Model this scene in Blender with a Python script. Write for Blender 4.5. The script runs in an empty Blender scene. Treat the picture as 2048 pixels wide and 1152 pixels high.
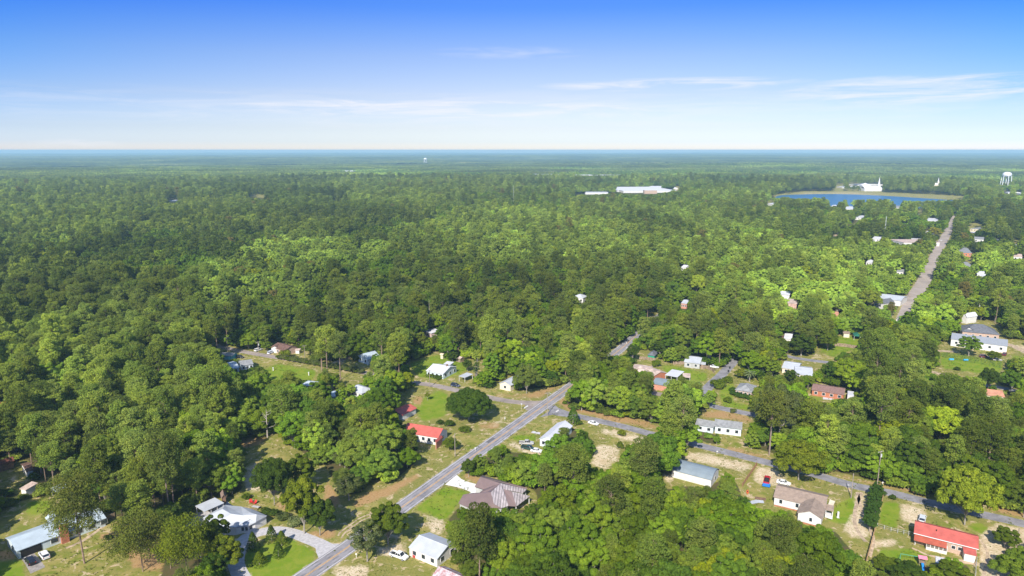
import bpy, bmesh, math, random
import numpy as np
from mathutils import Vector, Matrix

# ------------------------------------------------------------------ camera, sky, sun
R = math.radians
scene = bpy.context.scene
COL = scene.collection
CAM_H = 115.0
PITCH = R(11.42)
FPX = 24.0 / 36.0 * 2048
cd = bpy.data.cameras.new('camera')
cd.lens = 24.0
cd.sensor_width = 36.0
cd.clip_start = 1.0
cd.clip_end = 60000
cam = bpy.data.objects.new('camera', cd)
COL.objects.link(cam)
cam.location = (0, 0, CAM_H)
cam.rotation_euler = (R(90) - PITCH, 0, 0)
scene.camera = cam

SUN_EL = R(38)
SHADOW_AZ = R(18)          # shadows run this far to the right of straight ahead
sd = bpy.data.lights.new('sun', 'SUN')
sd.energy = 4.8
sd.angle = R(0.5)
sd.color = (1.0, 0.94, 0.84)
sun = bpy.data.objects.new('sun', sd)
COL.objects.link(sun)
_dir = Vector((math.sin(SHADOW_AZ) * math.cos(SUN_EL), math.cos(SHADOW_AZ) * math.cos(SUN_EL), -math.sin(SUN_EL)))
sun.rotation_euler = _dir.to_track_quat('-Z', 'Y').to_euler()

world = bpy.data.worlds.new('World')
scene.world = world
world.use_nodes = True
wn = world.node_tree
wn.nodes.clear()


def N(t, kind, **kw):
    n = t.nodes.new(kind)
    for k, v in kw.items():
        if k == 'ins':
            for i, val in v.items():
                n.inputs[i].default_value = val
        else:
            setattr(n, k, v)
    return n


def ramp(t, stops, interp='LINEAR'):
    n = t.nodes.new('ShaderNodeValToRGB')
    n.color_ramp.interpolation = interp
    while len(n.color_ramp.elements) < len(stops):
        n.color_ramp.elements.new(0.5)
    for e, (p, c) in zip(n.color_ramp.elements, stops):
        e.position = p
        e.color = (c[0], c[1], c[2], 1) if len(c) == 3 else c
    return n


def L(t, a, b):
    t.links.new(a, b)


SKYT = [(0.0, (0.924, 0.885, 1.04)), (0.0107, (0.654, 0.731, 1.009)), (0.03, (0.57, 0.601, 0.816)), (0.0727, (0.539, 0.516, 0.67)), (0.1258, (0.431, 0.462, 0.67)), (0.158, (0.308, 0.412, 0.708)), (0.1891, (0.181, 0.347, 0.758)), (0.26, (0.154, 0.323, 0.77)), (0.6, (0.8, 0.9, 1.0))]
sky = N(wn, 'ShaderNodeTexSky', sky_type='NISHITA', sun_disc=False)
sky.sun_elevation = SUN_EL
sky.sun_rotation = R(180) + SHADOW_AZ
sky.air_density = 1.0
sky.dust_density = 0.6
sky.ozone_density = 1.5
tc = N(wn, 'ShaderNodeTexCoord')
sep = N(wn, 'ShaderNodeSeparateXYZ')
L(wn, tc.outputs['Generated'], sep.inputs[0])
# deep clean blue overhead air fading to pale at the horizon
tintr = ramp(wn, SKYT)
L(wn, sep.outputs['Z'], tintr.inputs[0])
mul = N(wn, 'ShaderNodeMix', data_type='RGBA', blend_type='MULTIPLY')
mul.inputs[0].default_value = 1.0
L(wn, sky.outputs[0], mul.inputs[6])
L(wn, tintr.outputs[0], mul.inputs[7])
# thin cirrus streaks, placed by compass direction and height above the horizon
def wmath(op, a, b=None, c=None):
    n = N(wn, 'ShaderNodeMath', operation=op)
    for k_, v_ in enumerate((a, b, c)):
        if v_ is None: continue
        if isinstance(v_, (int, float)): n.inputs[k_].default_value = v_
        else: L(wn, v_, n.inputs[k_])
    return n.outputs[0]


az = wmath('ARCTAN2', sep.outputs['X'], sep.outputs['Y'])
el = sep.outputs['Z']
cmb = N(wn, 'ShaderNodeCombineXYZ')
L(wn, wmath('MULTIPLY', az, 7.0), cmb.inputs[0])
L(wn, wmath('ADD', wmath('MULTIPLY', el, 95.0), wmath('MULTIPLY', az, -1.0)), cmb.inputs[1])
nz = N(wn, 'ShaderNodeTexNoise', ins={'Scale': 1.0, 'Detail': 9.0, 'Roughness': 0.66, 'Distortion': 0.7})
L(wn, cmb.outputs[0], nz.inputs[0])
cr = ramp(wn, [(0.42, (0, 0, 0)), (0.66, (1, 1, 1))])
L(wn, nz.outputs[0], cr.inputs[0])
msk = None
for a0, wa, z0, wz, s_ in ((-0.13, 0.28, 0.057, 0.014, 1.6), (0.22, 0.19, 0.088, 0.010, 0.9), (0.52, 0.18, 0.072, 0.020, 1.0), (0.12, 0.16, 0.056, 0.013, 0.6),
                           (0.0, 0.12, 0.132, 0.010, 0.22), (0.0, 1.2, 0.055, 0.03, 0.25), (-0.56, 0.05, 0.008, 0.006, 0.5)):
    dx = wmath('DIVIDE', wmath('SUBTRACT', az, a0), wa)
    dy = wmath('DIVIDE', wmath('SUBTRACT', el, z0), wz)
    g_ = wmath('MULTIPLY', wmath('MAXIMUM', wmath('SUBTRACT', 1.0, wmath('ADD', wmath('MULTIPLY', dx, dx), wmath('MULTIPLY', dy, dy))), 0.0), s_ * 1.6)
    msk = g_ if msk is None else wmath('MAXIMUM', msk, g_)
m2 = N(wn, 'ShaderNodeMath', operation='MULTIPLY')
L(wn, cr.outputs[0], m2.inputs[0]); L(wn, wmath('MINIMUM', msk, 1.0), m2.inputs[1])
m3 = N(wn, 'ShaderNodeMath', operation='MULTIPLY', ins={1: 0.75})
L(wn, m2.outputs[0], m3.inputs[0])
# the sky deepens towards the sides of the view
t2 = ramp(wn, [(0.0, (1.08, 1.10, 1.18)), (0.06, (0.72, 0.93, 1.18)), (0.12, (0.50, 0.86, 1.17)), (0.19, (0.34, 0.79, 1.15)), (0.45, (1, 1, 1))])
L(wn, el, t2.inputs[0])
sm = N(wn, 'ShaderNodeMix', data_type='RGBA')
L(wn, wmath('MINIMUM', wmath('MULTIPLY', wmath('MULTIPLY', az, az), 2.4), 1.0), sm.inputs[0])
sm.inputs[6].default_value = (1, 1, 1, 1)
L(wn, t2.outputs[0], sm.inputs[7])
sm2 = N(wn, 'ShaderNodeMix', data_type='RGBA', blend_type='MULTIPLY')
sm2.inputs[0].default_value = 1.0
L(wn, mul.outputs[2], sm2.inputs[6]); L(wn, sm.outputs[2], sm2.inputs[7])
cm = N(wn, 'ShaderNodeMix', data_type='RGBA')
L(wn, m3.outputs[0], cm.inputs[0])
L(wn, sm2.outputs[2], cm.inputs[6])
cm.inputs[7].default_value = (4.95, 4.9, 5.15, 1)
bg = N(wn, 'ShaderNodeBackground', ins={'Strength': 0.13})
L(wn, cm.outputs[2], bg.inputs[0])
wo = N(wn, 'ShaderNodeOutputWorld')
L(wn, bg.outputs[0], wo.inputs[0])

scene.view_settings.view_transform = 'Standard'
scene.view_settings.look = 'None'
scene.view_settings.gamma = 1.0
scene.view_settings.exposure = 0.6
scene.view_settings.use_curve_mapping = False
scene.cycles.max_bounces = 5
scene.cycles.diffuse_bounces = 3
scene.cycles.transmission_bounces = 2
scene.cycles.volume_bounces = 1

# ------------------------------------------------------------------ geometry of the view
SP, CP = math.sin(PITCH), math.cos(PITCH)


def G(px, py, z=0.0):
    """ground point (at height z) seen at photo pixel px, py"""
    a = (px - 1024) / FPX
    b = (py - 576) / FPX
    den = SP + b * CP
    Z = (CAM_H - z) / den
    return (a * Z, Z * (CP - b * SP), z)


def proj(X, Y, Zw):
    dz = CAM_H - Zw
    depth = Y * CP + dz * SP
    down = dz * CP - Y * SP
    depth = np.maximum(depth, 1e-3)
    return 1024 + FPX * X / depth, 576 + FPX * down / depth, depth


ORG = dict(a=(0, 860), b=(400, 860), c=(780, 780), d=(780, 940), e=(1200, 860), f=(1528, 860), g=(1200, 640),
           h=(1528, 560), i=(700, 620), j=(360, 620), k=(0, 620), l=(1000, 530), m=(1528, 330), n=(1020, 290),
           o=(500, 290), p=(0, 290))


def Q(reg, *pts):
    if reg == 'x':
        return [tuple(p) for p in pts]
    o = ORG[reg]
    s = 520.0 / 2048
    return [(o[0] + p[0] * s, o[1] + p[1] * s) + tuple(p[2:]) for p in pts]


def q1(reg, x, y):
    return Q(reg, (x, y))[0]


MW, MH = 2560, 1408        # raster with margins, offset 256 px


class Mask:
    def __init__(s):
        s.a = np.zeros((MH, MW), np.float32)

    def poly(s, pts, val=1.0):
        xs = np.array([p[0] for p in pts]) + 256
        ys = np.array([p[1] for p in pts]) + 128
        # polygons that touch the picture border go on a little beyond it
        xs = np.where(xs <= 258, 256 - 45, xs); xs = np.where(xs >= 2302, 2304 + 45, xs)
        ys = np.where(ys >= 1276, 1280 + 100, ys)
        y0, y1 = int(max(0, ys.min())), int(min(MH - 1, ys.max()))
        for y in range(y0, y1 + 1):
            yy = y + 0.5
            ints = []
            for k in range(len(xs)):
                xa, ya, xb, yb = xs[k - 1], ys[k - 1], xs[k], ys[k]
                if (ya <= yy) != (yb <= yy):
                    ints.append(xa + (yy - ya) * (xb - xa) / (yb - ya))
            ints.sort()
            for a, b in zip(ints[::2], ints[1::2]):
                s.a[y, max(0, int(a + 0.5)):max(0, int(b + 0.5))] = val

    def blur(s, n):
        k = np.ones(2 * n + 1) / (2 * n + 1)
        a = s.a
        for _ in range(2):
            c = np.cumsum(np.pad(a, ((0, 0), (n + 1, n)), mode='edge'), axis=1)
            a = (c[:, 2 * n + 1:] - c[:, :-(2 * n + 1)]) / (2 * n + 1)
            c = np.cumsum(np.pad(a, ((n + 1, n), (0, 0)), mode='edge'), axis=0)
            a = (c[2 * n + 1:] - c[:-(2 * n + 1)]) / (2 * n + 1)
        r = Mask(); r.a = a.astype(np.float32)
        return r

    def at(s, px, py):
        xi = np.clip((px + 256).astype(int), 0, MW - 1)
        yi = np.clip((py + 128).astype(int), 0, MH - 1)
        return s.a[yi, xi]


def vnoise(x, y, scale, seed=0):
    x = np.asarray(x, float) / scale; y = np.asarray(y, float) / scale
    xi = np.floor(x); yi = np.floor(y)
    fx = x - xi; fy = y - yi
    fx = fx * fx * (3 - 2 * fx); fy = fy * fy * (3 - 2 * fy)

    def h(a, b):
        v = np.sin(a * 127.1 + b * 311.7 + seed * 74.7) * 43758.5453
        return v - np.floor(v)
    return (h(xi, yi) * (1 - fx) + h(xi + 1, yi) * fx) * (1 - fy) + (h(xi, yi + 1) * (1 - fx) + h(xi + 1, yi + 1) * fx) * fy


def terrain(x, y):
    d = np.hypot(x, y)
    t = np.clip((d - 2300) / 2200, 0, 1)
    t = t * t * (3 - 2 * t)
    n = vnoise(x, y, 2600, 3) * 1.0 + vnoise(x * 0.6, y, 1100, 5) * 0.6 - 0.8
    return t * n * 26.0


# ------------------------------------------------------------------ materials
MATS = {}


def mat(name, col, rough=0.8, var=0.12, scale=1.5, metal=0.0, spec=0.3, bump=0.0, col2=None, stripe=None):
    if name in MATS:
        return MATS[name]
    m = bpy.data.materials.new(name)
    m.use_nodes = True
    t = m.node_tree
    b = t.nodes['Principled BSDF']
    b.inputs['Roughness'].default_value = rough
    b.inputs['Metallic'].default_value = metal
    b.inputs['Specular IOR Level'].default_value = spec
    geo = N(t, 'ShaderNodeNewGeometry')
    nz = N(t, 'ShaderNodeTexNoise', ins={'Scale': scale, 'Detail': 5.0, 'Roughness': 0.65})
    L(t, geo.outputs['Position'], nz.inputs[0])
    c2 = col2 or tuple(c * (1 - 2.2 * var) for c in col)
    c1 = tuple(min(1, c * (1 + var)) for c in col)
    rp = ramp(t, [(0.3, c2), (0.62, c1)])
    L(t, nz.outputs[0], rp.inputs[0])
    out = rp.outputs[0]
    if stripe:
        # ribs across the sheet; stripe = (dirx, diry, period, dark factor)
        mp_ = N(t, 'ShaderNodeVectorMath', operation='DOT_PRODUCT')
        mp_.inputs[1].default_value = (stripe[0], stripe[1], 0)
        L(t, geo.outputs['Position'], mp_.inputs[0])
        dv = N(t, 'ShaderNodeMath', operation='MULTIPLY', ins={1: 2 * math.pi / stripe[2]})
        L(t, mp_.outputs['Value'], dv.inputs[0])
        sn = N(t, 'ShaderNodeMath', operation='SINE')
        L(t, dv.outputs[0], sn.inputs[0])
        r2 = ramp(t, [(0.0, (stripe[3],) * 3), (0.5, (1, 1, 1))])
        ad = N(t, 'ShaderNodeMath', operation='MULTIPLY_ADD', ins={1: 0.5, 2: 0.5})
        L(t, sn.outputs[0], ad.inputs[0])
        L(t, ad.outputs[0], r2.inputs[0])
        mm = N(t, 'ShaderNodeMix', data_type='RGBA', blend_type='MULTIPLY')
        mm.inputs[0].default_value = 1.0
        L(t, out, mm.inputs[6]); L(t, r2.outputs[0], mm.inputs[7])
        out = mm.outputs[2]
    L(t, out, b.inputs['Base Color'])
    if bump:
        bp = N(t, 'ShaderNodeBump', ins={'Strength': bump, 'Distance': 0.1})
        L(t, nz.outputs[0], bp.inputs['Height'])
        L(t, bp.outputs[0], b.inputs['Normal'])
    MATS[name] = m
    return m


def foliage_mat(name, transl=0.28):
    m = bpy.data.materials.new(name)
    m.use_nodes = True
    t = m.node_tree
    t.nodes.clear()
    at = N(t, 'ShaderNodeAttribute', attribute_type='INSTANCER', attribute_name='tint')
    vr = N(t, 'ShaderNodeAttribute', attribute_type='GEOMETRY', attribute_name='var')
    geo = N(t, 'ShaderNodeNewGeometry')
    nz = N(t, 'ShaderNodeTexNoise', ins={'Scale': 0.22, 'Detail': 3.0, 'Roughness': 0.6})
    L(t, geo.outputs['Position'], nz.inputs[0])
    # leaf to leaf variation, yellower when new
    rp = ramp(t, [(0.0, (0.68, 0.76, 0.70)), (0.4, (0.95, 1.03, 0.9)), (0.8, (1.25, 1.25, 0.95)), (1.0, (1.6, 1.5, 1.5))])
    L(t, vr.outputs['Fac'], rp.inputs[0])
    m1 = N(t, 'ShaderNodeMix', data_type='RGBA', blend_type='MULTIPLY')
    m1.inputs[0].default_value = 1.0
    L(t, at.outputs['Color'], m1.inputs[6]); L(t, rp.outputs[0], m1.inputs[7])
    rp2 = ramp(t, [(0.3, (0.78, 0.84, 0.9)), (0.7, (1.2, 1.12, 1.0))])
    L(t, nz.outputs[0], rp2.inputs[0])
    m2_ = N(t, 'ShaderNodeMix', data_type='RGBA', blend_type='MULTIPLY')
    m2_.inputs[0].default_value = 1.0
    L(t, m1.outputs[2], m2_.inputs[6]); L(t, rp2.outputs[0], m2_.inputs[7])
    d = N(t, 'ShaderNodeBsdfDiffuse')
    tr = N(t, 'ShaderNodeBsdfTranslucent')
    L(t, m2_.outputs[2], d.inputs[0]); L(t, m2_.outputs[2], tr.inputs[0])
    mx_ = N(t, 'ShaderNodeMixShader', ins={0: transl})
    L(t, d.outputs[0], mx_.inputs[1]); L(t, tr.outputs[0], mx_.inputs[2])
    o = N(t, 'ShaderNodeOutputMaterial')
    L(t, mx_.outputs[0], o.inputs[0])
    MATS[name] = m
    return m


# ------------------------------------------------------------------ object helpers
def tag(o, label=None, cat=None, group=None, kind=None):
    if label: o['label'] = label
    if cat: o['category'] = cat
    if group: o['group'] = group
    if kind: o['kind'] = kind
    return o


def empty(name, loc, label=None, cat=None, group=None):
    o = bpy.data.objects.new(name, None)
    o.empty_display_size = 0.5
    COL.objects.link(o)
    o.location = loc
    return tag(o, label, cat, group)


class MB:
    """collects geometry in world (or local) coordinates, then links it as ONE mesh"""

    def __init__(s):
        s.v = []; s.f = []; s.mi = []; s.cur = 0

    def face(s, pts):
        n = len(s.v)
        s.v += [tuple(p) for p in pts]
        s.f.append(list(range(n, n + len(pts)))); s.mi.append(s.cur)

    def box(s, c, size, ang=0.0):
        cx, cy, cz = c; hx, hy, hz = size[0] / 2, size[1] / 2, size[2] / 2
        ca, sa = math.cos(ang), math.sin(ang)
        P = []
        for dz in (-hz, hz):
            for dx_, dy_ in ((-hx, -hy), (hx, -hy), (hx, hy), (-hx, hy)):
                P.append((cx + dx_ * ca - dy_ * sa, cy + dx_ * sa + dy_ * ca, cz + dz))
        n = len(s.v); s.v += P
        for q in ((3, 2, 1, 0), (4, 5, 6, 7), (0, 1, 5, 4), (1, 2, 6, 5), (2, 3, 7, 6), (3, 0, 4, 7)):
            s.f.append([n + k for k in q]); s.mi.append(s.cur)

    def tube(s, p0, p1, r0, r1=None, n=7, caps=True):
        r1 = r0 if r1 is None else r1
        p0 = Vector(p0); p1 = Vector(p1)
        d = (p1 - p0)
        if d.length < 1e-6: return
        d.normalize()
        up = Vector((0, 0, 1)) if abs(d.z) < 0.9 else Vector((1, 0, 0))
        a = d.cross(up).normalized(); b = d.cross(a)
        k0 = len(s.v)
        for p, r in ((p0, r0), (p1, r1)):
            for k in range(n):
                t = 2 * math.pi * k / n
                s.v.append(tuple(p + a * (r * math.cos(t)) + b * (r * math.sin(t))))
        for k in range(n):
            s.f.append([k0 + k, k0 + (k + 1) % n, k0 + n + (k + 1) % n, k0 + n + k]); s.mi.append(s.cur)
        if caps:
            s.f.append([k0 + k for k in range(n)][::-1]); s.mi.append(s.cur)
            s.f.append([k0 + n + k for k in range(n)]); s.mi.append(s.cur)

    def slab(s, pts, thick):
        """polygon given by its TOP face, with thickness downwards"""
        n = len(pts)
        k0 = len(s.v)
        s.v += [tuple(p) for p in pts] + [(p[0], p[1], p[2] - thick) for p in pts]
        s.f.append([k0 + k for k in range(n)]); s.mi.append(s.cur)
        s.f.append([k0 + n + k for k in range(n)][::-1]); s.mi.append(s.cur)
        for k in range(n):
            j = (k + 1) % n
            s.f.append([k0 + k, k0 + n + k, k0 + n + j, k0 + j]); s.mi.append(s.cur)

    def build(s, name, m, parent=None, smooth=False):
        ox, oy, oz = (0, 0, 0)
        if parent is not None and parent.get('_w'):
            ox, oy, oz = parent['_w']
        me = bpy.data.meshes.new(name)
        me.from_pydata([(x - ox, y - oy, z - oz) for x, y, z in s.v], [], s.f)
        for mm in (m if isinstance(m, (list, tuple)) else [m]):
            me.materials.append(mm)
        if len(me.materials) > 1:
            me.polygons.foreach_set('material_index', s.mi)
        if smooth:
            me.polygons.foreach_set('use_smooth', [True] * len(me.polygons))
        bm_ = bmesh.new(); bm_.from_mesh(me)
        bmesh.ops.recalc_face_normals(bm_, faces=bm_.faces)
        bm_.to_mesh(me); bm_.free()
        o = bpy.data.objects.new(name, me)
        COL.objects.link(o)
        if parent is not None:
            o.parent = parent
            o['_w'] = (ox, oy, oz)
        return o


def root(name, loc, label, cat, group=None):
    """top-level empty whose parts are written in world coordinates"""
    o = empty(name, loc, label, cat, group)
    o['_w'] = tuple(float(v) for v in loc)
    return o


def rel(p, parent):
    w = parent.get('_w')
    return (p[0] - w[0], p[1] - w[1], p[2] - w[2])

# ------------------------------------------------------------------ zones of the ground, read from the photograph
OPEN = Mask()
OPEN_POLYS = [
    ('a', [(0, 1150), (0, 860), (30, 620), (200, 570), (450, 510), (520, 520), (480, 640), (560, 600), (740, 590), (850, 680), (900, 690), (1080, 740), (1010, 800), (760, 830), (1000, 900), (1240, 1000), (1300, 1150)]),
    ('a', [(0, 370), (150, 300), (150, 250), (225, 245), (220, 340), (205, 420), (290, 400), (290, 440), (150, 500), (60, 450), (0, 440)]),
    ('a', [(0, 270), (0, 240), (110, 230), (120, 270), (30, 300)]),
    ('a', [(445, 460), (640, 375), (680, 400), (480, 500)]),
    ('a', [(1440, 790), (1460, 700), (1545, 600), (1700, 525), (1780, 560), (1770, 600), (1610, 700), (1600, 740), (1560, 860), (1500, 850)]),
    ('b', [(275, 90), (400, 55), (600, 30), (640, 110), (790, 175), (830, 230), (960, 280), (1040, 400), (1100, 540), (1300, 500), (1340, 400), (1520, 430), (1640, 330), (1740, 250), (1720, 90), (1700, 0), (2048, 0), (2048, 500), (1960, 620), (1930, 700), (1950, 800), (1930, 830), (1960, 1000), (2048, 1060), (2048, 1150), (310, 1150), (250, 1040), (260, 900), (240, 800), (60, 680), (0, 730), (0, 600), (110, 520), (150, 490), (240, 560), (350, 500), (330, 300), (350, 240)]),
    ('c', [(40, 110), (150, 30), (350, -10), (800, -10), (1000, 30), (1200, 0), (1340, -50), (1390, 60), (1310, 90), (1400, 170), (1560, 190), (1760, 235), (2048, 300), (2048, 370), (1840, 400), (1830, 520), (1700, 640), (1530, 590), (1620, 480), (1610, 400), (1540, 300), (1400, 275), (1290, 350), (1275, 420), (1210, 440), (1190, 560), (1170, 500), (1040, 480), (960, 470), (900, 430), (780, 450), (700, 490), (640, 560), (560, 640), (700, 680), (880, 715), (1090, 765), (1160, 860), (1110, 920), (900, 930), (700, 900), (560, 880), (450, 1000), (430, 1150), (0, 1150), (0, 740), (230, 640), (240, 420), (210, 330), (60, 240)]),
    ('e', [(640, 200), (700, 140), (800, 150), (950, 170), (950, 0), (1150, 40), (1170, 150), (1350, 200), (1700, 310), (2048, 400), (2048, 1000), (1900, 830), (1880, 780), (1640, 740), (1560, 700), (1480, 640), (1340, 640), (1180, 590), (1130, 520), (1110, 430), (1020, 330), (900, 400), (850, 440), (700, 420), (560, 450), (500, 440), (490, 330), (600, 320), (640, 290)]),
    ('f', [(0, 220), (450, 320), (940, 430), (1300, 520), (1700, 580), (2048, 680), (2048, 1150), (1680, 1150), (1640, 1060), (1500, 1010), (1460, 1050), (1330, 1060), (1220, 1030), (1190, 1060), (1040, 1050), (1000, 1000), (900, 1000), (850, 1060), (740, 1000), (700, 900), (560, 770), (340, 740), (260, 640), (0, 640)]),
    ('g', [(0, 750), (300, 790), (500, 850), (440, 900), (400, 930), (340, 950), (180, 980), (160, 1130), (0, 1150)]),
    ('g', [(1000, 335), (1080, 335), (1110, 380), (1060, 440), (1140, 460), (1290, 460), (1240, 480), (1250, 540), (1180, 620), (1170, 680), (1210, 760), (1220, 800), (1140, 820), (1150, 890), (960, 910), (880, 850), (760, 860), (750, 800), (790, 720), (930, 700), (950, 660), (920, 560), (830, 520), (850, 490), (930, 430)]),
    ('g', [(220, 375), (250, 335), (340, 322), (500, 330), (600, 350), (870, 400), (910, 400), (830, 510), (730, 490), (710, 440), (560, 450), (560, 545), (400, 540), (430, 470), (380, 400)]),
    ('g', [(690, 275), (800, 285), (840, 350), (930, 355), (960, 390), (860, 395), (690, 355)]),
    ('g', [(100, 225), (300, 105), (250, 200), (180, 280), (40, 265)]),
    ('g', [(290, 230), (370, 255), (380, 235), (440, 290), (430, 325), (300, 310)]),
    ('g', [(625, 195), (630, 158), (715, 165), (715, 190)]),
    ('g', [(1470, 290), (1500, 270), (1690, 300), (1700, 220), (1850, 190), (1850, 110), (2000, 110), (2048, 130), (2048, 225), (1830, 280), (1800, 345), (1700, 400), (1600, 440), (1540, 425), (1440, 430), (1410, 400), (1430, 320), (1480, 318)]),
    ('g', [(1655, 495), (1935, 535), (1925, 605), (1870, 625), (1760, 660), (1640, 645), (1620, 590), (1680, 560)]),
    ('g', [(1945, 555), (2018, 560), (2010, 625), (1950, 610)]),
    ('g', [(1395, 108), (1450, 98), (1510, 83), (1580, 125), (1500, 162), (1400, 130)]),
    ('g', [(960, 905), (1140, 900), (1150, 1000), (1250, 1100), (1370, 1160), (960, 1040)]),
    ('g', [(750, 770), (900, 775), (1000, 760), (1145, 815), (1140, 900), (980, 900), (750, 840)]),
    ('g', [(410, 560), (470, 560), (550, 590), (540, 610), (440, 600)]),
    ('h', [(555, 450), (650, 420), (730, 430), (740, 545), (720, 545), (550, 525)]),
    ('h', [(410, 560), (540, 530), (640, 540), (510, 665), (400, 610)]),
    ('h', [(1360, 490), (1470, 480), (1470, 415), (1545, 400), (1545, 360), (1600, 322), (1800, 338), (1865, 400), (1930, 470), (2048, 490), (2048, 590), (1920, 620), (1910, 700), (1840, 760), (1830, 830), (1700, 760), (1500, 750), (1390, 750), (1250, 740), (1270, 700), (1380, 690), (1400, 640), (1370, 560)]),
    ('h', [(1740, 856), (2010, 880), (1970, 925), (1900, 935), (1780, 930)]),
    ('h', [(1840, 838), (2048, 866), (2048, 892), (1850, 862)]),
    ('h', [(805, 83), (1000, 98), (1095, 122), (1085, 160), (960, 185), (930, 225), (870, 205), (860, 150)]),
    ('h', [(1155, 125), (1210, 0), (1305, 0), (1290, 80), (1200, 127)]),
    ('h', [(178, 148), (272, 148), (270, 235), (200, 205)]), ('h', [(120, 83), (218, 83), (215, 132), (140, 125)]),
    ('h', [(1560, 248), (1618, 270), (1600, 330), (1550, 325)]), ('h', [(1028, 262), (1062, 265), (1088, 332), (1040, 320)]),
    ('h', [(530, 262), (600, 240), (600, 270), (560, 285)]), ('h', [(955, 262), (1010, 255), (1000, 292), (960, 292)]),
    ('m', [(1155, 1032), (1210, 950), (1270, 840), (1310, 700), (1390, 580), (1430, 520), (1475, 465), (1498, 480), (1485, 560), (1440, 650), (1390, 720), (1335, 830), (1330, 910), (1290, 1000), (1190, 1038)]),
    ('m', [(20, 245), (300, 210), (700, 207), (1000, 220), (1400, 236), (1650, 250), (1530, 274), (1300, 280), (1180, 278), (1000, 266), (850, 272), (740, 256), (680, 262), (560, 246), (450, 240), (350, 258), (220, 262), (170, 252), (90, 256)]),
    ('m', [(752, 165), (820, 130), (935, 130), (938, 200), (780, 210)]),
    ('m', [(1335, 168), (1345, 145), (1382, 140), (1385, 165)]),
    ('m', [(980, 533), (1145, 540), (1245, 578), (1150, 622), (1080, 622), (985, 585)]),
    ('m', [(1545, 630), (1715, 630), (1715, 670), (1640, 690), (1640, 722), (1550, 700)]),
    ('m', [(1575, 750), (1650, 750), (1650, 795), (1580, 800)]),
    ('m', [(1690, 850), (1755, 850), (1750, 878), (1700, 882)]),
    ('m', [(1605, 490), (1625, 458), (1725, 462), (1715, 505), (1640, 540), (1605, 520)]),
    ('m', [(1265, 487), (1300, 487), (1300, 535), (1270, 542)]),
    ('m', [(1955, 600), (1975, 575), (2018, 590), (2012, 635), (1960, 635)]),
    ('m', [(1820, 578), (1875, 576), (1875, 600), (1825, 600)]),
    ('m', [(1280, 412), (1385, 412), (1380, 440), (1290, 440)]),
    ('m', [(1200, 385), (1215, 345), (1258, 340), (1250, 390)]),
    ('m', [(710, 365), (720, 350), (750, 352), (745, 375), (795, 400), (790, 412), (700, 470), (690, 465), (730, 420)]),
    ('m', [(645, 490), (660, 470), (680, 470), (670, 495)]), ('m', [(520, 560), (590, 530), (605, 545), (535, 575)]),
    ('m', [(520, 330), (540, 308), (580, 310), (580, 325)]), ('m', [(640, 320), (710, 318), (705, 350), (645, 350)]),
    ('m', [(1020, 318), (1080, 315), (1075, 338), (1020, 336)]),
    ('n', [(835, 352), (950, 323), (1275, 340), (1275, 360), (1140, 388), (1060, 390), (860, 378)]),
    ('n', [(500, 400), (540, 362), (690, 350), (850, 358), (850, 372), (700, 387), (560, 392)]),
    ('n', [(1295, 325), (1340, 322), (1340, 362), (1300, 362)]),
    ('n', [(160, 215), (270, 200), (390, 200), (395, 228), (260, 225), (165, 222)]),
    ('n', [(500, 240), (620, 225), (750, 218), (870, 222), (860, 236), (640, 240), (520, 242)]),
    ('o', [(0, 390), (110, 390), (125, 425), (0, 420)]), ('o', [(430, 552), (600, 550), (760, 562), (740, 568), (440, 558)]),
    ('o', [(640, 425), (720, 425), (720, 440), (650, 440)]), ('p', [(1965, 390), (2048, 388), (2048, 425), (1990, 400)]),
    ('o', [(755, 208), (765, 194), (800, 194), (805, 210)]), ('p', [(380, 140), (390, 120), (480, 120), (480, 140)]),
    ('i', [(450, 420), (560, 370), (700, 335), (760, 400), (900, 380), (1100, 405), (1080, 440), (1000, 490), (960, 540), (960, 590), (1060, 620), (1120, 640), (1150, 560), (1230, 515), (1300, 520), (1265, 640), (1350, 690), (1480, 650), (1660, 590), (1700, 620), (1700, 700), (1600, 780), (800, 800), (460, 960), (380, 770), (480, 720), (420, 700), (400, 660), (450, 620), (520, 600), (520, 550), (480, 470)]),
    ('i', [(0, 420), (150, 420), (150, 460), (0, 470)]), ('i', [(0, 500), (100, 520), (110, 560), (0, 580)]),
    ('i', [(55, 330), (100, 313), (170, 330), (150, 415), (60, 418)]), ('i', [(573, 138), (662, 143), (662, 205), (630, 212), (578, 202)]),
    ('i', [(0, 583), (80, 573), (130, 640), (60, 672), (0, 655)]),
    ('i', [(845, 195), (870, 180), (935, 190), (920, 207)]),
    ('j', [(210, 250), (290, 265), (420, 285), (540, 315), (590, 300), (700, 310), (712, 245), (760, 243), (890, 270), (890, 310), (1040, 320), (1060, 340), (980, 380), (1040, 400), (1190, 430), (1330, 370), (1390, 380), (1390, 420), (1500, 420), (1480, 470), (1440, 490), (1440, 560), (1270, 580), (1260, 510), (1100, 460), (1080, 560), (980, 540), (900, 520), (840, 490), (780, 545), (690, 570), (700, 490), (620, 430), (580, 445), (400, 465), (500, 388), (420, 370), (310, 372), (310, 320), (290, 290)]),
    ('j', [(460, 540), (520, 515), (500, 570)]), ('j', [(308, 338), (415, 333), (415, 378), (320, 375)]),
    ('j', [(360, 460), (480, 395), (540, 383), (582, 430), (460, 482)]), ('j', [(965, 548), (1040, 545), (1052, 580), (1000, 612)]),
    ('j', [(1305, 600), (1420, 573), (1480, 620), (1430, 672), (1310, 655)]), ('j', [(1150, 662), (1290, 628), (1312, 660), (1200, 702)]),
    ('l', [(530, 225), (600, 213), (672, 240), (662, 265), (682, 300), (650, 302), (620, 262)]),
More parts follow.
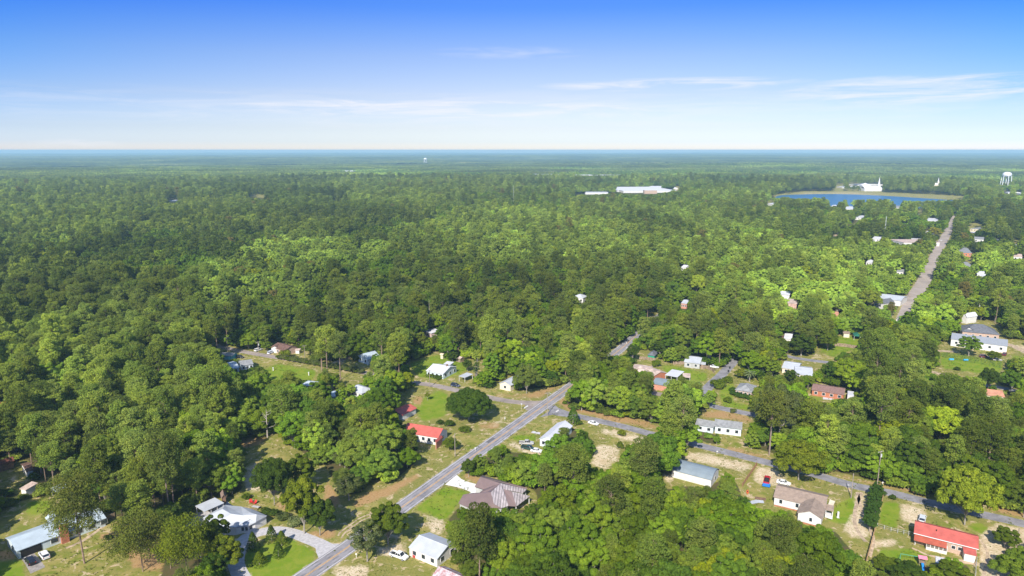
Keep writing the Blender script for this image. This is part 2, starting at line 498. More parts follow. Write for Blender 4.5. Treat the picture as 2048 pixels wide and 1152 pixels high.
    ('l', [(335, 333), (408, 343), (398, 367), (350, 357)]), ('l', [(1480, 123), (1528, 128), (1522, 162), (1500, 150)]),
    ('l', [(1422, 275), (1478, 268), (1472, 340), (1425, 357)]), ('l', [(1125, 405), (1150, 375), (1240, 375), (1285, 400), (1200, 413)]),
    ('k', [(0, 720), (90, 700), (140, 712), (0, 790)]),
]

GREEN = Mask()
for reg, pts in [
    ('c', [(180, 940), (440, 750), (640, 810), (560, 880), (430, 1040)]),
    ('i', [(560, 700), (680, 630), (780, 650), (760, 830), (700, 860), (560, 880), (500, 760)]),
    ('i', [(450, 430), (560, 380), (700, 345), (900, 400), (950, 480), (750, 550), (550, 540)]),
    ('j', [(640, 470), (770, 420), (1080, 470), (1060, 560), (780, 560), (690, 570)]),
    ('g', [(460, 350), (600, 360), (870, 420), (830, 490), (560, 470)]),
    ('g', [(930, 560), (1050, 460), (1070, 560), (1040, 640), (1180, 660), (1190, 720), (960, 680)]),
    ('g', [(1700, 230), (1850, 120), (2048, 140), (2048, 220), (1830, 300)]), ('g', [(1640, 600), (1760, 600), (1740, 650), (1640, 640)]),
    ('h', [(550, 450), (730, 430), (740, 545), (550, 525)]), ('h', [(1370, 560), (1900, 640), (1850, 760), (1400, 700)]),
    ('h', [(1940, 590), (2048, 600), (1940, 640)]), ('c', [(900, 360), (1160, 340), (1150, 420), (1000, 410)]),
    ('f', [(560, 590), (720, 500), (740, 600), (700, 740), (560, 740), (480, 700)]), ('f', [(1560, 760), (1700, 720), (1830, 790), (1740, 830)]),
    ('f', [(900, 940), (1160, 930), (1350, 990), (1200, 1100), (900, 1100)]), ('f', [(930, 560), (1060, 560), (1080, 640), (1050, 790), (900, 740)]),
    ('b', [(350, 950), (560, 880), (700, 840), (920, 960), (740, 1150), (350, 1150)]), ('a', [(0, 1060), (180, 1010), (260, 1150), (0, 1150)]),
    ('a', [(200, 560), (440, 540), (420, 640), (200, 700)]),
]:
    GREEN.poly(Q(reg, *pts))
SAND = Mask()
for reg, pts in [
    ('c', [(1620, 420), (1830, 430), (1800, 560), (1690, 640), (1560, 590)]), ('c', [(880, 410), (1020, 400), (1040, 440), (1190, 470), (1200, 560), (1040, 500)]),
    ('c', [(760, 290), (900, 200), (960, 150), (900, 140), (1000, 150), (880, 270), (800, 310)]), ('c', [(1840, 330), (2048, 360), (2048, 400), (1850, 420)]),
    ('e', [(640, 200), (780, 160), (1230, 270), (1150, 350), (1040, 320), (640, 240)]), ('e', [(1230, 280), (1370, 285), (1500, 400), (1400, 450), (1240, 440), (1190, 380)]),
    ('e', [(480, 320), (600, 320), (590, 400), (510, 440)]), ('e', [(690, 430), (800, 430), (760, 490), (700, 480)]), ('f', [(700, 480), (830, 490), (790, 700), (860, 850), (700, 870), (600, 780), (700, 640)]),
    ('f', [(1060, 560), (1290, 600), (1290, 700), (1180, 760), (1070, 720)]), ('f', [(1800, 730), (2048, 780), (2048, 1150), (1680, 1150), (1690, 830)]),
    ('f', [(840, 850), (1080, 850), (1040, 920), (840, 950)]), ('b', [(330, 290), (490, 230), (500, 330), (480, 500), (340, 500)]),
    ('b', [(1730, 640), (1940, 700), (1930, 820), (1820, 840)]), ('b', [(1400, 920), (1640, 860), (1640, 1000), (1340, 1010)]), ('b', [(1050, 1060), (1340, 1050), (1300, 1150), (1000, 1150)]),
    ('g', [(0, 840), (420, 940), (300, 990), (0, 900)]), ('h', [(360, 560), (440, 570), (500, 640), (380, 610)]), ('h', [(1250, 700), (1340, 700), (1430, 750), (1250, 750)]),
    ('h', [(1360, 545), (1500, 550), (1520, 575), (1370, 575)]), ('h', [(1930, 500), (2048, 510), (2048, 585), (1960, 560)]), ('m', [(30, 245), (300, 210), (700, 205), (1500, 245), (1500, 275), (1000, 250), (60, 250)]),
    ('j', [(1190, 430), (1330, 375), (1340, 395), (1220, 450)]), ('j', [(890, 385), (1000, 330), (1050, 335), (940, 400)]), ('g', [(1400, 410), (1450, 400), (1470, 450), (1420, 450)]),
    ('g', [(930, 350), (1000, 360), (900, 400), (860, 380)]), ('g', [(1080, 350), (1130, 370), (1060, 420)]), ('a', [(740, 800), (900, 740), (900, 780), (760, 830)]), ('a', [(60, 440), (150, 420), (150, 330), (40, 370)]),
]:
    SAND.poly(Q(reg, *pts), 0.76)
STRAW = Mask()
for reg, pts in [
    ('c', [(1300, 90), (1400, 170), (2048, 300), (2048, 240), (1500, 120), (1380, 40)]), ('c', [(540, 650), (640, 650), (760, 690), (690, 750), (590, 700)]),
    ('c', [(640, 280), (880, 240), (860, 310), (700, 310)]), ('b', [(270, 90), (400, 50), (560, 50), (500, 110), (290, 170)]), ('b', [(560, 560), (770, 590), (740, 660), (590, 620)]),
    ('b', [(740, 800), (1100, 770), (1060, 870), (850, 850)]), ('b', [(1240, 520), (1320, 480), (1500, 430), (1600, 430), (1500, 520), (1300, 600), (1160, 640)]),
    ('b', [(1000, 360), (1120, 560), (1030, 700), (960, 520)]), ('e', [(980, 110), (1370, 210), (1360, 250), (990, 170)]), ('f', [(430, 300), (1300, 500), (1300, 545), (900, 450), (480, 345)]),
    ('f', [(1740, 570), (2048, 670), (2048, 730), (1780, 650)]), ('g', [(0, 740), (520, 840), (480, 880), (300, 840), (0, 795)]), ('g', [(790, 720), (960, 700), (1230, 790), (1190, 820), (930, 780), (800, 780)]),
    ('i', [(1110, 650), (1350, 660), (1680, 580), (1660, 620), (1480, 700), (1130, 690)]), ('i', [(470, 700), (560, 660), (600, 700), (540, 790)]), ('a', [(740, 830), (1080, 740), (1000, 810), (800, 880)]),
    ('a', [(960, 930), (1300, 980), (1300, 1130), (1030, 1100)]), ('a', [(0, 880), (130, 960), (150, 1020), (0, 1060)]), ('f', [(1690, 860), (1830, 900), (1800, 1010), (1690, 1010)]), ('c', [(0, 740), (230, 640), (260, 680), (60, 800), (0, 850)]),
    ('m', [(100, 200), (400, 205), (760, 207), (760, 195), (100, 190)]), ('m', [(950, 215), (1640, 245), (1600, 225), (950, 200)]), ('g', [(1040, 700), (1200, 750), (1190, 770), (1040, 720)]), ('c', [(900, 300), (1120, 290), (1100, 330), (1040, 330)]),
]:
    STRAW.poly(Q(reg, *pts), 0.85)
ROCK = Mask()

# ------------------------------------------------------------------ roads: centre lines in photo pixels, widths in metres
def cline(pts):
    return [G(p[0], p[1])[:2] for p in pts]


def smooth(pts, step=3.0):
    """Catmull-Rom through the points"""
    P = [np.array(p, float) for p in pts]
    P = [2 * P[0] - P[1]] + P + [2 * P[-1] - P[-2]]
    out = []
    for k in range(1, len(P) - 2):
        n = max(2, int(np.linalg.norm(P[k + 1] - P[k]) / step))
        for j in range(n):
            t = j / n
            out.append(0.5 * ((2 * P[k]) + (-P[k - 1] + P[k + 1]) * t + (2 * P[k - 1] - 5 * P[k] + 4 * P[k + 1] - P[k + 2]) * t * t + (-P[k - 1] + 3 * P[k] - 3 * P[k + 1] + P[k + 2]) * t ** 3))
    out.append(P[-2])
    return np.array(out)


ROADS = []


def ribbon(name, C, w, z, m, off=0.0, kind='structure', w2=None, dash=None):
    d = np.gradient(C, axis=0)
    d /= np.linalg.norm(d, axis=1)[:, None]
    nrm = np.stack([d[:, 1], -d[:, 0]], 1)
    ww = np.full(len(C), w) if w2 is None else np.linspace(w, w2, len(C))
    mb = MB()
    for k in range(len(C) - 1):
        if dash and (k // dash) % 2: continue
        a, b = C[k] + nrm[k] * (off - ww[k] / 2), C[k] + nrm[k] * (off + ww[k] / 2)
        c_, e_ = C[k + 1] + nrm[k + 1] * (off + ww[k + 1] / 2), C[k + 1] + nrm[k + 1] * (off - ww[k + 1] / 2)
        mb.face([(a[0], a[1], z), (b[0], b[1], z), (c_[0], c_[1], z), (e_[0], e_[1], z)])
    o = mb.build(name, m)
    tag(o, kind=kind)
    return o


def road(name, px, w, m, z=0.03, store=True, w2=None):
    C = smooth(cline(px))
    if store: ROADS.append((C, w))
    o = ribbon(name, C, w, z, m, w2=w2)
    return C, o


asph = mat('asphalt grey', (0.285, 0.27, 0.285), 0.9, 0.16, 0.18, spec=0.2)
asph2 = mat('asphalt worn grey', (0.25, 0.24, 0.255), 0.92, 0.18, 0.25, spec=0.2)
asph3 = mat('asphalt pinkish street', (0.31, 0.26, 0.23), 0.92, 0.16, 0.12, spec=0.2)
conc = mat('pale concrete', (0.55, 0.53, 0.55), 0.85, 0.06, 0.4)
gravel = mat('pale gravel drive', (0.47, 0.45, 0.455), 0.95, 0.12, 1.2)
yel = mat('yellow road paint', (0.62, 0.34, 0.07), 0.8, 0.18, 2.0)
whi = mat('white road paint', (0.62, 0.60, 0.58), 0.8, 0.15, 2.0)
dirt = mat('sandy track', (0.46, 0.35, 0.24), 0.95, 0.25, 0.6)

main_px = [(520, 1218), (612, 1151.5), (694.6, 1095), (808.8, 1011), (922, 929), (975, 891.5), (1059.8, 831), (1131.7, 779.5), (1190, 736), (1240, 699), (1269, 674), (1292, 655), (1320, 632), (1350, 612)]
CM, _ = road('road', main_px, 6.6, asph)
for off, nm, mm in ((-0.17, 'centre_line', yel), (0.17, 'centre_line', yel), (-2.75, 'edge_line', whi), (2.75, 'edge_line', whi)):
    ribbon(nm, CM, 0.16 if mm is yel else 0.2, 0.036, mm, off=off)
wear = mat('worn asphalt', (0.245, 0.232, 0.240), 0.85, 0.22, 0.25)
for off in (-2.25, -0.9, 0.9, 2.25):
    ribbon('tyre_wear', CM, 0.55, 0.033, wear, off=off)
tar = mat('tar patch', (0.15, 0.145, 0.15), 0.9, 0.15, 0.5)
for k, o_ in ((14, 1.4), (37, -1.7), (61, 1.2), (90, -1.2), (118, 1.6)):
    if k + 3 < len(CM): ribbon('tar_patch', CM[k:k + 3], 1.6, 0.0345, tar, off=o_)
side_l = Q('x', (1092, 808), (1075, 806), (1030, 804), (983, 796), (940, 787), (910.8, 780), (865, 770), (832, 766), (770, 754), (735, 747), (665, 732), (612, 724), (576, 718.5), (512, 708), (461.6, 698), (433.6, 691), (405, 685))
CL_, _ = road('side_street', side_l, 5.0, asph3, 0.02)
side_r = Q('x', (1100, 812), (1113, 822), (1135.5, 828), (1199, 842), (1250, 854), (1302, 868), (1375, 885), (1443.8, 902), (1546.6, 928), (1631.7, 949.5), (1706, 971), (1782, 986), (1878.4, 1010), (1985, 1033.5), (2048, 1048), (2150, 1078))
CR_, _ = road('side_street', side_r, 5.2, asph2, 0.024)
road('street', Q('x', (1475, 716), (1464, 727), (1443.8, 749), (1420, 771), (1405, 790), (1412, 806), (1436, 815), (1504, 829), (1580, 846)), 5.2, asph2, 0.02)
road('street', Q('x', (1290, 783), (1327, 790), (1370, 798), (1412, 806)), 4.6, asph3, 0.026)
road('lane', Q('x', (1540, 700), (1573, 712), (1610, 719), (1657, 725), (1700, 731)), 5.0, asph2, 0.02)
road('lane', Q('x', (1960, 768), (1998, 775), (2048, 784), (2120, 795)), 5.0, asph2, 0.02)
CF, _ = road('long_street', Q('x', (1810, 640), (1829, 594), (1846, 566), (1861, 533), (1875, 502), (1890, 474), (1903, 449), (1912, 430)), 11.0, mat('sun bleached street', (0.37, 0.31, 0.27), 0.92, 0.12, 0.08), 0.02, w2=10)
road('lane', Q('x', (1660, 476), (1690, 462), (1712, 448), (1728, 434)), 5, dirt, 0.02)
road('dirt_track', Q('h', (1360, 556), (1430, 560), (1510, 566)), 3.5, dirt, 0.02)
road('dirt_track', Q('h', (1900, 500), (1960, 520), (2048, 560), (2120, 600)), 5.0, dirt, 0.02)
road('dirt_track', Q('h', (1240, 735), (1300, 722), (1400, 742), (1450, 760)), 3.5, dirt, 0.02)
road('dirt_track', Q('j', (1330, 372), (1240, 410), (1200, 440)), 4.0, dirt, 0.016)
# drives
CD, _ = road('driveway', Q('b', (1010, 930), (930, 890), (850, 858), (780, 830), (700, 803), (600, 790), (500, 800), (420, 825), (340, 880), (300, 960), (285, 1060), (330, 1160), (380, 1230)), 4.4, gravel, 0.016)


def patch(name, reg, pts, m, z, kind='structure', label=None, cat=None, thick=None):
    mb = MB()
    P = [G(p[0], p[1]) for p in Q(reg, *pts)]
    if thick:
        mb.slab([(p[0], p[1], z) for p in P], thick)
    else:
        mb.face([(p[0], p[1], z) for p in P])
    o = mb.build(name, m)
    return tag(o, label, cat, kind=kind)


patch('driveway', 'b', [(905, 905), (1085, 895), (1110, 905), (1010, 960), (935, 1010), (915, 960)], gravel, 0.012)
patch('driveway', 'b', [(270, 880), (330, 825), (400, 800), (440, 800), (430, 850), (330, 930), (270, 960)], gravel, 0.014)
patch('driveway', 'a', [(1445, 770), (1560, 650), (1640, 640), (1790, 560), (1830, 600), (1700, 700), (1640, 760), (1560, 880), (1480, 960), (1430, 860)], gravel, 0.014)
wconc = mat('white new concrete', (0.74, 0.71, 0.68), 0.8, 0.04, 0.5)
patch('driveway', 'c', [(435, 745), (525, 668), (560, 700), (600, 720), (680, 742), (735, 790), (720, 830), (640, 850), (600, 830), (640, 805), (560, 772)], wconc, 0.014)
patch('driveway', 'a', [(150, 985), (250, 955), (300, 1000), (357, 1080), (240, 1132), (200, 1060)], mat('stained concrete', (0.30, 0.27, 0.25), 0.9, 0.2, 0.8), 0.012)
patch('road_shoulder', 'c', [(1215, 190), (1310, 135), (1420, 175), (1400, 215), (1280, 195), (1180, 215)], asph2, 0.018)
patch('road_shoulder', 'c', [(1060, 110), (1180, 85), (1260, 75), (1120, 160), (1070, 160)], asph3, 0.018)
patch('path', 'c', [(1110, 335), (1125, 322), (1185, 335), (1180, 350)], conc, 0.014)
patch('path', 'f', [(1170, 925), (1280, 975), (1440, 1010), (1560, 1020), (1670, 1050), (1670, 1065), (1540, 1045), (1420, 1025), (1270, 985), (1165, 935)], mat('sandstone paving', (0.52, 0.38, 0.25), 0.9, 0.12, 1.0), 0.014)
patch('patio', 'g', [(1760, 590), (1840, 600), (1840, 630), (1755, 625)], conc, 0.014)
patch('stop_line', 'i', [(1365, 770), (1400, 750), (1405, 758), (1372, 778)], whi, 0.04)
patch('stop_line', 'i', [(1618, 800), (1640, 785), (1648, 790), (1628, 806)], whi, 0.04)
for k, (p0, p1, p2) in enumerate([((1090, 835), (1110, 800), (1250, 700)), ((1115, 850), (1150, 800), (1270, 715)), ((1270, 715), (1330, 690), (1400, 670)), ((1250, 700), (1310, 672), (1390, 650))]):
    road('wheel_track', Q('b', p0, p1, p2), 0.55, dirt, 0.014, store=False)
for pts in ([(735, 490), (760, 600), (800, 720), (860, 850), (830, 1000)], [(770, 490), (720, 620), (720, 760), (800, 880)]):
    road('wheel_track', Q('f', *pts), 1.1, dirt, 0.012, store=False)
road('wheel_track', Q('f', (1700, 860), (1760, 960), (1740, 1100), (1720, 1200)), 0.8, dirt, 0.012, store=False)
road('wheel_track', Q('f', (1990, 900), (1900, 990), (1850, 1060), (1900, 1150)), 2.2, dirt, 0.012, store=False)
road('sandy_path', Q('a', (520, 930), (640, 880), (760, 800), (840, 740)), 1.1, dirt, 0.012, store=False)


for zx, zy in ((208, 180), (208, 222)):
    patch('lane_marking', 'g', [(zx - 3, zy - 6), (zx + 3, zy - 6), (zx + 3, zy + 7), (zx - 3, zy + 7)], whi, 0.045)

# ------------------------------------------------------------------ buildings
FOOT = []      # (cx, cy, ux, uy, hu, hv) footprints kept free of trees
glass = mat('window glass dark', (0.03, 0.04, 0.05), 0.15, 0.3, 0.5, spec=0.6)
trimw = mat('white trim paint', (0.66, 0.65, 0.63), 0.6, 0.03)
m_white = mat('white siding', (0.64, 0.625, 0.60), 0.7, 0.06, 0.6)
m_paleblue = mat('pale blue siding', (0.55, 0.63, 0.66), 0.7, 0.07, 0.6)
m_cream = mat('cream siding', (0.70, 0.62, 0.47), 0.75, 0.07, 0.6)
m_pink = mat('pinkish brick', (0.50, 0.24, 0.17), 0.85, 0.14, 2.5)
m_brick = mat('red brown brick', (0.42, 0.16, 0.09), 0.85, 0.18, 3.0)
m_tanbrick = mat('tan brick', (0.46, 0.33, 0.25), 0.85, 0.12, 2.0)
m_grey = mat('grey siding', (0.42, 0.42, 0.40), 0.8, 0.1, 0.8)
m_brown = mat('brown boards', (0.20, 0.12, 0.08), 0.85, 0.2, 1.5)
m_dark = mat('dark open interior', (0.02, 0.018, 0.016), 0.9, 0.2)  # near black, for the painted-in garage shade and a vent pipe
m_wood = mat('weathered wood', (0.27, 0.20, 0.14), 0.9, 0.25, 1.2)
m_door = mat('red door paint', (0.45, 0.05, 0.05), 0.5, 0.1)
m_green = mat('green paint', (0.03, 0.30, 0.17), 0.6, 0.1)
r_silver = mat('silver metal roof', (0.46, 0.48, 0.51), 0.62, 0.07, 0.25, metal=0.0, spec=0.5)
r_white = mat('white metal roof', (0.58, 0.58, 0.61), 0.6, 0.05, 0.25, spec=0.4)
r_blue = mat('pale blue metal roof', (0.42, 0.49, 0.54), 0.6, 0.07, 0.3, spec=0.4)
r_slate = mat('blue grey metal roof', (0.20, 0.245, 0.28), 0.6, 0.07, 0.3, spec=0.4)
r_red = mat('salmon red metal roof', (0.48, 0.110, 0.085), 0.65, 0.10, 0.5, spec=0.4)
r_orange = mat('orange red metal roof', (0.48, 0.115, 0.065), 0.65, 0.10, 0.6, spec=0.4)
r_brown = mat('brown shingle roof', (0.16, 0.09, 0.07), 0.9, 0.2, 1.0)
r_tan = mat('tan shingle roof', (0.300, 0.225, 0.175), 0.92, 0.12, 0.8)
r_grey = mat('grey shingle roof', (0.26, 0.265, 0.27), 0.92, 0.14, 0.8)
r_dgrey = mat('charcoal shingle roof', (0.13, 0.135, 0.15), 0.92, 0.14, 0.8)
r_pink = mat('pinkish weathered roof', (0.52, 0.40, 0.34), 0.9, 0.2, 0.5)
r_salmon = mat('salmon tile roof', (0.52, 0.25, 0.16), 0.9, 0.12, 0.5)
r_mauve = mat('brown mauve metal roof', (0.185, 0.130, 0.122), 0.55, 0.06, 0.3, spec=0.4)
r_rust = mat('rusty tin roof', (0.52, 0.52, 0.55), 0.7, 0.0, 0.9, col2=(0.30, 0.035, 0.02))
r_dust = mat('rust brown tin', (0.17, 0.06, 0.04), 0.85, 0.3, 0.7)


def rect(A, B, C, z=None):
    """A,B = ends of the front eave, C = end of the side eave beyond B (photo pixels, eave height z)"""
    a = Vector(G(A[0], A[1], z)); b_ = Vector(G(B[0], B[1], z)); c = Vector(G(C[0], C[1], z))
    u = (b_ - a); Lu = u.length; u.normalize()
    v = Vector((-u.y, u.x, 0))
    d = (c - b_).dot(v)
    if d < 0: v = -v; d = -d
    return a, u, v, Lu, d


def add_window(par, p, u, nrm, w=1.1, h=1.3, m=None, label=None):
    """window in a wall: white frame with a dark pane; p = centre on the wall face"""
    ang = math.atan2(u.y, u.x)
    mb = MB(); q = p + nrm * 0.03
    mb.box(q, (w + 0.24, 0.12, h + 0.24), ang)
    f = mb.build('window', trimw, par)
    mb = MB(); q = p + nrm * 0.07
    mb.box(q, (w, 0.10, h), ang)
    mb.build('pane', m or glass, f)
    return f


def wing(par, A, B, C, eh=2.7, rh=1.4, roof='gable', ridge='u', wm=None, rm=None, over=0.35, walls=True, wins='', base=0.0,
         door=None, gable_m=None, posts=0, thick=0.14, far=False, wh=None, foot=True):
    a, u, v, Lu, Lv = rect(A, B, C, eh)
    if a.y > (a + v * Lv).y and False: pass
    # corners of the eave rectangle (roof edge)
    P = lambda s, t_, z: tuple(a + u * s + v * t_ + Vector((0, 0, z - eh)))
    if foot: FOOT.append(((a + u * Lu / 2 + v * Lv / 2).x, (a + u * Lu / 2 + v * Lv / 2).y, u.x, u.y, Lu / 2, Lv / 2))
    rz = eh + rh
    rb = MB()
    if roof == 'gable':
        if ridge == 'u':
            rb.slab([P(0, 0, eh), P(Lu, 0, eh), P(Lu, Lv / 2, rz), P(0, Lv / 2, rz)], thick)
            rb.slab([P(0, Lv / 2 + .01, rz), P(Lu, Lv / 2 + .01, rz), P(Lu, Lv, eh), P(0, Lv, eh)], thick)
            if not far: rb.tube(P(-.02, Lv / 2, rz + .02), P(Lu + .02, Lv / 2, rz + .02), 0.10, n=6)
        else:
            rb.slab([P(0, 0, eh), P(Lu / 2, 0, rz), P(Lu / 2, Lv, rz), P(0, Lv, eh)], thick)
            rb.slab([P(Lu / 2 + .01, 0, rz), P(Lu, 0, eh), P(Lu, Lv, eh), P(Lu / 2 + .01, Lv, rz)], thick)
            if not far: rb.tube(P(Lu / 2, -.02, rz + .02), P(Lu / 2, Lv + .02, rz + .02), 0.10, n=6)
    elif roof == 'hip':
        if Lu >= Lv:
            r1, r2 = (Lv / 2, Lv / 2), (Lu - Lv / 2, Lv / 2)
            if Lu - Lv < 0.3: r2 = (Lv / 2 + 0.3, Lv / 2)
            rb.slab([P(0, 0, eh), P(Lu, 0, eh), P(*r2, rz), P(*r1, rz)], thick)
            rb.slab([P(Lu, 0, eh), P(Lu, Lv, eh), P(*r2, rz)], thick)
            rb.slab([P(Lu, Lv, eh), P(0, Lv, eh), P(*r1, rz), P(*r2, rz)], thick)
            rb.slab([P(0, Lv, eh), P(0, 0, eh), P(*r1, rz)], thick)
        else:
            r1, r2 = (Lu / 2, Lu / 2), (Lu / 2, Lv - Lu / 2)
            rb.slab([P(0, 0, eh), P(Lu, 0, eh), P(*r1, rz)], thick)
            rb.slab([P(Lu, 0, eh), P(Lu, Lv, eh), P(*r2, rz), P(*r1, rz)], thick)
            rb.slab([P(Lu, Lv, eh), P(0, Lv, eh), P(*r2, rz)], thick)
            rb.slab([P(0, Lv, eh), P(0, 0, eh), P(*r1, rz), P(*r2, rz)], thick)
    elif roof == 'shed':
        rb.slab([P(0, 0, eh), P(Lu, 0, eh), P(Lu, Lv, rz), P(0, Lv, rz)], thick)
    elif roof == 'flat':
        rb.slab([P(0, 0, eh), P(Lu, 0, eh), P(Lu, Lv, eh), P(0, Lv, eh)], 0.3)
    elif roof == 'arch':
        n = 8
        pr = []
        for k in range(n + 1):
            tt = k / n
            pr.append((tt * Lv, eh + rh * math.sin(math.pi * tt) ** 0.8))
        for k in range(n):
            rb.slab([P(0, pr[k][0], pr[k][1]), P(Lu, pr[k][0], pr[k][1]), P(Lu, pr[k + 1][0], pr[k + 1][1]), P(0, pr[k + 1][0], pr[k + 1][1])], thick)
    ro = rb.build('roof', rm, par)
    e = over
    wz = (wh or eh) - thick - 0.02
    if walls:
        wb = MB()
        e2 = min(e, Lu * .2, Lv * .2)
        c = [P(e2, e2, wz), P(Lu - e2, e2, wz), P(Lu - e2, Lv - e2, wz), P(e2, Lv - e2, wz)]
        top = {0: wz, 1: wz, 2: wz, 3: wz}
        for k in range(4):
            j = (k + 1) % 4
            p, q = c[k], c[j]
            pts = [(p[0], p[1], base), (q[0], q[1], base), q, p]
            gable_side = (roof == 'gable') and ((ridge == 'u' and k in (1, 3)) or (ridge == 'v' and k in (0, 2)))
            if gable_side:
                m_ = ((p[0] + q[0]) / 2, (p[1] + q[1]) / 2, rz - thick - 0.12)
                pts = [(p[0], p[1], base), (q[0], q[1], base), q, m_, p]
            if roof in ('arch',) and k in (1, 3):
                arc = []
                n = 6
                for s_ in range(1, n):
                    tt = s_ / n
                    arc.append((q[0] + (p[0] - q[0]) * tt, q[1] + (p[1] - q[1]) * tt, eh + rh * 0.9 * math.sin(math.pi * tt) ** 0.8 - thick))
                pts = [(p[0], p[1], base), (q[0], q[1], base), q] + arc + [p]
            if roof == 'shed' and k != 0:
                hi = rz - thick - 0.05
                if k == 1: pts = [(p[0], p[1], base), (q[0], q[1], base), (q[0], q[1], hi), p]
                if k == 2: pts = [(p[0], p[1], base), (q[0], q[1], base), (q[0], q[1], hi), (p[0], p[1], hi)]
                if k == 3: pts = [(p[0], p[1], base), (q[0], q[1], base), q, (p[0], p[1], hi)]
            wb.face(pts)
        wb.build('wall', wm, par)
        # windows: string like 'F4R2' = four on the front, two on the right end
        import re
        for side, cnt in re.findall(r'([FRLB])(\d+)', wins):
            cnt = int(cnt)
            if side in 'FB':
                ln, o0, du, nr = Lu - 2 * e2, (e2, e2 if side == 'F' else Lv - e2), u, (-v if side == 'F' else v)
            else:
                ln, o0, du, nr = Lv - 2 * e2, (Lu - e2 if side == 'R' else e2, e2), v, (u if side == 'R' else -u)
            for k in range(cnt):
                s_ = ln * (k + 0.5) / cnt
                pp = a + u * o0[0] + v * o0[1] + du * s_
                pp.z = base + (wz - base) * 0.58
                add_window(par, pp, du, nr, w=min(1.2, ln / cnt * 0.55), h=min(1.3, (wz - base) * 0.45))
        if door:
            side, frac, dm = door
            if side == 'F': pp = a + u * (Lu * frac) + v * e2; du, nr = u, -v
            elif side == 'R': pp = a + u * (Lu - e2) + v * (Lv * frac); du, nr = v, u
            else: pp = a + u * e2 + v * (Lv * frac); du, nr = v, -u
            pp.z = base + 1.05
            mb_ = MB(); mb_.box(pp + nr * 0.02, (1.0, 0.12, 2.1), math.atan2(du.y, du.x))
            d_ = mb_.build('door', dm, par)
            mb_ = MB(); mb_.box(pp + nr * 0.09 + du * 0.35, (0.1, 0.06, 0.1), math.atan2(du.y, du.x))
            mb_.build('handle', glass, d_)
    if posts:
        for s_ in range(posts):
            for t_ in (0.25, Lv - 0.25):
                x_ = 0.25 + (Lu - 0.5) * s_ / max(1, posts - 1)
                mb_ = MB(); z1 = eh - thick + (rh * t_ / Lv if roof == 'shed' else 0)
                q = P(x_, t_, z1)
                mb_.box((q[0], q[1], z1 / 2), (0.16, 0.16, z1 - 0.01), math.atan2(u.y, u.x)); mb_.build('post', trimw, par)
    return dict(a=a, u=u, v=v, Lu=Lu, Lv=Lv, P=P, eh=eh, rz=rz, e=min(e, Lu * .2, Lv * .2))


def bld(name, label, cat, A, B, C, group=None, **kw):
    a, u, v, Lu, Lv = rect(A, B, C, kw.get('eh', 2.7))
    c = a + u * Lu / 2 + v * Lv / 2
    r = root(name, (c.x, c.y, 0), label, cat, group)
    w = wing(r, A, B, C, **kw)
    return r, w


def chimney(par, x, y, z0, z1, sx, sy, m, ang=0.0):
    mb = MB(); mb.box((x, y, (z0 + z1) / 2), (sx, sy, z1 - z0), ang)
    c = mb.build('chimney', m, par)
    mb = MB(); mb.box((x, y, z1 + 0.08), (sx + 0.2, sy + 0.2, 0.16), ang); mb.build('chimney_cap', m, c)
    return c


def strip_ridge(par, w, k=1): pass


# --- long pale blue ranch at lower left
A, B, C = Q('a', (128, 957), (838, 692), (740, 600))
H1, w = bld('ranch_house', 'long pale blue metal-roofed ranch house with tall red brick chimney, two cars parked before it', 'house', A, B, C,
            eh=2.7, rh=1.7, wm=m_paleblue, rm=r_blue, wins='R1L1')
u, v, a = w['u'], w['v'], w['a']; ang = math.atan2(u.y, u.x)
mb = MB(); p = a + u * 3.6 + v * 0.32; mb.box((p.x, p.y, 1.15), (5.2, 0.14, 2.25), ang); mb.build('garage_opening', m_dark, H1)  # flat panel on the wall; shade inside the garage is put into its colour
for s_ in (9.5, 13.5, 16.0, 19.5, 23):
    pp = a + u * s_ + v * w['e']; pp.z = 1.5
    add_window(H1, pp, u, -v, 1.8, 1.2)
p = a + u * 12.0 - v * 0.35
chimney(H1, p.x, p.y, 0, 5.6, 2.0, 1.0, m_brick, ang)
A, B, C = Q('a', (345, 735), (440, 700), (420, 660))
wing(H1, *Q('a', (400, 742), (520, 700), (460, 655)), eh=2.8, rh=1.7, roof='gable', ridge='v', wm=m_paleblue, rm=r_blue, foot=False)

# --- cottages of the far lower left yard
bld('small_shed', 'small white shed with brown roof in the sandy yard at far left', 'shed', *Q('a', (160, 268), (205, 330), (245, 280)), eh=3.0, rh=0.9, ridge='v', wm=m_white, rm=r_brown, wins='F1')
bld('low_shed', 'low shed with pinkish white metal roof against the hedge at far left', 'shed', *Q('a', (150, 462), (200, 475), (285, 425)), eh=2.3, rh=0.6, roof='shed', wm=m_white, rm=r_pink)
bld('metal_shelter', 'long open shelter with streaked blue metal roof under the trees at left', 'shelter', *Q('a', (450, 490), (680, 398), (640, 372)), eh=2.4, rh=0.5, roof='shed', wm=m_grey, rm=r_blue, walls=False, posts=4)
bld('tin_barn', 'rusty brown tin barn at the left edge of the picture', 'barn', *Q('a', (-60, 290), (115, 240), (85, 222)), eh=3.0, rh=1.0, wm=m_brown, rm=r_dust)


def poly_roof(par, V, faces, thick=0.12, m=None, name='roof'):
    mb = MB()
    W = [G(x, y, z) for x, y, z in V]
    for f in faces:
        pts = [W[k] for k in f]
        if len(pts) > 3:
            # split so that every slab is planar
            for k in range(1, len(pts) - 1):
                mb.slab([pts[0], pts[k], pts[k + 1]], thick)
        else:
            mb.slab(pts, thick)
    return mb.build(name, m, par), W


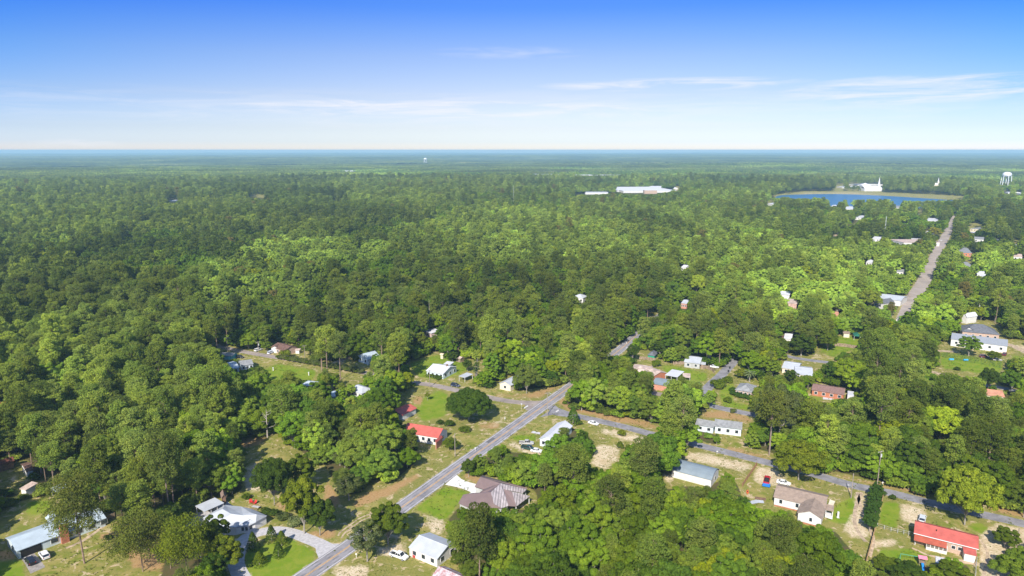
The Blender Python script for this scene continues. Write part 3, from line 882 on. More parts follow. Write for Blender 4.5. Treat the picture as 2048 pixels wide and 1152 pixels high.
def skirt(par, W, loop, m, inset=0.35, name='wall', close=True, dz=0.16):
    """walls dropped to the ground under an eave line"""
    c = Vector((sum(W[k][0] for k in loop) / len(loop), sum(W[k][1] for k in loop) / len(loop), 0))
    P = []
    for k in loop:
        p = Vector(W[k]); d = Vector((c.x - p.x, c.y - p.y, 0)); d.normalize()
        P.append((p.x + d.x * inset, p.y + d.y * inset, p.z - dz))
    mb = MB()
    n = len(P)
    for k in range(n if close else n - 1):
        p, q = P[k], P[(k + 1) % n]
        mb.face([(p[0], p[1], 0), (q[0], q[1], 0), q, p])
    return mb.build(name, m, par), P


def E(x, y, *r):  # zoom crops used for the detailed roofs
    return None


# --- white house with joined hip roofs, lower left
def ze(pts): return [(360 + x / 10.24, 970 + y / 10.24, z) for x, y, z in pts]


V = ze([(470, 665, 2.8), (925, 408, 2.8), (872, 492, 4.8), (1050, 590, 5.2), (1295, 624, 4.8), (1250, 440, 2.8), (600, 865, 2.8), (1140, 865, 2.8),
        (1430, 700, 3.6), (1480, 492, 2.9), (1442, 562, 4.7), (1570, 602, 4.7), (1785, 630, 2.8), (1550, 757, 2.8)])
H2 = root('hip_roof_house', G(V[3][0], V[3][1], 0), 'white house with joined silver hip roofs and screened porch at the curved gravel drive', 'house')
_, W2 = poly_roof(H2, V, [(0, 6, 3, 2), (0, 2, 1), (1, 2, 3, 4, 5), (6, 7, 8, 4, 3), (4, 8, 13, 11, 10), (11, 13, 12), (10, 11, 12, 9), (5, 4, 10, 9)], m=r_silver)
skirt(H2, W2, [0, 6, 7, 13, 12, 9, 5, 1], m_white)
Vp = ze([(1140, 868, 2.7), (1430, 702, 3.4), (1562, 757, 3.0), (1405, 832, 2.4), (1310, 800, 2.5), (1160, 885, 2.4)])
_, Wp = poly_roof(H2, Vp, [(0, 1, 2, 3, 4, 5)], m=r_silver, name='porch_roof')
mb = MB()
pa, pb = Vector(G(*q1('e', 0, 0), 0)), None
pts = [Vector(G(360 + x / 10.24, 970 + y / 10.24, 0)) for x, y in ((1180, 1000), (1410, 975), (1570, 880), (1745, 785))]
for (p, q, nwin, wt) in ((pts[0], pts[1], 3, 1.5), (pts[1], pts[2], 2, 1.5), (pts[2], pts[3], 3, 0.7)):
    d = (q - p).normalized(); nr = Vector((d.y, -d.x, 0))
    if nr.y > 0: nr = -nr
    mw = MB(); m_ = (p + q) / 2
    mw.box((m_.x, m_.y, 1.1), ((q - p).length, 0.15, 2.2), math.atan2(d.y, d.x)); mw.build('porch_wall', m_white, H2)
    for k in range(nwin):
        pp = p + (q - p) * ((k + 0.5) / nwin); pp.z = 1.45
        add_window(H2, pp + nr * 0.07, d, nr, (q - p).length / nwin * 0.72, 1.2)
FOOT.append((W2[3][0], W2[3][1], 1, 0, 13, 11))

r_, w = bld('carport', 'open carport with pale silver roof beside the gravel drive at lower left', 'carport', *[(360 + x / 10.24, 970 + y / 10.24) for x, y in ((500, 545), (905, 365), (760, 245))],
            eh=3.0, rh=0.2, roof='shed', wm=m_grey, rm=r_silver, walls=False, posts=4)
bld('garden_shed', 'small brown gabled shed just behind the silver carport', 'shed', *[(360 + x / 10.24, 970 + y / 10.24) for x, y in ((840, 275), (960, 250), (830, 160))], eh=2.4, rh=1.1, ridge='v', wm=m_brown, rm=mat('old brown shake roof', (0.24, 0.17, 0.14), 0.95, 0.2, 1.5))

# --- brown metal roofed new house by the bright lawn
def zc(pts): return [(900 + x / 11.378, 930 + y / 11.378, z) for x, y, z in pts]


H3 = root('new_house', G(1000, 985, 0), 'new house with brown metal hip roofs, some slopes streaked silver, beside the bright green lawn', 'house')
V = zc([(690, 267, 5.2), (1150, 415, 6.6), (765, 550, 3.0), (560, 490, 3.0), (655, 645, 3.0), (740, 692, 3.2), (932, 618, 6.2), (1745, 552, 3.0), (1660, 635, 3.0),
        (1225, 548, 5.3), (1330, 927, 3.0), (1170, 980, 3.0), (1000, 885, 4.3), (500, 1000, 3.0), (190, 867, 3.0), (300, 672, 4.4), (500, 637, 4.4), (1410, 608, 5.4),
        (1510, 940, 3.0), (1820, 705, 3.0), (740, 232, 3.2), (1760, 520, 3.2)])
_, W3 = poly_roof(H3, V, [(0, 3, 2, 1), (1, 2, 4, 5, 6), (6, 5, 16, 15, 14, 13, 12), (12, 13, 11), (9, 10, 18, 17), (0, 1, 7, 21, 20)], m=r_mauve)
# slopes of bare streaked metal: ribs run down the slope
dv = (Vector(W3[11]) - Vector(W3[9])); dv.z = 0; dv.normalize()
perp = (-dv.y, dv.x)
r_streak = mat('streaked silver metal roof', (0.46, 0.40, 0.40), 0.5, 0.16, 0.9, spec=0.4, stripe=(perp[0], perp[1], 0.85, 0.5))
poly_roof(H3, V, [(1, 7, 8, 9), (1, 9, 10, 11, 12, 6), (17, 19, 18)], m=r_streak, name='streaked_roof', thick=0.13)
skirt(H3, W3, [3, 2, 4, 16, 15, 14, 13, 11, 10, 9, 8, 7, 21, 20], m_grey, 0.5)
for k in (8, 19, 18, 7):
    p = Vector(W3[k]); q = Vector(G(1010, 985, 0)); d = Vector((q.x - p.x, q.y - p.y, 0)).normalized()
    p = p + d * 0.4
    mb = MB(); mb.box((p.x, p.y, 1.42), (0.22, 0.22, 2.84)); mb.build('post', trimw, H3)
FOOT.append((W3[9][0], W3[9][1], 1, 0, 12, 10))

# --- white house with silver gable roof at the bottom edge
H4, w = bld('white_cottage', 'white cottage with silver gable roof and red door at the bottom edge, pickup beside it', 'house', *Q('d', (145, 608), (372, 702), (450, 545)), eh=2.9, rh=1.5,
            wm=m_white, rm=r_silver, wins='F3R2', door=('F', 0.16, m_door))
a, u, v = w['a'], w['u'], w['v']
for s_ in (0.3,):
    q = a + u * s_ + v * 0.2; mb = MB(); mb.box((q.x, q.y, 1.35), (0.16, 0.16, 2.7)); mb.build('post', trimw, H4)
ac = a + u * 6 + v * w['Lv'] * 0.3
bld('rusty_tin_shed', 'shed with peeling rust and silver tin roof cut off by the bottom edge', 'shed', *Q('d', (330, 835), (600, 960), (690, 870)), eh=2.6, rh=1.4, wm=m_wood, rm=r_rust)

# --- red roofed house and its garage
H6, w = bld('red_roof_house', 'white house with coral red gable roof and small brick porch by the pale road', 'house', *Q('c', (95, 330), (380, 377), (468, 312)), eh=3.4, rh=2.1,
            wm=m_white, rm=r_red, wins='F6R1')
wing(H6, *Q('c', (365, 415), (415, 372), (455, 328)), eh=2.9, rh=0.9, roof='shed', ridge='u', wm=m_pink, rm=r_red, over=0.2, foot=False)
bld('red_roof_garage', 'low double garage with coral red roof and white doors behind the red-roofed house', 'garage', *Q('c', (98, 200), (214, 141), (150, 97)), eh=2.6, rh=1.1,
    wm=m_paleblue, rm=r_red)
g7 = [o for o in COL.objects if o.name == 'red_roof_garage'][0]
a, u, v, Lu, Lv = rect(*Q('c', (98, 200), (214, 141), (150, 97)), 2.6)
for s_ in (0.27, 0.73):
    p = a + u * Lu * s_ + v * 0.3
    mb = MB(); mb.box((p.x, p.y, 1.1), (Lu * 0.38, 0.12, 2.1), math.atan2(u.y, u.x)); mb.build('garage_door', trimw, g7)

# --- white metal roofed cottage with pickups beside it
H8, w = bld('corner_cottage', 'cottage with pale metal gable roof partly under oak, two pickups parked beside it', 'house', *Q('c', (1172, 385), (1300, 412), (1402, 275)), eh=3.0, rh=1.8, ridge='v',
            wm=m_paleblue, rm=r_white, wins='F2L3')
wing(H8, *Q('c', (1215, 425), (1262, 432), (1275, 405)), eh=2.4, rh=0.4, roof='shed', wm=m_grey, rm=r_silver, walls=False, posts=2, foot=False)

# --- pale house beyond the side street
H9, w = bld('turquoise_cottage', 'cottage with off-white gable roof, dark and white chimneys and turquoise side wall', 'house', *Q('i', (597, 478), (735, 503), (845, 447)), eh=3.0, rh=1.9, ridge='u',
            wm=m_paleblue, rm=r_white, wins='F4R3')
wing(H9, *Q('i', (735, 425), (790, 432), (812, 412)), eh=2.6, rh=0.3, roof='shed', wm=m_paleblue, rm=r_white, foot=False)
p = G(*q1('i', 766, 512), 0); chimney(H9, p[0], p[1], 0, 5.6, 0.9, 0.9, m_brown)
p = G(*q1('i', 738, 528), 0); chimney(H9, p[0], p[1], 0, 4.4, 1.2, 0.9, trimw)
bld('small_carport', 'small open-sided carport with silver roof right of the turquoise cottage', 'carport', *Q('i', (855, 520), (905, 533), (975, 508)), eh=2.6, rh=0.2, roof='shed', wm=m_grey, rm=r_silver, walls=False, posts=2)
bld('beige_cottage', 'beige gabled cottage with grey roof just left of the pale spreading tree by the road', 'house', *Q('i', (1172, 577), (1266, 597), (1300, 528)), eh=3.0, rh=1.5, ridge='v', wm=m_cream, rm=r_silver, wins='F1')
bld('pink_shed', 'low shed with pinkish roof behind the turquoise cottage', 'shed', *Q('i', (828, 375), (870, 385), (890, 370)), eh=2.3, rh=0.6, wm=m_wood, rm=r_pink)
bld('cream_playhouse', 'small cream rounded playhouse at the hedge behind the turquoise cottage', 'playhouse', *Q('i', (706, 352), (732, 356), (738, 345)), eh=2.4, rh=0.7, roof='arch', wm=m_cream, rm=mat('cream roof', (0.6, 0.5, 0.36), 0.8))
bld('woodland_shed', 'small pinkish shed with white roof below the tall bare trunk', 'shed', *Q('i', (577, 165), (640, 185), (660, 152)), eh=3.2, rh=0.8, roof='shed', wm=mat('pink boards', (0.55, 0.42, 0.38), 0.85), rm=r_white, wins='F1')
bld('hidden_bungalow', 'grey white bungalow with hip roof half hidden by trees above the red garage', 'house', *Q('j', (1305, 618), (1430, 660), (1490, 610)), eh=3.0, rh=1.6, roof='hip', wm=m_white, rm=r_silver, wins='F4')
bld('flat_annex', 'flat pale blue metal roof beside the hidden grey white bungalow', 'outbuilding', *Q('j', (1150, 690), (1300, 672), (1290, 632)), eh=2.9, rh=0.3, roof='shed', wm=m_paleblue, rm=r_blue)
bld('woodland_house', 'round-shouldered pale roof showing among dark trees below the grass field', 'house', *Q('j', (950, 590), (1040, 598), (1050, 560)), eh=3.0, rh=1.3, roof='hip', wm=m_paleblue, rm=r_blue)
bld('roadside_brick_house', 'dark brown roofed house with white gable front and brick wall along the upper left street', 'house', *Q('j', (715, 290), (820, 322), (892, 282)), eh=3.0, rh=1.6, wm=m_tanbrick, rm=r_brown, wins='F3')
r16 = [o for o in COL.objects if o.name == 'roadside_brick_house'][0]
wing(r16, *Q('j', (715, 298), (775, 305), (770, 275)), eh=2.9, rh=1.3, ridge='v', wm=m_white, rm=r_brown, over=0.2, foot=False)
bld('blue_white_cottage', 'small white cottage with light blue steep roof amid trees past the hedge row', 'house', *Q('j', (1395, 360), (1480, 392), (1535, 350)), eh=3.2, rh=2.2, ridge='v', wm=m_paleblue, rm=r_blue, wins='F2')
bld('teal_shed', 'low building with grey roof and teal wall left of the upper left street', 'shed', *Q('j', (312, 358), (412, 362), (400, 335)), eh=2.6, rh=0.8, wm=mat('teal wall', (0.10, 0.38, 0.42), 0.7), rm=r_grey)
bld('blue_bungalow', 'pale blue bungalow with light roof mostly hidden by pine crowns at upper left', 'house', *Q('j', (365, 470), (470, 452), (440, 400)), eh=2.8, rh=1.2, wm=m_paleblue, rm=r_blue, wins='F2')
bld('grey_bungalow', 'pale bungalow with grey roof at the end of the concrete drive, upper left', 'house', *Q('j', (480, 440), (580, 425), (545, 388)), eh=3.0, rh=1.3, wm=m_paleblue, rm=r_grey, wins='F3')
bld('roadside_shed', 'tiny pinkish white shed beside the brown roofed house', 'shed', *Q('j', (902, 316), (940, 318), (940, 308)), eh=2.2, rh=0.4, roof='shed', wm=m_white, rm=r_pink)
bld('edge_house', 'red roof corner showing between pines at the left edge', 'house', *Q('k', (-60, 790), (60, 765), (140, 705)), eh=3, rh=1.5, wm=m_brick, rm=mat('red tile roof', (0.5, 0.10, 0.05), 0.8))

# --- middle right
bld('pink_roof_house', 'house with weathered pinkish hip roof among oaks right of the road', 'house', *Q('g', (225, 400), (375, 420), (408, 365)), eh=3.0, rh=1.8, roof='hip', wm=m_pink, rm=r_pink)
bld('brick_wing', 'long low wing with pinkish grey roof and brick gable beside the pinkish hip roof', 'outbuilding', *Q('g', (320, 400), (425, 440), (465, 392)), eh=3.0, rh=1.2, wm=m_brick, rm=r_pink)
bld('brick_garage', 'pink brick garage with blue grey roof at the lower end of the fenced yard', 'garage', *Q('g', (410, 500), (530, 520), (565, 470)), eh=3.0, rh=1.3, wm=m_pink, rm=r_slate)
bld('white_canopy', 'two-bay white metal canopy standing on posts in the fenced yard', 'canopy', *Q('g', (512, 432), (610, 450), (650, 405)), eh=3.0, rh=0.2, roof='shed', wm=m_white, rm=r_white, walls=False, posts=3)
bld('cream_canopy', 'smaller cream canopy just right of the white metal canopy', 'canopy', *Q('g', (650, 450), (712, 455), (720, 425)), eh=2.6, rh=0.2, roof='shed', wm=m_white, rm=r_pink, walls=False, posts=2)
bld('lean_to_house', 'grey roofed house behind the board fence with small lean-to on its right', 'house', *Q('g', (660, 330), (790, 345), (800, 290)), eh=3.0, rh=1.4, wm=m_grey, rm=r_silver, wins='F2')
r23 = [o for o in COL.objects if o.name == 'lean_to_house'][0]
wing(r23, *Q('g', (790, 348), (832, 352), (835, 308)), eh=2.4, rh=0.6, roof='shed', wm=m_wood, rm=r_silver, foot=False)
bld('green_shed', 'small bright green shed with dark roof beside the road fence', 'shed', *Q('g', (372, 275), (432, 283), (425, 250)), eh=2.6, rh=1.6, roof='hip', wm=m_green, rm=r_dgrey)
bld('brick_hip_house', 'grey hip-roofed brick house with white windows above a round hedge', 'house', *Q('g', (1062, 548), (1200, 572), (1245, 520)), eh=2.9, rh=2.0, roof='hip', wm=m_tanbrick, rm=r_grey, wins='F4L1')
A26 = bld('duplex_house', 'white blue house with stepped grey shingle roof on the corner lot', 'house', *Q('g', (900, 835), (1120, 862), (1142, 808)), eh=3.2, rh=1.5, wm=m_paleblue, rm=r_grey, wins='F3')[0]
wing(A26, *Q('g', (750, 822), (898, 848), (915, 800)), eh=2.8, rh=1.3, wm=m_paleblue, rm=r_grey, wins='F2')
A27 = bld('silver_roof_house', 'long house with silver white roof by the pale lane', 'house', *Q('g', (1535, 425), (1680, 440), (1705, 375)), eh=3.0, rh=1.5, wm=m_cream, rm=r_silver, wins='F3')[0]
wing(A27, *Q('g', (1430, 375), (1560, 395), (1560, 335)), eh=3.0, rh=1.5, wm=m_cream, rm=r_silver, wins='F2')
bld('brown_ranch', 'low brick ranch with long dusky brown roof and dark roof vents', 'house', *Q('g', (1665, 550), (1925, 590), (1925, 535)), eh=2.8, rh=1.2, wm=m_brick, rm=mat('dusky brown roof', (0.24, 0.145, 0.125), 0.9, 0.14), wins='F4')
bld('white_camper', 'white box camper trailer parked right of the brown ranch', 'trailer', *Q('g', (1950, 590), (2000, 597), (2016, 565)), eh=3.0, rh=0.0, roof='flat', wm=m_white, rm=r_white, over=0.05)
A30 = bld('silver_cottage', 'silver roofed cottage peeking between trees above the pale lane', 'house', *Q('g', (1447, 145), (1510, 152), (1550, 110)), eh=3.0, rh=1.3, wm=m_white, rm=r_white)[0]
wing(A30, *Q('g', (1395, 122), (1448, 130), (1450, 108)), eh=2.4, rh=0.4, roof='shed', wm=m_brown, rm=r_brown, foot=False)
bld('hidden_cream_house', 'cream roof showing through oak tops above the fenced yard', 'house', *Q('g', (622, 185), (710, 190), (716, 168)), eh=3.2, rh=1.2, wm=m_cream, rm=r_pink)

# --- blue grey arched building, and the tan roofed house
bld('quonset_building', 'long white-walled building with rounded blue grey metal roof on the sandy lot', 'building', *Q('e', (560, 312), (880, 395), (985, 325)), eh=2.9, rh=1.9, roof='arch', wm=m_white, rm=r_slate, wins='R1', over=0.25)


def zt(*pts): return [(1480 + x / 10.24, 930 + y / 10.24) for x, y in pts]


H33, w = bld('tan_roof_house', 'white house with tan shingle gables, porch and deck, red pickup behind it', 'house', *zt((680, 650), (1750, 905), (1850, 625)), eh=3.3, rh=1.7, wm=m_white, rm=r_tan, wins='', base=0.5)
a, u, v = w['a'], w['u'], w['v']
for s_ in (2.4, 7.4):
    pp = a + u * s_ + v * w['e']; pp.z = 2.1
    add_window(H33, pp, u, -v, 0.9, 1.3)
w2 = wing(H33, *zt((1165, 975), (1690, 1110), (1800, 850)), eh=3.3, rh=1.7, ridge='v', wm=m_white, rm=r_tan, base=0.5, foot=False, thick=0.15)
pp = w2['a'] + w2['u'] * w2['Lu'] * 0.55 + w2['v'] * w2['e']; pp.z = 2.0
add_window(H33, pp, w2['u'], -w2['v'], 0.8, 1.2)
mb = MB(); q = w['a'] + w['u'] * w['Lu'] / 2 + w['v'] * w['Lv'] / 2
mb.box((q.x, q.y, 0.25), (w['Lu'] - 1.0, w['Lv'] - 1.0, 0.5), math.atan2(u.y, u.x)); mb.build('foundation', m_brick, H33)
mb = MB(); q = w2['a'] + w2['u'] * w2['Lu'] / 2 + w2['v'] * w2['Lv'] / 2
mb.box((q.x, q.y, 0.24), (w2['Lu'] - 1.0, w2['Lv'] - 1.0, 0.48), math.atan2(u.y, u.x)); mb.build('foundation', m_brick, H33)
wing(H33, *zt((1745, 915), (1920, 950), (1935, 862)), eh=2.9, rh=0.5, roof='shed', wm=m_white, rm=r_tan, walls=False, posts=2, foot=False)
mb = MB(); mb.slab([G(1480 + x / 10.24, 930 + y / 10.24, 0.9) for x, y in ((1800, 820), (1900, 850), (1950, 745), (1840, 700))], 0.15); mb.build('deck', m_cream, H33)
mb = MB(); mb.slab([G(1480 + x / 10.24, 930 + y / 10.24, 0.9) for x, y in ((1740, 1040), (1890, 1085), (1905, 985), (1760, 950))], 0.5); mb.build('porch_floor', m_white, H33)

# --- long red roofed house lower right
def zr(*pts): return [(1800 + x / 8.258, 1020 + y / 8.258) for x, y in pts]


H34, w = bld('long_red_roof_house', 'long tan brick house with coral red metal roof and white sunroom at lower right', 'house', *zr((228, 382), (1300, 652), (1345, 430)), eh=3.3, rh=1.6, wm=m_tanbrick, rm=r_red, over=0.3)
a, u, v = w['a'], w['u'], w['v']; ang = math.atan2(u.y, u.x)
Lu34 = w['Lu']
mb = MB(); mb.tube(tuple(a + Vector((0, 0, -0.02)) - v * 0.06), tuple(a + u * Lu34 + Vector((0, 0, -0.02)) - v * 0.06), 0.12, n=6); mb.build('gutter', trimw, H34)
wing(H34, *zr((230, 492), (772, 632), (805, 520)), eh=2.5, rh=0.55, roof='shed', wm=m_dark, rm=r_orange, walls=False, foot=False)
wing(H34, *zr((1055, 710), (1272, 757), (1292, 650)), eh=2.5, rh=0.55, roof='shed', wm=m_white, rm=r_red, over=0.25, foot=False)
p0 = Vector(G(*zr((425, 655))[0], 0)); p1 = Vector(G(*zr((770, 742))[0], 0)); d = (p1 - p0).normalized(); nr = Vector((d.y, -d.x, 0)); nr = nr if nr.y < 0 else -nr
mb = MB(); m_ = (p0 + p1) / 2 - nr * 0.6
mb.box((m_.x, m_.y, 1.15), ((p1 - p0).length, 1.0, 2.3), ang); mb.build('sunroom_wall', m_white, H34)
for k in range(5):
    pp = p0 + (p1 - p0) * ((k + 0.5) / 5) - nr * 0.1; pp.z = 1.55
    add_window(H34, pp, d, nr, (p1 - p0).length / 5 * 0.8, 1.0, m=mat('screen glass', (0.16, 0.14, 0.12), 0.4))
for zx, zy in ((245, 570), (430, 620)):
    p = G(*zr((zx, zy))[0], 0); mb = MB(); mb.box((p[0], p[1], 1.25), (0.2, 0.2, 2.5)); mb.build('post', trimw, H34)
for zx in (905, 1010):
    s_ = (zx - 230) / (1300 - 230) * Lu34
    pp = a + u * s_ + v * w['e']; pp.z = 1.9; add_window(H34, pp, u, -v, 0.9, 0.9)
q = Vector(G(*zr((1165, 800))[0], 0)); mb = MB(); mb.box((q.x, q.y + 0.3, 1.2), (1.9, 0.1, 1.0), ang); mb.build('window', glass, H34)
p = a + u * 5.6 + v * w['Lv'] * 0.33
mb = MB(); mb.tube((p.x, p.y, 4.1), (p.x, p.y, 4.75), 0.15, n=8); mb.build('vent_pipe', m_dark, H34)

# --- church pair at right
H35 = bld('long_hall', 'long white hall with flat grey gable roof in front of the dark roofed church', 'hall', *Q('h', (1472, 465), (1920, 523), (1930, 480)), eh=4.2, rh=2.2, wm=m_white, rm=mat('hall grey roof', (0.27, 0.29, 0.32), 0.85, 0.06), wins='F5', over=0.2)[0]
H36 = bld('church_building', 'brick church with dark hip roof and white pillared porch behind the long white hall', 'church', *Q('h', (1560, 405), (1860, 432), (1872, 390)), eh=4.6, rh=4.0, roof='hip', wm=m_tanbrick, rm=r_dgrey, wins='F5')[0]
wing(H36, *Q('h', (1545, 398), (1685, 415), (1690, 385)), eh=4.4, rh=2.6, ridge='v', wm=m_white, rm=r_dgrey, wins='F4', foot=False)
H37 = bld('long_pale_building', 'long building with pale grey flat-pitched roof near the foot of the long street', 'building', *Q('h', (870, 138), (1080, 165), (1095, 125)), eh=4.2, rh=1.4, wm=m_white, rm=r_silver)[0]
bld('gabled_annex', 'white gabled annex with slate roof in front of the long pale building', 'annex', *Q('h', (862, 172), (935, 188), (955, 158)), eh=4.2, rh=2.4, ridge='v', wm=m_white, rm=r_dgrey, wins='F2')
bld('brick_ruin', 'old brick building with flat top among trees, white roof just behind it', 'building', *Q('h', (185, 180), (262, 186), (270, 152)), eh=6.5, rh=0, roof='flat', wm=mat('pale old brick', (0.50, 0.33, 0.27), 0.9, 0.3, 1.0), rm=r_pink)
bld('white_roof_building', 'white roof right behind the old brick building', 'building', *Q('h', (125, 112), (205, 118), (215, 90)), eh=4.5, rh=1, wm=m_white, rm=r_white)
bld('salmon_roof_house', 'long low house with salmon tiled roof at the right edge', 'house', *Q('h', (1745, 905), (1900, 922), (2000, 885)), eh=3.0, rh=1.4, wm=m_cream, rm=r_salmon, wins='F3')
bld('white_gable_house', 'narrow white gable end just behind the dark church roof', 'house', *Q('h', (1555, 285), (1600, 295), (1615, 268)), eh=4.5, rh=2.4, ridge='v', wm=m_white, rm=r_white)
bld('green_roof_house', 'small house with green metal roof between crowns', 'house', *Q('h', (1035, 310), (1080, 318), (1085, 280)), eh=3.2, rh=2, ridge='v', wm=m_white, rm=mat('green roof', (0.07, 0.22, 0.12), 0.7))
bld('green_tent', 'dark green canopy tent at the back of the grassy yard', 'tent', *Q('h', (708, 440), (765, 445), (768, 420)), eh=2.6, rh=0.9, roof='hip', wm=m_dark, rm=mat('green canvas', (0.02, 0.14, 0.09), 0.9), walls=False, posts=2)
bld('small_orange_shed', 'tiny tan shed at the back edge of the grassy yard', 'shed', *Q('h', (625, 420), (680, 424), (684, 405)), eh=2.6, rh=0.6, wm=m_cream, rm=r_tan)
bld('orange_roof_hut', 'orange roofed hut peeking out of crowns below the old brick building', 'hut', *Q('h', (530, 280), (590, 285), (598, 250)), eh=3.5, rh=1.2, wm=m_wood, rm=r_salmon)

# --- small buildings seen along the long street and beyond: (name, label, zoomed px A, B, C, eave, ridge, type, wall, roof)
far = [
    ('flat_roof_school', 'white building with flat pale roof left of the long street', 'm', (985, 585), (1100, 610), (1145, 560), 5, 0, 'flat', m_white, r_pink),
    ('flat_roof_shop', 'low white flat roofed shop close behind the white school building', 'm', (1150, 600), (1235, 605), (1240, 580), 4, 0, 'flat', m_white, r_white),
    ('orange_front_store', 'grey roofed store with bright orange front right of the long street', 'm', (1550, 690), (1640, 695), (1645, 640), 4.5, 1, 'gable', mat('orange wall', (0.52, 0.20, 0.11), 0.7), r_grey),
    ('tan_block', 'tan block building with grey roof at the upper end of the long street', 'm', (1625, 498), (1700, 505), (1715, 470), 5, 0, 'flat', m_cream, r_grey),
    ('low_white_store', 'low pale building in front of the tan block', 'm', (1608, 525), (1660, 535), (1690, 508), 4, 0, 'flat', m_tanbrick, r_white),
    ('white_kiosk', 'narrow white building left of the long street top', 'm', (1268, 530), (1298, 532), (1300, 495), 6, 0, 'flat', m_white, r_white),
    ('grey_house', 'grey roofed house right of the long street below the orange store', 'm', (1578, 795), (1645, 798), (1650, 760), 3.5, 1.5, 'gable', m_grey, r_grey),
    ('white_house', 'small white house among trees right of the long street', 'm', (1695, 872), (1748, 880), (1752, 855), 3.2, 1, 'gable', m_white, r_white),
    ('right_edge_house', 'pale gabled house at the right edge level with the white school', 'm', (1958, 625), (2005, 635), (2015, 600), 4, 2, 'gable', m_white, r_grey),
    ('pale_low_house', 'pale low roof left of the right edge gabled house', 'm', (1822, 600), (1870, 602), (1875, 582), 3.2, 1, 'gable', m_white, r_grey),
    ('white_strip_building', 'flat white strip building at the head of the long street', 'm', (1282, 436), (1375, 440), (1380, 420), 4, 0, 'flat', m_white, r_white),
    ('tall_white_house', 'tall white house with pink wall near the lake shore', 'm', (1205, 388), (1245, 392), (1255, 360), 6, 1.5, 'gable', mat('pale pink wall', (0.62, 0.45, 0.42), 0.8), r_blue),
    ('crossroad_store', 'white front store at the end of the sandy lane', 'm', (712, 412), (785, 416), (790, 398), 4, 0, 'flat', m_white, r_white),
    ('lakeside_house', 'white roof in the trees on the near lake shore, leftmost of three', 'm', (522, 328), (570, 330), (580, 314), 4, 1.5, 'gable', m_white, r_white),
    ('lakeside_villa', 'cream house on the near lake shore left of the crossing lane', 'm', (642, 348), (700, 350), (708, 325), 5, 1.5, 'gable', m_cream, r_white),
    ('lakeside_lodge', 'white and dark roofed lodge on the near lake shore, rightmost', 'm', (1022, 335), (1072, 337), (1076, 320), 5, 1.5, 'gable', m_white, r_grey),
    ('woodland_villa', 'white roofed villa in the deep woods above the curving road', 'l', (565, 252), (655, 262), (670, 240), 4, 2, 'hip', m_white, r_silver),
    ('woodland_cabin', 'grey roofed cabin in the deep woods left of the white villa', 'l', (340, 355), (395, 362), (405, 345), 3.2, 1.2, 'gable', m_grey, r_grey),
    ('woodland_barn', 'pale grey roof behind the yellow tree', 'l', (1485, 155), (1522, 160), (1528, 135), 4, 1.5, 'gable', m_white, r_blue),
    ('roadside_cabin', 'small pinkish cabin at the bend of the wooded road', 'l', (1425, 300), (1472, 305), (1475, 272), 4, 1.2, 'gable', m_pink, r_silver),
]
for nm, lb, reg, A, B, C, eh, rh, rt, wm_, rm_ in far:
    bld(nm, lb, 'building' if rt == 'flat' else 'house', *Q(reg, A, B, C), eh=eh, rh=rh, roof=rt, wm=wm_, rm=rm_, over=0.2, far=True, wins='F3')


for nm, lb, px0, py0, w_, h_, rm_ in [
    ('hidden_roof_house', 'pale roof among trees between the long street and the orange fronted store row', 1958, 478, 20, 6, r_grey),
    ('town_house', 'white house low among crowns left of the long street middle', 1738, 524, 12, 7, r_white),
    ('town_house', 'small grey roof beside the sandy shoulder of the long street', 1800, 543, 14, 5, r_grey),
    ('town_house', 'small pale house at the far right edge below the gabled one', 2036, 513, 18, 8, r_pink),
    ('town_house', 'white roof near the far right water tower', 2012, 384, 9, 4, r_white),
    ('town_house', 'flat pale roof right of the water tower roof', 2036, 386, 10, 3, r_white),
    ('lake_house', 'small white house in pines left of the white church', 1679, 373, 12, 6, r_white),
    ('lake_house', 'low pale roof in pines just left of the white church', 1706, 368, 16, 5, r_grey),
    ('wood_house', 'small pale roof in dense woods left of the crossing lane', 1540, 407, 10, 4, r_white),
    ('town_house', 'tan roof beside the long street on its right, lower end', 1962, 548, 16, 7, r_white),
    ('town_house', 'pale low shop left of the white kiosk', 1752, 477, 16, 5, r_white),
    ('wood_house', 'pale grey roof deep in the woods left of the silver cottage', 1367, 534, 10, 5, r_white),
    ('wood_house', 'tiny white wall showing among left woods beyond the pines', 345, 402, 16, 4, r_white),
]:
    A_, B_, C_ = (px0 - w_ / 2, py0), (px0 + w_ / 2, py0 + 1.2), (px0 + w_ / 2 + 2, py0 - h_ * .6)
    bld(nm, lb, 'house', A_, B_, C_, eh=4.0, rh=1.6, wm=m_white, rm=rm_, over=0.2, far=True, wins='F2')
    OPEN_POLYS.append(('x', [(px0 - w_ / 2 - 2, py0 - h_), (px0 + w_ / 2 + 3, py0 - h_), (px0 + w_ / 2 + 3, py0 + 4), (px0 - w_ / 2 - 2, py0 + 4)]))


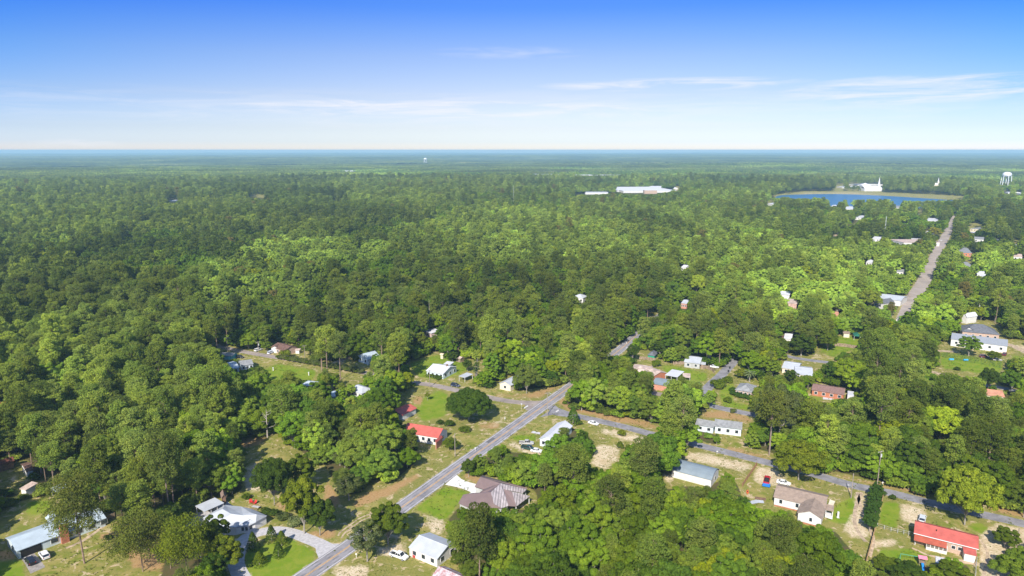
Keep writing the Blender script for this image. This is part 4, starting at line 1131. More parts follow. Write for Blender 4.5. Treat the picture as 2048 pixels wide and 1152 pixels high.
def farbox(name, label, cat, X, Y, W, D, Hh, wm_, rm_, rh=0, ang=0.0):
    """long low building far away, in metres"""
    z0 = float(terrain(np.array([X]), np.array([Y]))[0])
    r = root(name, (X, Y, z0), label, cat)
    mb = MB(); mb.box((X, Y, z0 + Hh / 2), (W, D, Hh), ang); mb.build('wall', wm_, r)
    ca, sa = math.cos(ang), math.sin(ang)
    P = lambda x, y, z: (X + x * ca - y * sa, Y + x * sa + y * ca, z0 + z)
    mb = MB()
    if rh:
        mb.slab([P(-W / 2, -D / 2, Hh + .2), P(W / 2, -D / 2, Hh + .2), P(W / 2, 0, Hh + rh), P(-W / 2, 0, Hh + rh)], .15)
        mb.slab([P(-W / 2, 0, Hh + rh), P(W / 2, 0, Hh + rh), P(W / 2, D / 2, Hh + .2), P(-W / 2, D / 2, Hh + .2)], .15)
    else:
        mb.box((X, Y, z0 + Hh + 0.25), (W + .6, D + .6, 0.45), ang)
    mb.build('roof', rm_, r)
    FOOT.append((X, Y, ca, sa, W / 2, D / 2))
    return r


brightw = mat('bright white roof', (0.66, 0.65, 0.66), 0.6, 0.03)
x, y, _ = G(1288, 384); farbox('white_mall', 'sprawling building with bright white flat roofs in the middle distance', 'building', x, y + 70, 150, 210, 5, m_white, brightw, ang=0.1)
x, y, _ = G(1265, 383); farbox('white_mall_annex', 'left annex of white flat roofs in the middle distance', 'building', x - 60, y + 60, 60, 150, 4, m_white, brightw, ang=0.1)
x, y, _ = G(1322, 380); farbox('white_mall_store', 'right annex beside the sprawling white roofs', 'building', x + 20, y + 80, 70, 110, 4.5, m_white, brightw)
x, y, _ = G(1300, 387); farbox('tan_gymnasium', 'tan walled block before the sprawling white roofs', 'building', x, y, 34, 20, 9, m_tanbrick, brightw)
x, y, _ = G(1194, 389); farbox('far_garage', 'long low grey roof left of the sprawling white roofs', 'building', x, y + 20, 60, 30, 5, m_white, r_silver)
x, y, _ = G(1157, 386); farbox('far_cottage', 'white building at the left end of the car park clearing', 'building', x, y + 20, 18, 18, 6, m_white, r_silver)
for (px0, py0, W_, D_, lb, wmat) in ((1090, 348, 75, 60, 'white shopping building far off, right of the leftmost pair', m_white), (1068, 348, 45, 50, 'far white shopping building, leftmost of its row', m_white),
                                     (1108, 349, 40, 40, 'far low store with pinkish wall at the end of the left row', m_pink), (1165, 350, 80, 50, 'far store with white front, leftmost of the right row', m_white),
                                     (1192, 351, 90, 60, 'far store with red fascia in the middle of the right row', mat('red fascia', (0.7, 0.12, 0.10), 0.7)), (1225, 350, 100, 50, 'far long store with salmon front, rightmost of the row', m_pink)):
    x, y, _ = G(px0, py0, 14); farbox('far_store', lb, 'store', x, y, W_, D_, 15, wmat, brightw)
x, y, _ = G(698, 341, 14); farbox('far_warehouse', 'white warehouse among far dark pines', 'warehouse', x, y, 55, 50, 17, m_white, brightw)
x, y, _ = G(110, 325, 14); farbox('far_factory', 'pinkish white factory near the horizon at left', 'factory', x, y, 160, 60, 18, m_cream, brightw)
x, y, _ = G(533, 334, 14); farbox('far_barn', 'tiny white barn right of the horizon factory', 'barn', x, y, 30, 30, 16, m_white, brightw)
x, y, _ = G(405, 338, 14); farbox('far_farmhouse', 'tiny white farmhouse among dark woods left of the far warehouse', 'house', x, y, 28, 28, 15, m_white, brightw)
x, y, _ = G(568, 397, 6); farbox('field_house', 'small house with pale roof by the far clearing', 'house', x, y, 20, 12, 6, m_cream, r_pink, rh=3)

# church with spire beyond the lake
x, y, _ = G(1742, 382)
ch = farbox('white_church', 'white church complex with tall pointed spire on the far lake shore', 'church', x, y, 50, 24, 8, m_white, brightw, rh=6)
mb = MB(); mb.box((x - 8, y + 22, 7.5), (24, 18, 15)); mb.build('nave', m_white, ch)
mb = MB()
mb.slab([(x - 21, y + 12, 15), (x + 5, y + 12, 15), (x - 8, y + 22, 22)], .3); mb.slab([(x + 5, y + 12, 15), (x + 5, y + 32, 15), (x - 8, y + 22, 22)], .3)
mb.slab([(x + 5, y + 32, 15), (x - 21, y + 32, 15), (x - 8, y + 22, 22)], .3); mb.slab([(x - 21, y + 32, 15), (x - 21, y + 12, 15), (x - 8, y + 22, 22)], .3); mb.build('nave_roof', brightw, ch)
mb = MB(); mb.box((x + 21, y, 9), (6, 6, 18)); mb.build('tower', m_white, ch)
mb = MB(); mb.tube((x + 21, y, 18), (x + 21, y, 40), 3.0, 0.1, n=8); mb.build('spire', brightw, ch)
x, y, _ = G(1870, 374, 8)
ch2 = farbox('steeple_church', 'small church with short steeple among the pines behind the lake', 'church', x, y, 22, 12, 16, m_cream, brightw, rh=4)
mb = MB(); mb.box((x + 8, y, 12), (4, 4, 24)); mb.build('tower', m_cream, ch2)
mb = MB(); mb.tube((x + 8, y, 24), (x + 8, y, 36), 2.2, 0.1, n=8); mb.build('spire', brightw, ch2)


def water_tower(px, py, zb, Hh, Rr, label):
    X, Y, _ = G(px, py, zb)
    z0 = float(terrain(np.array([X]), np.array([Y]))[0])
    r = root('water_tower', (X, Y, z0), label, 'water tower')
    wt = mat('water tower paint', (0.68, 0.69, 0.71), 0.5, 0.02)
    mb = MB(); n = 20; prof = [(0.05, Hh), (Rr * .55, Hh - Rr * .08), (Rr * .9, Hh - Rr * .32), (Rr, Hh - Rr * .58), (Rr, Hh - Rr * .88), (Rr * .8, Hh - Rr * 1.15), (Rr * .4, Hh - Rr * 1.32), (0.05, Hh - Rr * 1.36)]
    rings = [[(X + a * math.cos(2 * math.pi * k / n), Y + a * math.sin(2 * math.pi * k / n), z0 + h) for k in range(n)] for a, h in prof]
    for q in range(len(rings) - 1):
        for k in range(n):
            mb.face([rings[q][k], rings[q][(k + 1) % n], rings[q + 1][(k + 1) % n], rings[q + 1][k]])
    mb.build('tank', wt, r, smooth=False)
    for k in range(6):
        a = 2 * math.pi * k / 6 + .3
        mb = MB(); mb.tube((X + Rr * .98 * math.cos(a), Y + Rr * .98 * math.sin(a), z0 + Hh - Rr), (X + Rr * 1.25 * math.cos(a), Y + Rr * 1.25 * math.sin(a), z0), 0.95, n=8); mb.build('leg', wt, r)
    mb = MB(); mb.tube((X, Y, z0), (X, Y, z0 + Hh - Rr * 1.3), 1.2, n=10); mb.build('riser_pipe', wt, r)
    mb = MB()
    for k in range(6):
        a, b_ = 2 * math.pi * k / 6 + .3, 2 * math.pi * (k + 1) / 6 + .3
        rr = Rr * 1.12; zz = z0 + (Hh - Rr) * 0.5
        mb.tube((X + rr * math.cos(a), Y + rr * math.sin(a), zz), (X + rr * math.cos(b_), Y + rr * math.sin(b_), zz), 0.2, n=5)
    mb.build('brace_ring', wt, r)
    mb = MB(); mb.tube((X + Rr * 1.03, Y, z0 + Hh - Rr * 1.05), (X + Rr * 1.03, Y, z0 + Hh - Rr * 0.95), 0.1, n=4)
    return r


water_tower(2010, 379, 0, 52, 11.8, 'large white water tower on six legs above the trees at upper right')
water_tower(851, 329, 0, 64, 13.0, 'distant white water tower small against the far woods near the horizon')


def mast(px, py, Hh, label, w=0.7):
    X, Y, _ = G(px, py)
    z0 = float(terrain(np.array([X]), np.array([Y]))[0])
    r = root('radio_mast', (X, Y, z0), label, 'mast')
    ms = mat('galvanised mast', (0.5, 0.52, 0.52), 0.6, 0.05)
    for k in range(3):
        a = 2 * math.pi * k / 3
        mb = MB(); mb.tube((X + w * math.cos(a), Y + w * math.sin(a), z0), (X + w * .4 * math.cos(a), Y + w * .4 * math.sin(a), z0 + Hh), 0.08, n=5); mb.build('leg', ms, r)
    mb = MB(); n = int(Hh / 4)
    for q in range(n):
        for k in range(3):
            a, b_ = 2 * math.pi * k / 3, 2 * math.pi * (k + 1) / 3
            f0, f1 = 1 - .6 * q / n, 1 - .6 * (q + 1) / n
            mb.tube((X + w * f0 * math.cos(a), Y + w * f0 * math.sin(a), z0 + Hh * q / n), (X + w * f1 * math.cos(b_), Y + w * f1 * math.sin(b_), z0 + Hh * (q + 1) / n), 0.035, n=4, caps=False)
    mb.build('lattice', ms, r)


mast(1027, 411, 42, 'thin radio mast rising from the woods near the centre')
mast(1768, 480, 31, 'slim radio mast beside the white school building')


def in_poly(x, y, P):
    c = np.zeros(len(x), bool)
    for k in range(len(P)):
        xa, ya = P[k - 1]; xb, yb = P[k]
        if ya == yb: continue
        m = ((ya <= y) != (yb <= y)) & (x < xa + (y - ya) * (xb - xa) / (yb - ya))
        c ^= m
    return c

# clearings that hold nothing but one building only keep the trees in front of it away
BDEPTH = Mask()
for reg, pts in OPEN_POLYS:
    P_ = Q(reg, *pts)
    xs = np.array([p[0] for p in P_]); ys = np.array([p[1] for p in P_])
    area = 0.5 * abs(np.dot(xs, np.roll(ys, 1)) - np.dot(ys, np.roll(xs, 1)))
    dep = None
    if area < 2200 and reg in 'aghijlmnox':
        for cx, cy, ux, uy, hu, hv in FOOT:
            fx, fy, fd = proj(cx, cy, 3.0 + float(terrain(np.array([cx]), np.array([cy]))[0]))
            if in_poly(np.array([float(fx)]), np.array([float(fy)]), P_)[0] and 4 * hu * hv * (FPX / fd) ** 2 > area * 0.25:
                dep = cy if dep is None else max(dep, cy)
    if dep is None: OPEN.poly(P_)
    else: BDEPTH.poly(P_, dep)
BDEPTH.poly([(2001, 343), (2020, 343), (2020, 370), (2000, 370)], G(2010, 379)[1])
BDEPTH.poly([(846, 311), (856, 311), (856, 324), (846, 324)], G(851, 329)[1])
BDEPTH.poly([(1025, 374), (1029, 374), (1029, 408), (1025, 408)], G(1027, 411)[1])
BDEPTH.poly([(1765, 438), (1771, 438), (1771, 468), (1765, 468)], G(1768, 480)[1])
# ------------------------------------------------------------------ the ground: one sheet out to the horizon
def axis_lin(lo, hi, step, far, grow):
    a = list(np.arange(lo, hi + 0.1, step))
    s = step
    x = a[-1]
    while x < far[1]:
        s *= grow; x += s; a.append(x)
    s = step; x = a[0]; pre = []
    while x > far[0]:
        s *= grow; x -= s; pre.append(x)
    return np.array(pre[::-1] + a)


gx = axis_lin(-300, 420, 1.5, (-30000, 30000), 1.06)
gy = axis_lin(120, 560, 1.5, (-400, 27000), 1.03)
XX, YY = np.meshgrid(gx, gy)
ZZ = terrain(XX, YY)
nx, ny = len(gx), len(gy)
co = np.stack([XX.ravel(), YY.ravel(), ZZ.ravel()], 1)
ii = np.arange(nx * ny).reshape(ny, nx)
quads = np.stack([ii[:-1, :-1].ravel(), ii[:-1, 1:].ravel(), ii[1:, 1:].ravel(), ii[1:, :-1].ravel()], 1)


def np_mesh(name, co, faces, k):
    me = bpy.data.meshes.new(name)
    me.vertices.add(len(co)); me.vertices.foreach_set('co', np.ascontiguousarray(co, dtype=np.float32).ravel())
    me.loops.add(faces.size); me.loops.foreach_set('vertex_index', faces.astype(np.int32).ravel())
    me.polygons.add(len(faces))
    me.polygons.foreach_set('loop_start', np.arange(0, faces.size, k, dtype=np.int32))
    me.update(calc_edges=True)
    return me


gme = np_mesh('ground', co, quads, 4)
px_, py_, dp_ = proj(co[:, 0], co[:, 1], co[:, 2])
near = (dp_ > 60)
ob = OPEN.blur(7); ob.a = np.clip(ob.a * 2.4, 0, 1); gb, sb, stb = (GREEN.blur(5), SAND.blur(5), STRAW.blur(5))


def zone(m):
    return np.where(near & (px_ > -250) & (px_ < 2298) & (py_ < 1275) & (py_ > 300), m.at(px_, py_), 0).astype(np.float32)


zo, zg, zs, zt = zone(ob), zone(gb), zone(sb), zone(stb)
# verges along every road are worn to sand and short grass
dr = np.full(len(co), 99.0)
sel = (np.abs(co[:, 0]) < 460) & (co[:, 1] > 100) & (co[:, 1] < 600)
idx = np.where(sel)[0]
for C, w in ROADS:
    for k0 in range(0, len(idx), 20000):
        ix = idx[k0:k0 + 20000]
        pts = co[ix, :2]
        d = np.sqrt(((pts[:, None, :] - C[None, ::2, :]) ** 2).sum(-1)).min(1) - w / 2
        dr[ix] = np.minimum(dr[ix], d)
zo = np.maximum(zo, np.clip(1.3 - dr / 3.0, 0, 1))
zs = np.maximum(zs, np.clip(0.75 - dr / 2.4, 0, 0.6))
for nm, arr in (('open', zo), ('lush', zg), ('sand', zs), ('straw', zt)):
    a = gme.attributes.new(nm, 'FLOAT', 'POINT'); a.data.foreach_set('value', arr.astype(np.float32))
ground = bpy.data.objects.new('ground', gme)
COL.objects.link(ground)
tag(ground, kind='structure')

gm = bpy.data.materials.new('ground'); gm.use_nodes = True
t = gm.node_tree
b = t.nodes['Principled BSDF']; b.inputs['Roughness'].default_value = 0.95; b.inputs['Specular IOR Level'].default_value = 0.1
geo = N(t, 'ShaderNodeNewGeometry')


def gnoise(scale, detail=4, rough=0.6, dist=0.0, sc=None):
    n = N(t, 'ShaderNodeTexNoise', ins={'Scale': scale, 'Detail': detail, 'Roughness': rough, 'Distortion': dist})
    if sc:
        mpn = N(t, 'ShaderNodeMapping'); mpn.inputs['Location'].default_value = sc
        L(t, geo.outputs['Position'], mpn.inputs[0]); L(t, mpn.outputs[0], n.inputs[0])
    else:
        L(t, geo.outputs['Position'], n.inputs[0])
    return n.outputs[0]


def gmix(fac, a, b_):
    m = N(t, 'ShaderNodeMix', data_type='RGBA')
    L(t, fac, m.inputs[0])
    for s_, v in ((6, a), (7, b_)):
        if isinstance(v, tuple): m.inputs[s_].default_value = (*v, 1)
        else: L(t, v, m.inputs[s_])
    return m.outputs[2]


def grange(v, lo, hi):
    m = N(t, 'ShaderNodeMapRange', interpolation_type='SMOOTHSTEP', ins={1: lo, 2: hi})
    L(t, v, m.inputs[0]); return m.outputs[0]


def broken(attr, noise, lo, hi, amt=0.7):
    """zone attribute with its edge broken up by noise"""
    a = N(t, 'ShaderNodeAttribute', attribute_name=attr)
    m = N(t, 'ShaderNodeMath', operation='MULTIPLY_ADD', ins={1: amt})
    L(t, noise, m.inputs[0]); L(t, a.outputs['Fac'], m.inputs[2])
    return grange(m.outputs[0], lo, hi)


n_big = gnoise(0.045, 3); n_mid = gnoise(0.22, 5, 0.7, 0.6); n_fine = gnoise(1.6, 5, 0.75, 0.3); n_mid2 = gnoise(0.33, 5, 0.7, 0.8, (40, 10, 0))
n_brk = gnoise(0.35, 7, 0.8, 0.5, (9, 70, 0)); n_brk2 = gnoise(0.28, 7, 0.8, 0.7, (90, 7, 0))
n_vf = gnoise(4.0, 3, 0.8)
grass = gmix(grange(n_mid, 0.35, 0.62), (0.165, 0.195, 0.026), (0.320, 0.265, 0.085))
grass = gmix(grange(n_big, 0.42, 0.60), grass, gmix(grange(n_fine, 0.4, 0.6), (0.27, 0.235, 0.07), (0.16, 0.18, 0.035)))
bare = gmix(grange(n_fine, 0.35, 0.65), (0.42, 0.31, 0.17), (0.58, 0.46, 0.30))
grass = gmix(grange(n_mid2, 0.55, 0.62), grass, bare)
grass = gmix(grange(gnoise(0.7, 6, 0.8, 0.4, (5, 5, 0)), 0.56, 0.68), grass, (0.10, 0.125, 0.022))
lush = gmix(grange(n_mid, 0.38, 0.65), (0.150, 0.235, 0.014), (0.225, 0.265, 0.030))
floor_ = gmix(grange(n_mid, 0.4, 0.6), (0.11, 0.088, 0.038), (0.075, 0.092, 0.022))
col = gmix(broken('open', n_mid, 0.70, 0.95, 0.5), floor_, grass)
col = gmix(broken('lush', n_mid2, 0.95, 1.4, 1.1), col, lush)
straw_c = gmix(grange(n_fine, 0.3, 0.7), (0.33, 0.185, 0.080), (0.44, 0.30, 0.14))
col = gmix(broken('straw', n_brk, 0.98, 1.42, 1.2), col, straw_c)
sandc = gmix(grange(n_mid2, 0.35, 0.65), (0.56, 0.43, 0.28), (0.70, 0.58, 0.42))
sandc = gmix(grange(n_fine, 0.50, 0.62), sandc, (0.34, 0.29, 0.12))
col = gmix(broken('sand', n_brk2, 0.98, 1.40, 1.2), col, sandc)
vf = ramp(t, [(0.3, (0.82, 0.82, 0.82)), (0.7, (1.12, 1.12, 1.12))])
L(t, n_vf, vf.inputs[0])
fm = N(t, 'ShaderNodeMix', data_type='RGBA', blend_type='MULTIPLY'); fm.inputs[0].default_value = 1
L(t, col, fm.inputs[6]); L(t, vf.outputs[0], fm.inputs[7])
L(t, fm.outputs[2], b.inputs['Base Color'])
gme.materials.append(gm)

# lake
wm = bpy.data.materials.new('lake water'); wm.use_nodes = True
t = wm.node_tree; b = t.nodes['Principled BSDF']
b.inputs['Base Color'].default_value = (0.035, 0.13, 0.22, 1); b.inputs['Roughness'].default_value = 0.32; b.inputs['Specular IOR Level'].default_value = 0.45
geo = N(t, 'ShaderNodeNewGeometry'); nzw = N(t, 'ShaderNodeTexNoise', ins={'Scale': 0.8, 'Detail': 3.0}); L(t, geo.outputs['Position'], nzw.inputs[0])
bp = N(t, 'ShaderNodeBump', ins={'Strength': 0.6, 'Distance': 0.4}); L(t, nzw.outputs[0], bp.inputs['Height']); L(t, bp.outputs[0], b.inputs['Normal'])
lk = smooth([G(*p)[:2] for p in Q('m', (90, 250), (140, 238), (300, 232), (550, 229), (800, 236), (1050, 249), (1250, 262), (1450, 275), (1500, 290), (1420, 320), (1150, 345), (800, 350), (450, 335), (180, 300), (90, 262))], 12)
mb = MB(); mb.face([(p[0], p[1], 0.12) for p in lk]); tag(mb.build('lake_water', wm), kind='structure')
LAKE = lk

# ------------------------------------------------------------------ tree kinds
rng = np.random.default_rng(11)
leaf_m = foliage_mat('broadleaf foliage', 0.40)
needle_m = foliage_mat('pine foliage', 0.34)
bark_m = mat('grey bark', (0.30, 0.27, 0.23), 0.95, 0.2, 1.5)
pbark_m = mat('pine bark', (0.27, 0.19, 0.145), 0.95, 0.2, 1.5)
dead_m = mat('bleached dead wood', (0.40, 0.35, 0.30), 0.95, 0.15, 1.5)
PROTO = bpy.data.collections.new('tree kinds')      # not linked to the scene: only a library of meshes


def leaves(name, C, Nn, S, m, var, aspect=0.62, k=4):
    """one mesh of many small leaf sprays; C centres, Nn normals, S sizes"""
    n = len(C)
    Nn = Nn / (np.linalg.norm(Nn, axis=1)[:, None] + 1e-9)
    rnd = rng.normal(size=(n, 3))
    T = np.cross(Nn, rnd); T /= (np.linalg.norm(T, axis=1)[:, None] + 1e-9)
    B = np.cross(Nn, T)
    S = np.asarray(S)[:, None]
    bend = Nn * S * 0.18
    if k == 4:
        co = np.stack([C - T * S, C - B * S * aspect + bend, C + T * S * 0.9, C + B * S * aspect - bend * 0.3], 1).reshape(-1, 3)
    else:
        co = np.stack([C - T * S * 0.35, C + T * S * 0.35, C + B * S * 1.5], 1).reshape(-1, 3)
    f = np.arange(n * k).reshape(n, k)
    me = np_mesh(name, co, f, k)
    a = me.attributes.new('var', 'FLOAT', 'FACE'); a.data.foreach_set('value', np.asarray(var, np.float32))
    me.materials.append(m)
    return me


def sph(n):
    v = rng.normal(size=(n, 3)); return v / np.linalg.norm(v, axis=1)[:, None]


def lobes_to_leaves(LC, LR, per, size, flat=0.8, jit=0.45, zmin=-0.35):
    Cs, Ns, Vs, Ss = [], [], [], []
    for c, r in zip(LC, LR):
        n = max(3, int(per * (r / np.mean(LR)) ** 2))
        d = sph(int(n * 1.5)); d = d[d[:, 2] > zmin][:n]
        rad = r * (0.80 + 0.28 * rng.random(len(d)))[:, None]
        p = c + d * rad * np.array([1, 1, flat])
        Cs.append(p); Ns.append(d + rng.normal(size=d.shape) * jit + np.array([0, 0, 0.25]))
        base = rng.random() * 0.3
        Vs.append(np.clip(base + rng.random(len(d)) * 0.62 + (rng.random(len(d)) < 0.012) * 0.5, 0, 1))
        Ss.append(size * (0.7 + 0.6 * rng.random(len(d))))
    return np.concatenate(Cs), np.concatenate(Ns), np.concatenate(Vs), np.concatenate(Ss)


def broad(name, Rr, Hh, nl, per, size, low=0.17, irr=0.25, open_=0.0):
    """spreading broadleaf tree: returns (trunk mesh, crown mesh). Crown of leafy lobes with gaps."""
    ch = Hh * (1 - low)
    cz = Hh * low + ch * 0.45
    LC, LR = [], []
    ga = math.pi * (3 - math.sqrt(5))
    for k in range(nl):
        zz = 1 - (k + 0.5) / nl * 1.35
        rr = math.sqrt(max(0, 1 - zz * zz)); a = k * ga + rng.random() * 0.5
        d = np.array([rr * math.cos(a), rr * math.sin(a), zz])
        env = 0.76 + irr * (rng.random() - 0.5)
        r = Rr * (0.17 + 0.12 * rng.random()) * (24 / nl) ** 0.38
        LC.append(np.array([d[0] * Rr * env, d[1] * Rr * env, cz + d[2] * ch * 0.52 * env - 0.1])); LR.append(r)
    for k in range(int(nl * 0.35)):
        d = sph(1)[0] * 0.42
        LC.append(np.array([d[0] * Rr, d[1] * Rr, cz + d[2] * ch * .4])); LR.append(Rr * 0.24)
    if open_:
        keep = rng.random(len(LC)) > open_
        LC = [c for c, k_ in zip(LC, keep) if k_]; LR = [r for r, k_ in zip(LR, keep) if k_]
    C, Nn, Vv, S = lobes_to_leaves(LC, LR, per, size)
    me = leaves(name, C, Nn, S, leaf_m, Vv)
    mb = MB()
    fork = Hh * low * 1.0
    tr = 0.016 * Hh + 0.03
    mb.tube((0, 0, -0.3), (0.1, 0, fork), tr, tr * 0.75, n=7, caps=False)
    for k in range(0, len(LC), 3):
        c = LC[k]
        mid = (c[0] * 0.45, c[1] * 0.45, fork + (c[2] - fork) * 0.62)
        mb.tube((0.1, 0, fork - 0.3), mid, tr * 0.42, tr * 0.26, n=5, caps=False)
        end = (c[0] * 1.12, c[1] * 1.12, c[2] + LR[k] * (0.95 if rng.random() < 0.45 else 0.1))
        mb.tube(mid, end, tr * 0.28, tr * 0.10, n=4, caps=False)
    tm = mesh_of(mb, name + ' trunk', bark_m)
    return tm, me


def mesh_of(mb, name, m):
    me = bpy.data.meshes.new(name)
    me.from_pydata(mb.v, [], mb.f); me.materials.append(m)
    return me


def pine(name, Rr, Hh, nt, per, size, low=0.45, dead=3):
    LC, LR = [], []
    mb = MB()
    tr = 0.009 * Hh + 0.03
    lean = (rng.random(2) - 0.5) * 0.05 * Hh
    mb.tube((0, 0, -0.3), (lean[0] * .5, lean[1] * .5, Hh * 0.55), tr, tr * 0.75, n=7, caps=False)
    mb.tube((lean[0] * .5, lean[1] * .5, Hh * 0.55), (lean[0], lean[1], Hh * 0.96), tr * 0.75, tr * 0.15, n=6, caps=False)
    for k in range(nt):
        f = (k + rng.random()) / nt
        z = Hh * (low + (1 - low) * f)
        prof = math.sin(math.pi * min(1, (0.12 + f * 0.88)) ** 0.85) ** 0.6 if f < 0.97 else 0.2
        reach = Rr * (0.30 + 0.68 * prof) * (0.55 + 0.5 * rng.random())
        a = k * 2.4 + rng.random() * 1.2
        lx, ly = lean * (z / Hh)
        tip = np.array([lx + reach * math.cos(a), ly + reach * math.sin(a), z + reach * 0.22])
        LC.append(tip); LR.append(Rr * (0.24 + 0.12 * rng.random()))
        if reach > Rr * .6 and rng.random() < .8:
            t2 = np.array([lx + reach * .5 * math.cos(a + .35), ly + reach * .5 * math.sin(a + .35), z + reach * 0.15]); LC.append(t2); LR.append(Rr * 0.26)
        mb.tube((lx, ly, z - 0.3), tuple(tip), tr * 0.26, tr * 0.06, n=4, caps=False)
    for k in range(dead):
        z = Hh * (low - 0.04 - 0.10 * rng.random()); a = rng.random() * 6.28; r_ = Rr * (0.35 + .3 * rng.random())
        lx, ly = lean * (z / Hh)
        mb.tube((lx, ly, z), (lx + r_ * math.cos(a), ly + r_ * math.sin(a), z + r_ * 0.1), tr * 0.2, tr * 0.05, n=4, caps=False)
    LC.append(np.array([lean[0], lean[1], Hh * 0.98])); LR.append(Rr * 0.3)
    C, Nn, Vv, S = lobes_to_leaves(LC, LR, per, size, flat=0.62, jit=0.9, zmin=-0.6)
    me = leaves(name, C, Nn, S, needle_m, Vv, aspect=0.34)
    return mesh_of(mb, name + ' trunk', pbark_m), me


def cone_tree(name, Rr, Hh, n, size):
    z = rng.random(n) ** 0.8
    a = rng.random(n) * 6.283
    r = Rr * (1 - z) ** 0.8 * (0.85 + 0.25 * rng.random(n)) + 0.1
    C = np.stack([r * np.cos(a), r * np.sin(a), 0.25 + z * (Hh - 0.25)], 1)
    Nn = np.stack([np.cos(a), np.sin(a), np.full(n, 0.5)], 1) + rng.normal(size=(n, 3)) * .5
    me = leaves(name, C, Nn, size * (0.7 + .6 * rng.random(n)), leaf_m, rng.random(n) * 0.8)
    mb = MB(); mb.tube((0, 0, -.1), (0, 0, Hh * .8), 0.11, 0.04, n=6)
    return mesh_of(mb, name + ' trunk', bark_m), me


def bush(name, Rr, Hh, n, size):
    LC = [np.array([0, 0, Hh * .5])] + [np.array([math.cos(k * 1.05) * Rr * .45, math.sin(k * 1.05) * Rr * .45, Hh * (.35 + .12 * (k % 3))]) for k in range(6)]
    LR = [Rr * .6] + [Rr * (.42 + .1 * (k % 2)) for k in range(6)]
    C, Nn, Vv, S = lobes_to_leaves(LC, LR, n, size, flat=Hh / Rr / 2.0)
    C[:, 2] = np.clip(C[:, 2], .05, None)
    me = leaves(name, C, Nn, S, leaf_m, Vv)
    mb = MB()
    for k in range(5):
        mb.tube((0, 0, -.1), (math.cos(k * 1.26) * Rr * .4, math.sin(k * 1.26) * Rr * .4, Hh * .55), 0.06, 0.02, n=4)
    return mesh_of(mb, name + ' stems', bark_m), me


def palm(name):
    mb = MB(); mb.tube((0, 0, -.2), (0.1, 0, 3.6), 0.28, 0.22, n=8)
    C, Nn = [], []
    f = MB()
    for k in range(26):
        a = k * 2.4; el = 0.9 - 1.25 * (k / 26)
        p = np.array([0.1, 0, 3.6]); d = np.array([math.cos(a) * math.cos(el), math.sin(a) * math.cos(el), math.sin(el)])
        s = np.array([-math.sin(a), math.cos(a), 0])
        for q in range(5):
            n_ = p + d * 0.52; d = d + np.array([0, 0, -0.20]); d /= np.linalg.norm(d)
            w0 = 0.34 * (1 - abs(q - 1.5) / 4)
            up = np.array([0, 0, .12])
            f.face([p, n_, n_ + s * w0 - up, p + s * w0 - up]); f.face([p, n_, n_ - s * w0 - up, p - s * w0 - up]); p = n_
    me = bpy.data.meshes.new(name); me.from_pydata([tuple(map(float, v)) for v in f.v], [], f.f)
    a = me.attributes.new('var', 'FLOAT', 'FACE'); a.data.foreach_set('value', rng.random(len(f.f)).astype(np.float32) * .8); me.materials.append(leaf_m)
    return mesh_of(mb, name + ' trunk', bark_m), me


# near kinds: normalised to their real size; instances scale them a little
KIND = {}
for k, (r_, h_) in enumerate([(6.0, 13.5), (5.2, 14.5), (7.0, 13.0), (5.6, 12.0), (6.4, 15.0)]):
    KIND['oak%d' % k] = broad('broadleaf crown', r_, h_, 36 + 3 * k, 330, 0.26, irr=0.38) + (r_, h_)
for k, (r_, h_) in enumerate([(4.2, 20.0), (3.8, 18.0), (4.6, 22.0), (4.0, 19.0)]):
    KIND['pine%d' % k] = pine('pine crown', r_, h_, 44, 125, 0.31, low=(0.46, 0.40, 0.5, 0.42)[k]) + (r_, h_)
KIND['sparse0'] = broad('thin crown', 5.0, 12.5, 30, 130, 0.24, low=0.3, irr=0.5, open_=0.25) + (5.0, 12.5)
KIND['live0'] = broad('dense spreading crown', 11.0, 14.5, 95, 350, 0.29, low=0.16, irr=0.16) + (11.0, 14.5)
KIND['live1'] = broad('spreading crown', 9.0, 14.5, 64, 320, 0.28, low=0.2, irr=0.4) + (9.0, 14.5)
KIND['bigpine'] = pine('tall pine crown', 7.0, 25.5, 74, 150, 0.29, low=0.42, dead=6) + (7.0, 25.5)
KIND['widepine'] = pine('wide pine crown', 7.6, 15.0, 60, 140, 0.29, low=0.42, dead=3) + (7.6, 15.0)
KIND['cone'] = cone_tree('conical crown', 1.5, 4.4, 900, 0.17) + (1.5, 4.4)
KIND['bush'] = bush('bush crown', 1.6, 1.9, 130, 0.17) + (1.6, 1.9)
KIND['palm'] = palm('palm crown') + (2.4, 5.5)
KIND['vine'] = broad('narrow vine crown', 1.5, 15.5, 40, 60, 0.22, low=0.05, irr=0.5) + (1.5, 15.5)

# lighter kinds for the woods farther out
MID = []
for k, (r_, h_) in enumerate([(6.0, 13.5), (5.2, 14.5), (7.0, 13.0)]):
    MID.append((broad('mid broadleaf', r_, h_, 22, 62, 0.60, irr=0.34)[1], r_, h_))
for k, (r_, h_) in enumerate([(4.2, 19.0), (3.8, 17.0), (4.6, 21.0)]):
    MID.append((pine('mid pine', r_, h_, 24, 42, 0.56, low=0.45)[1], r_, h_))


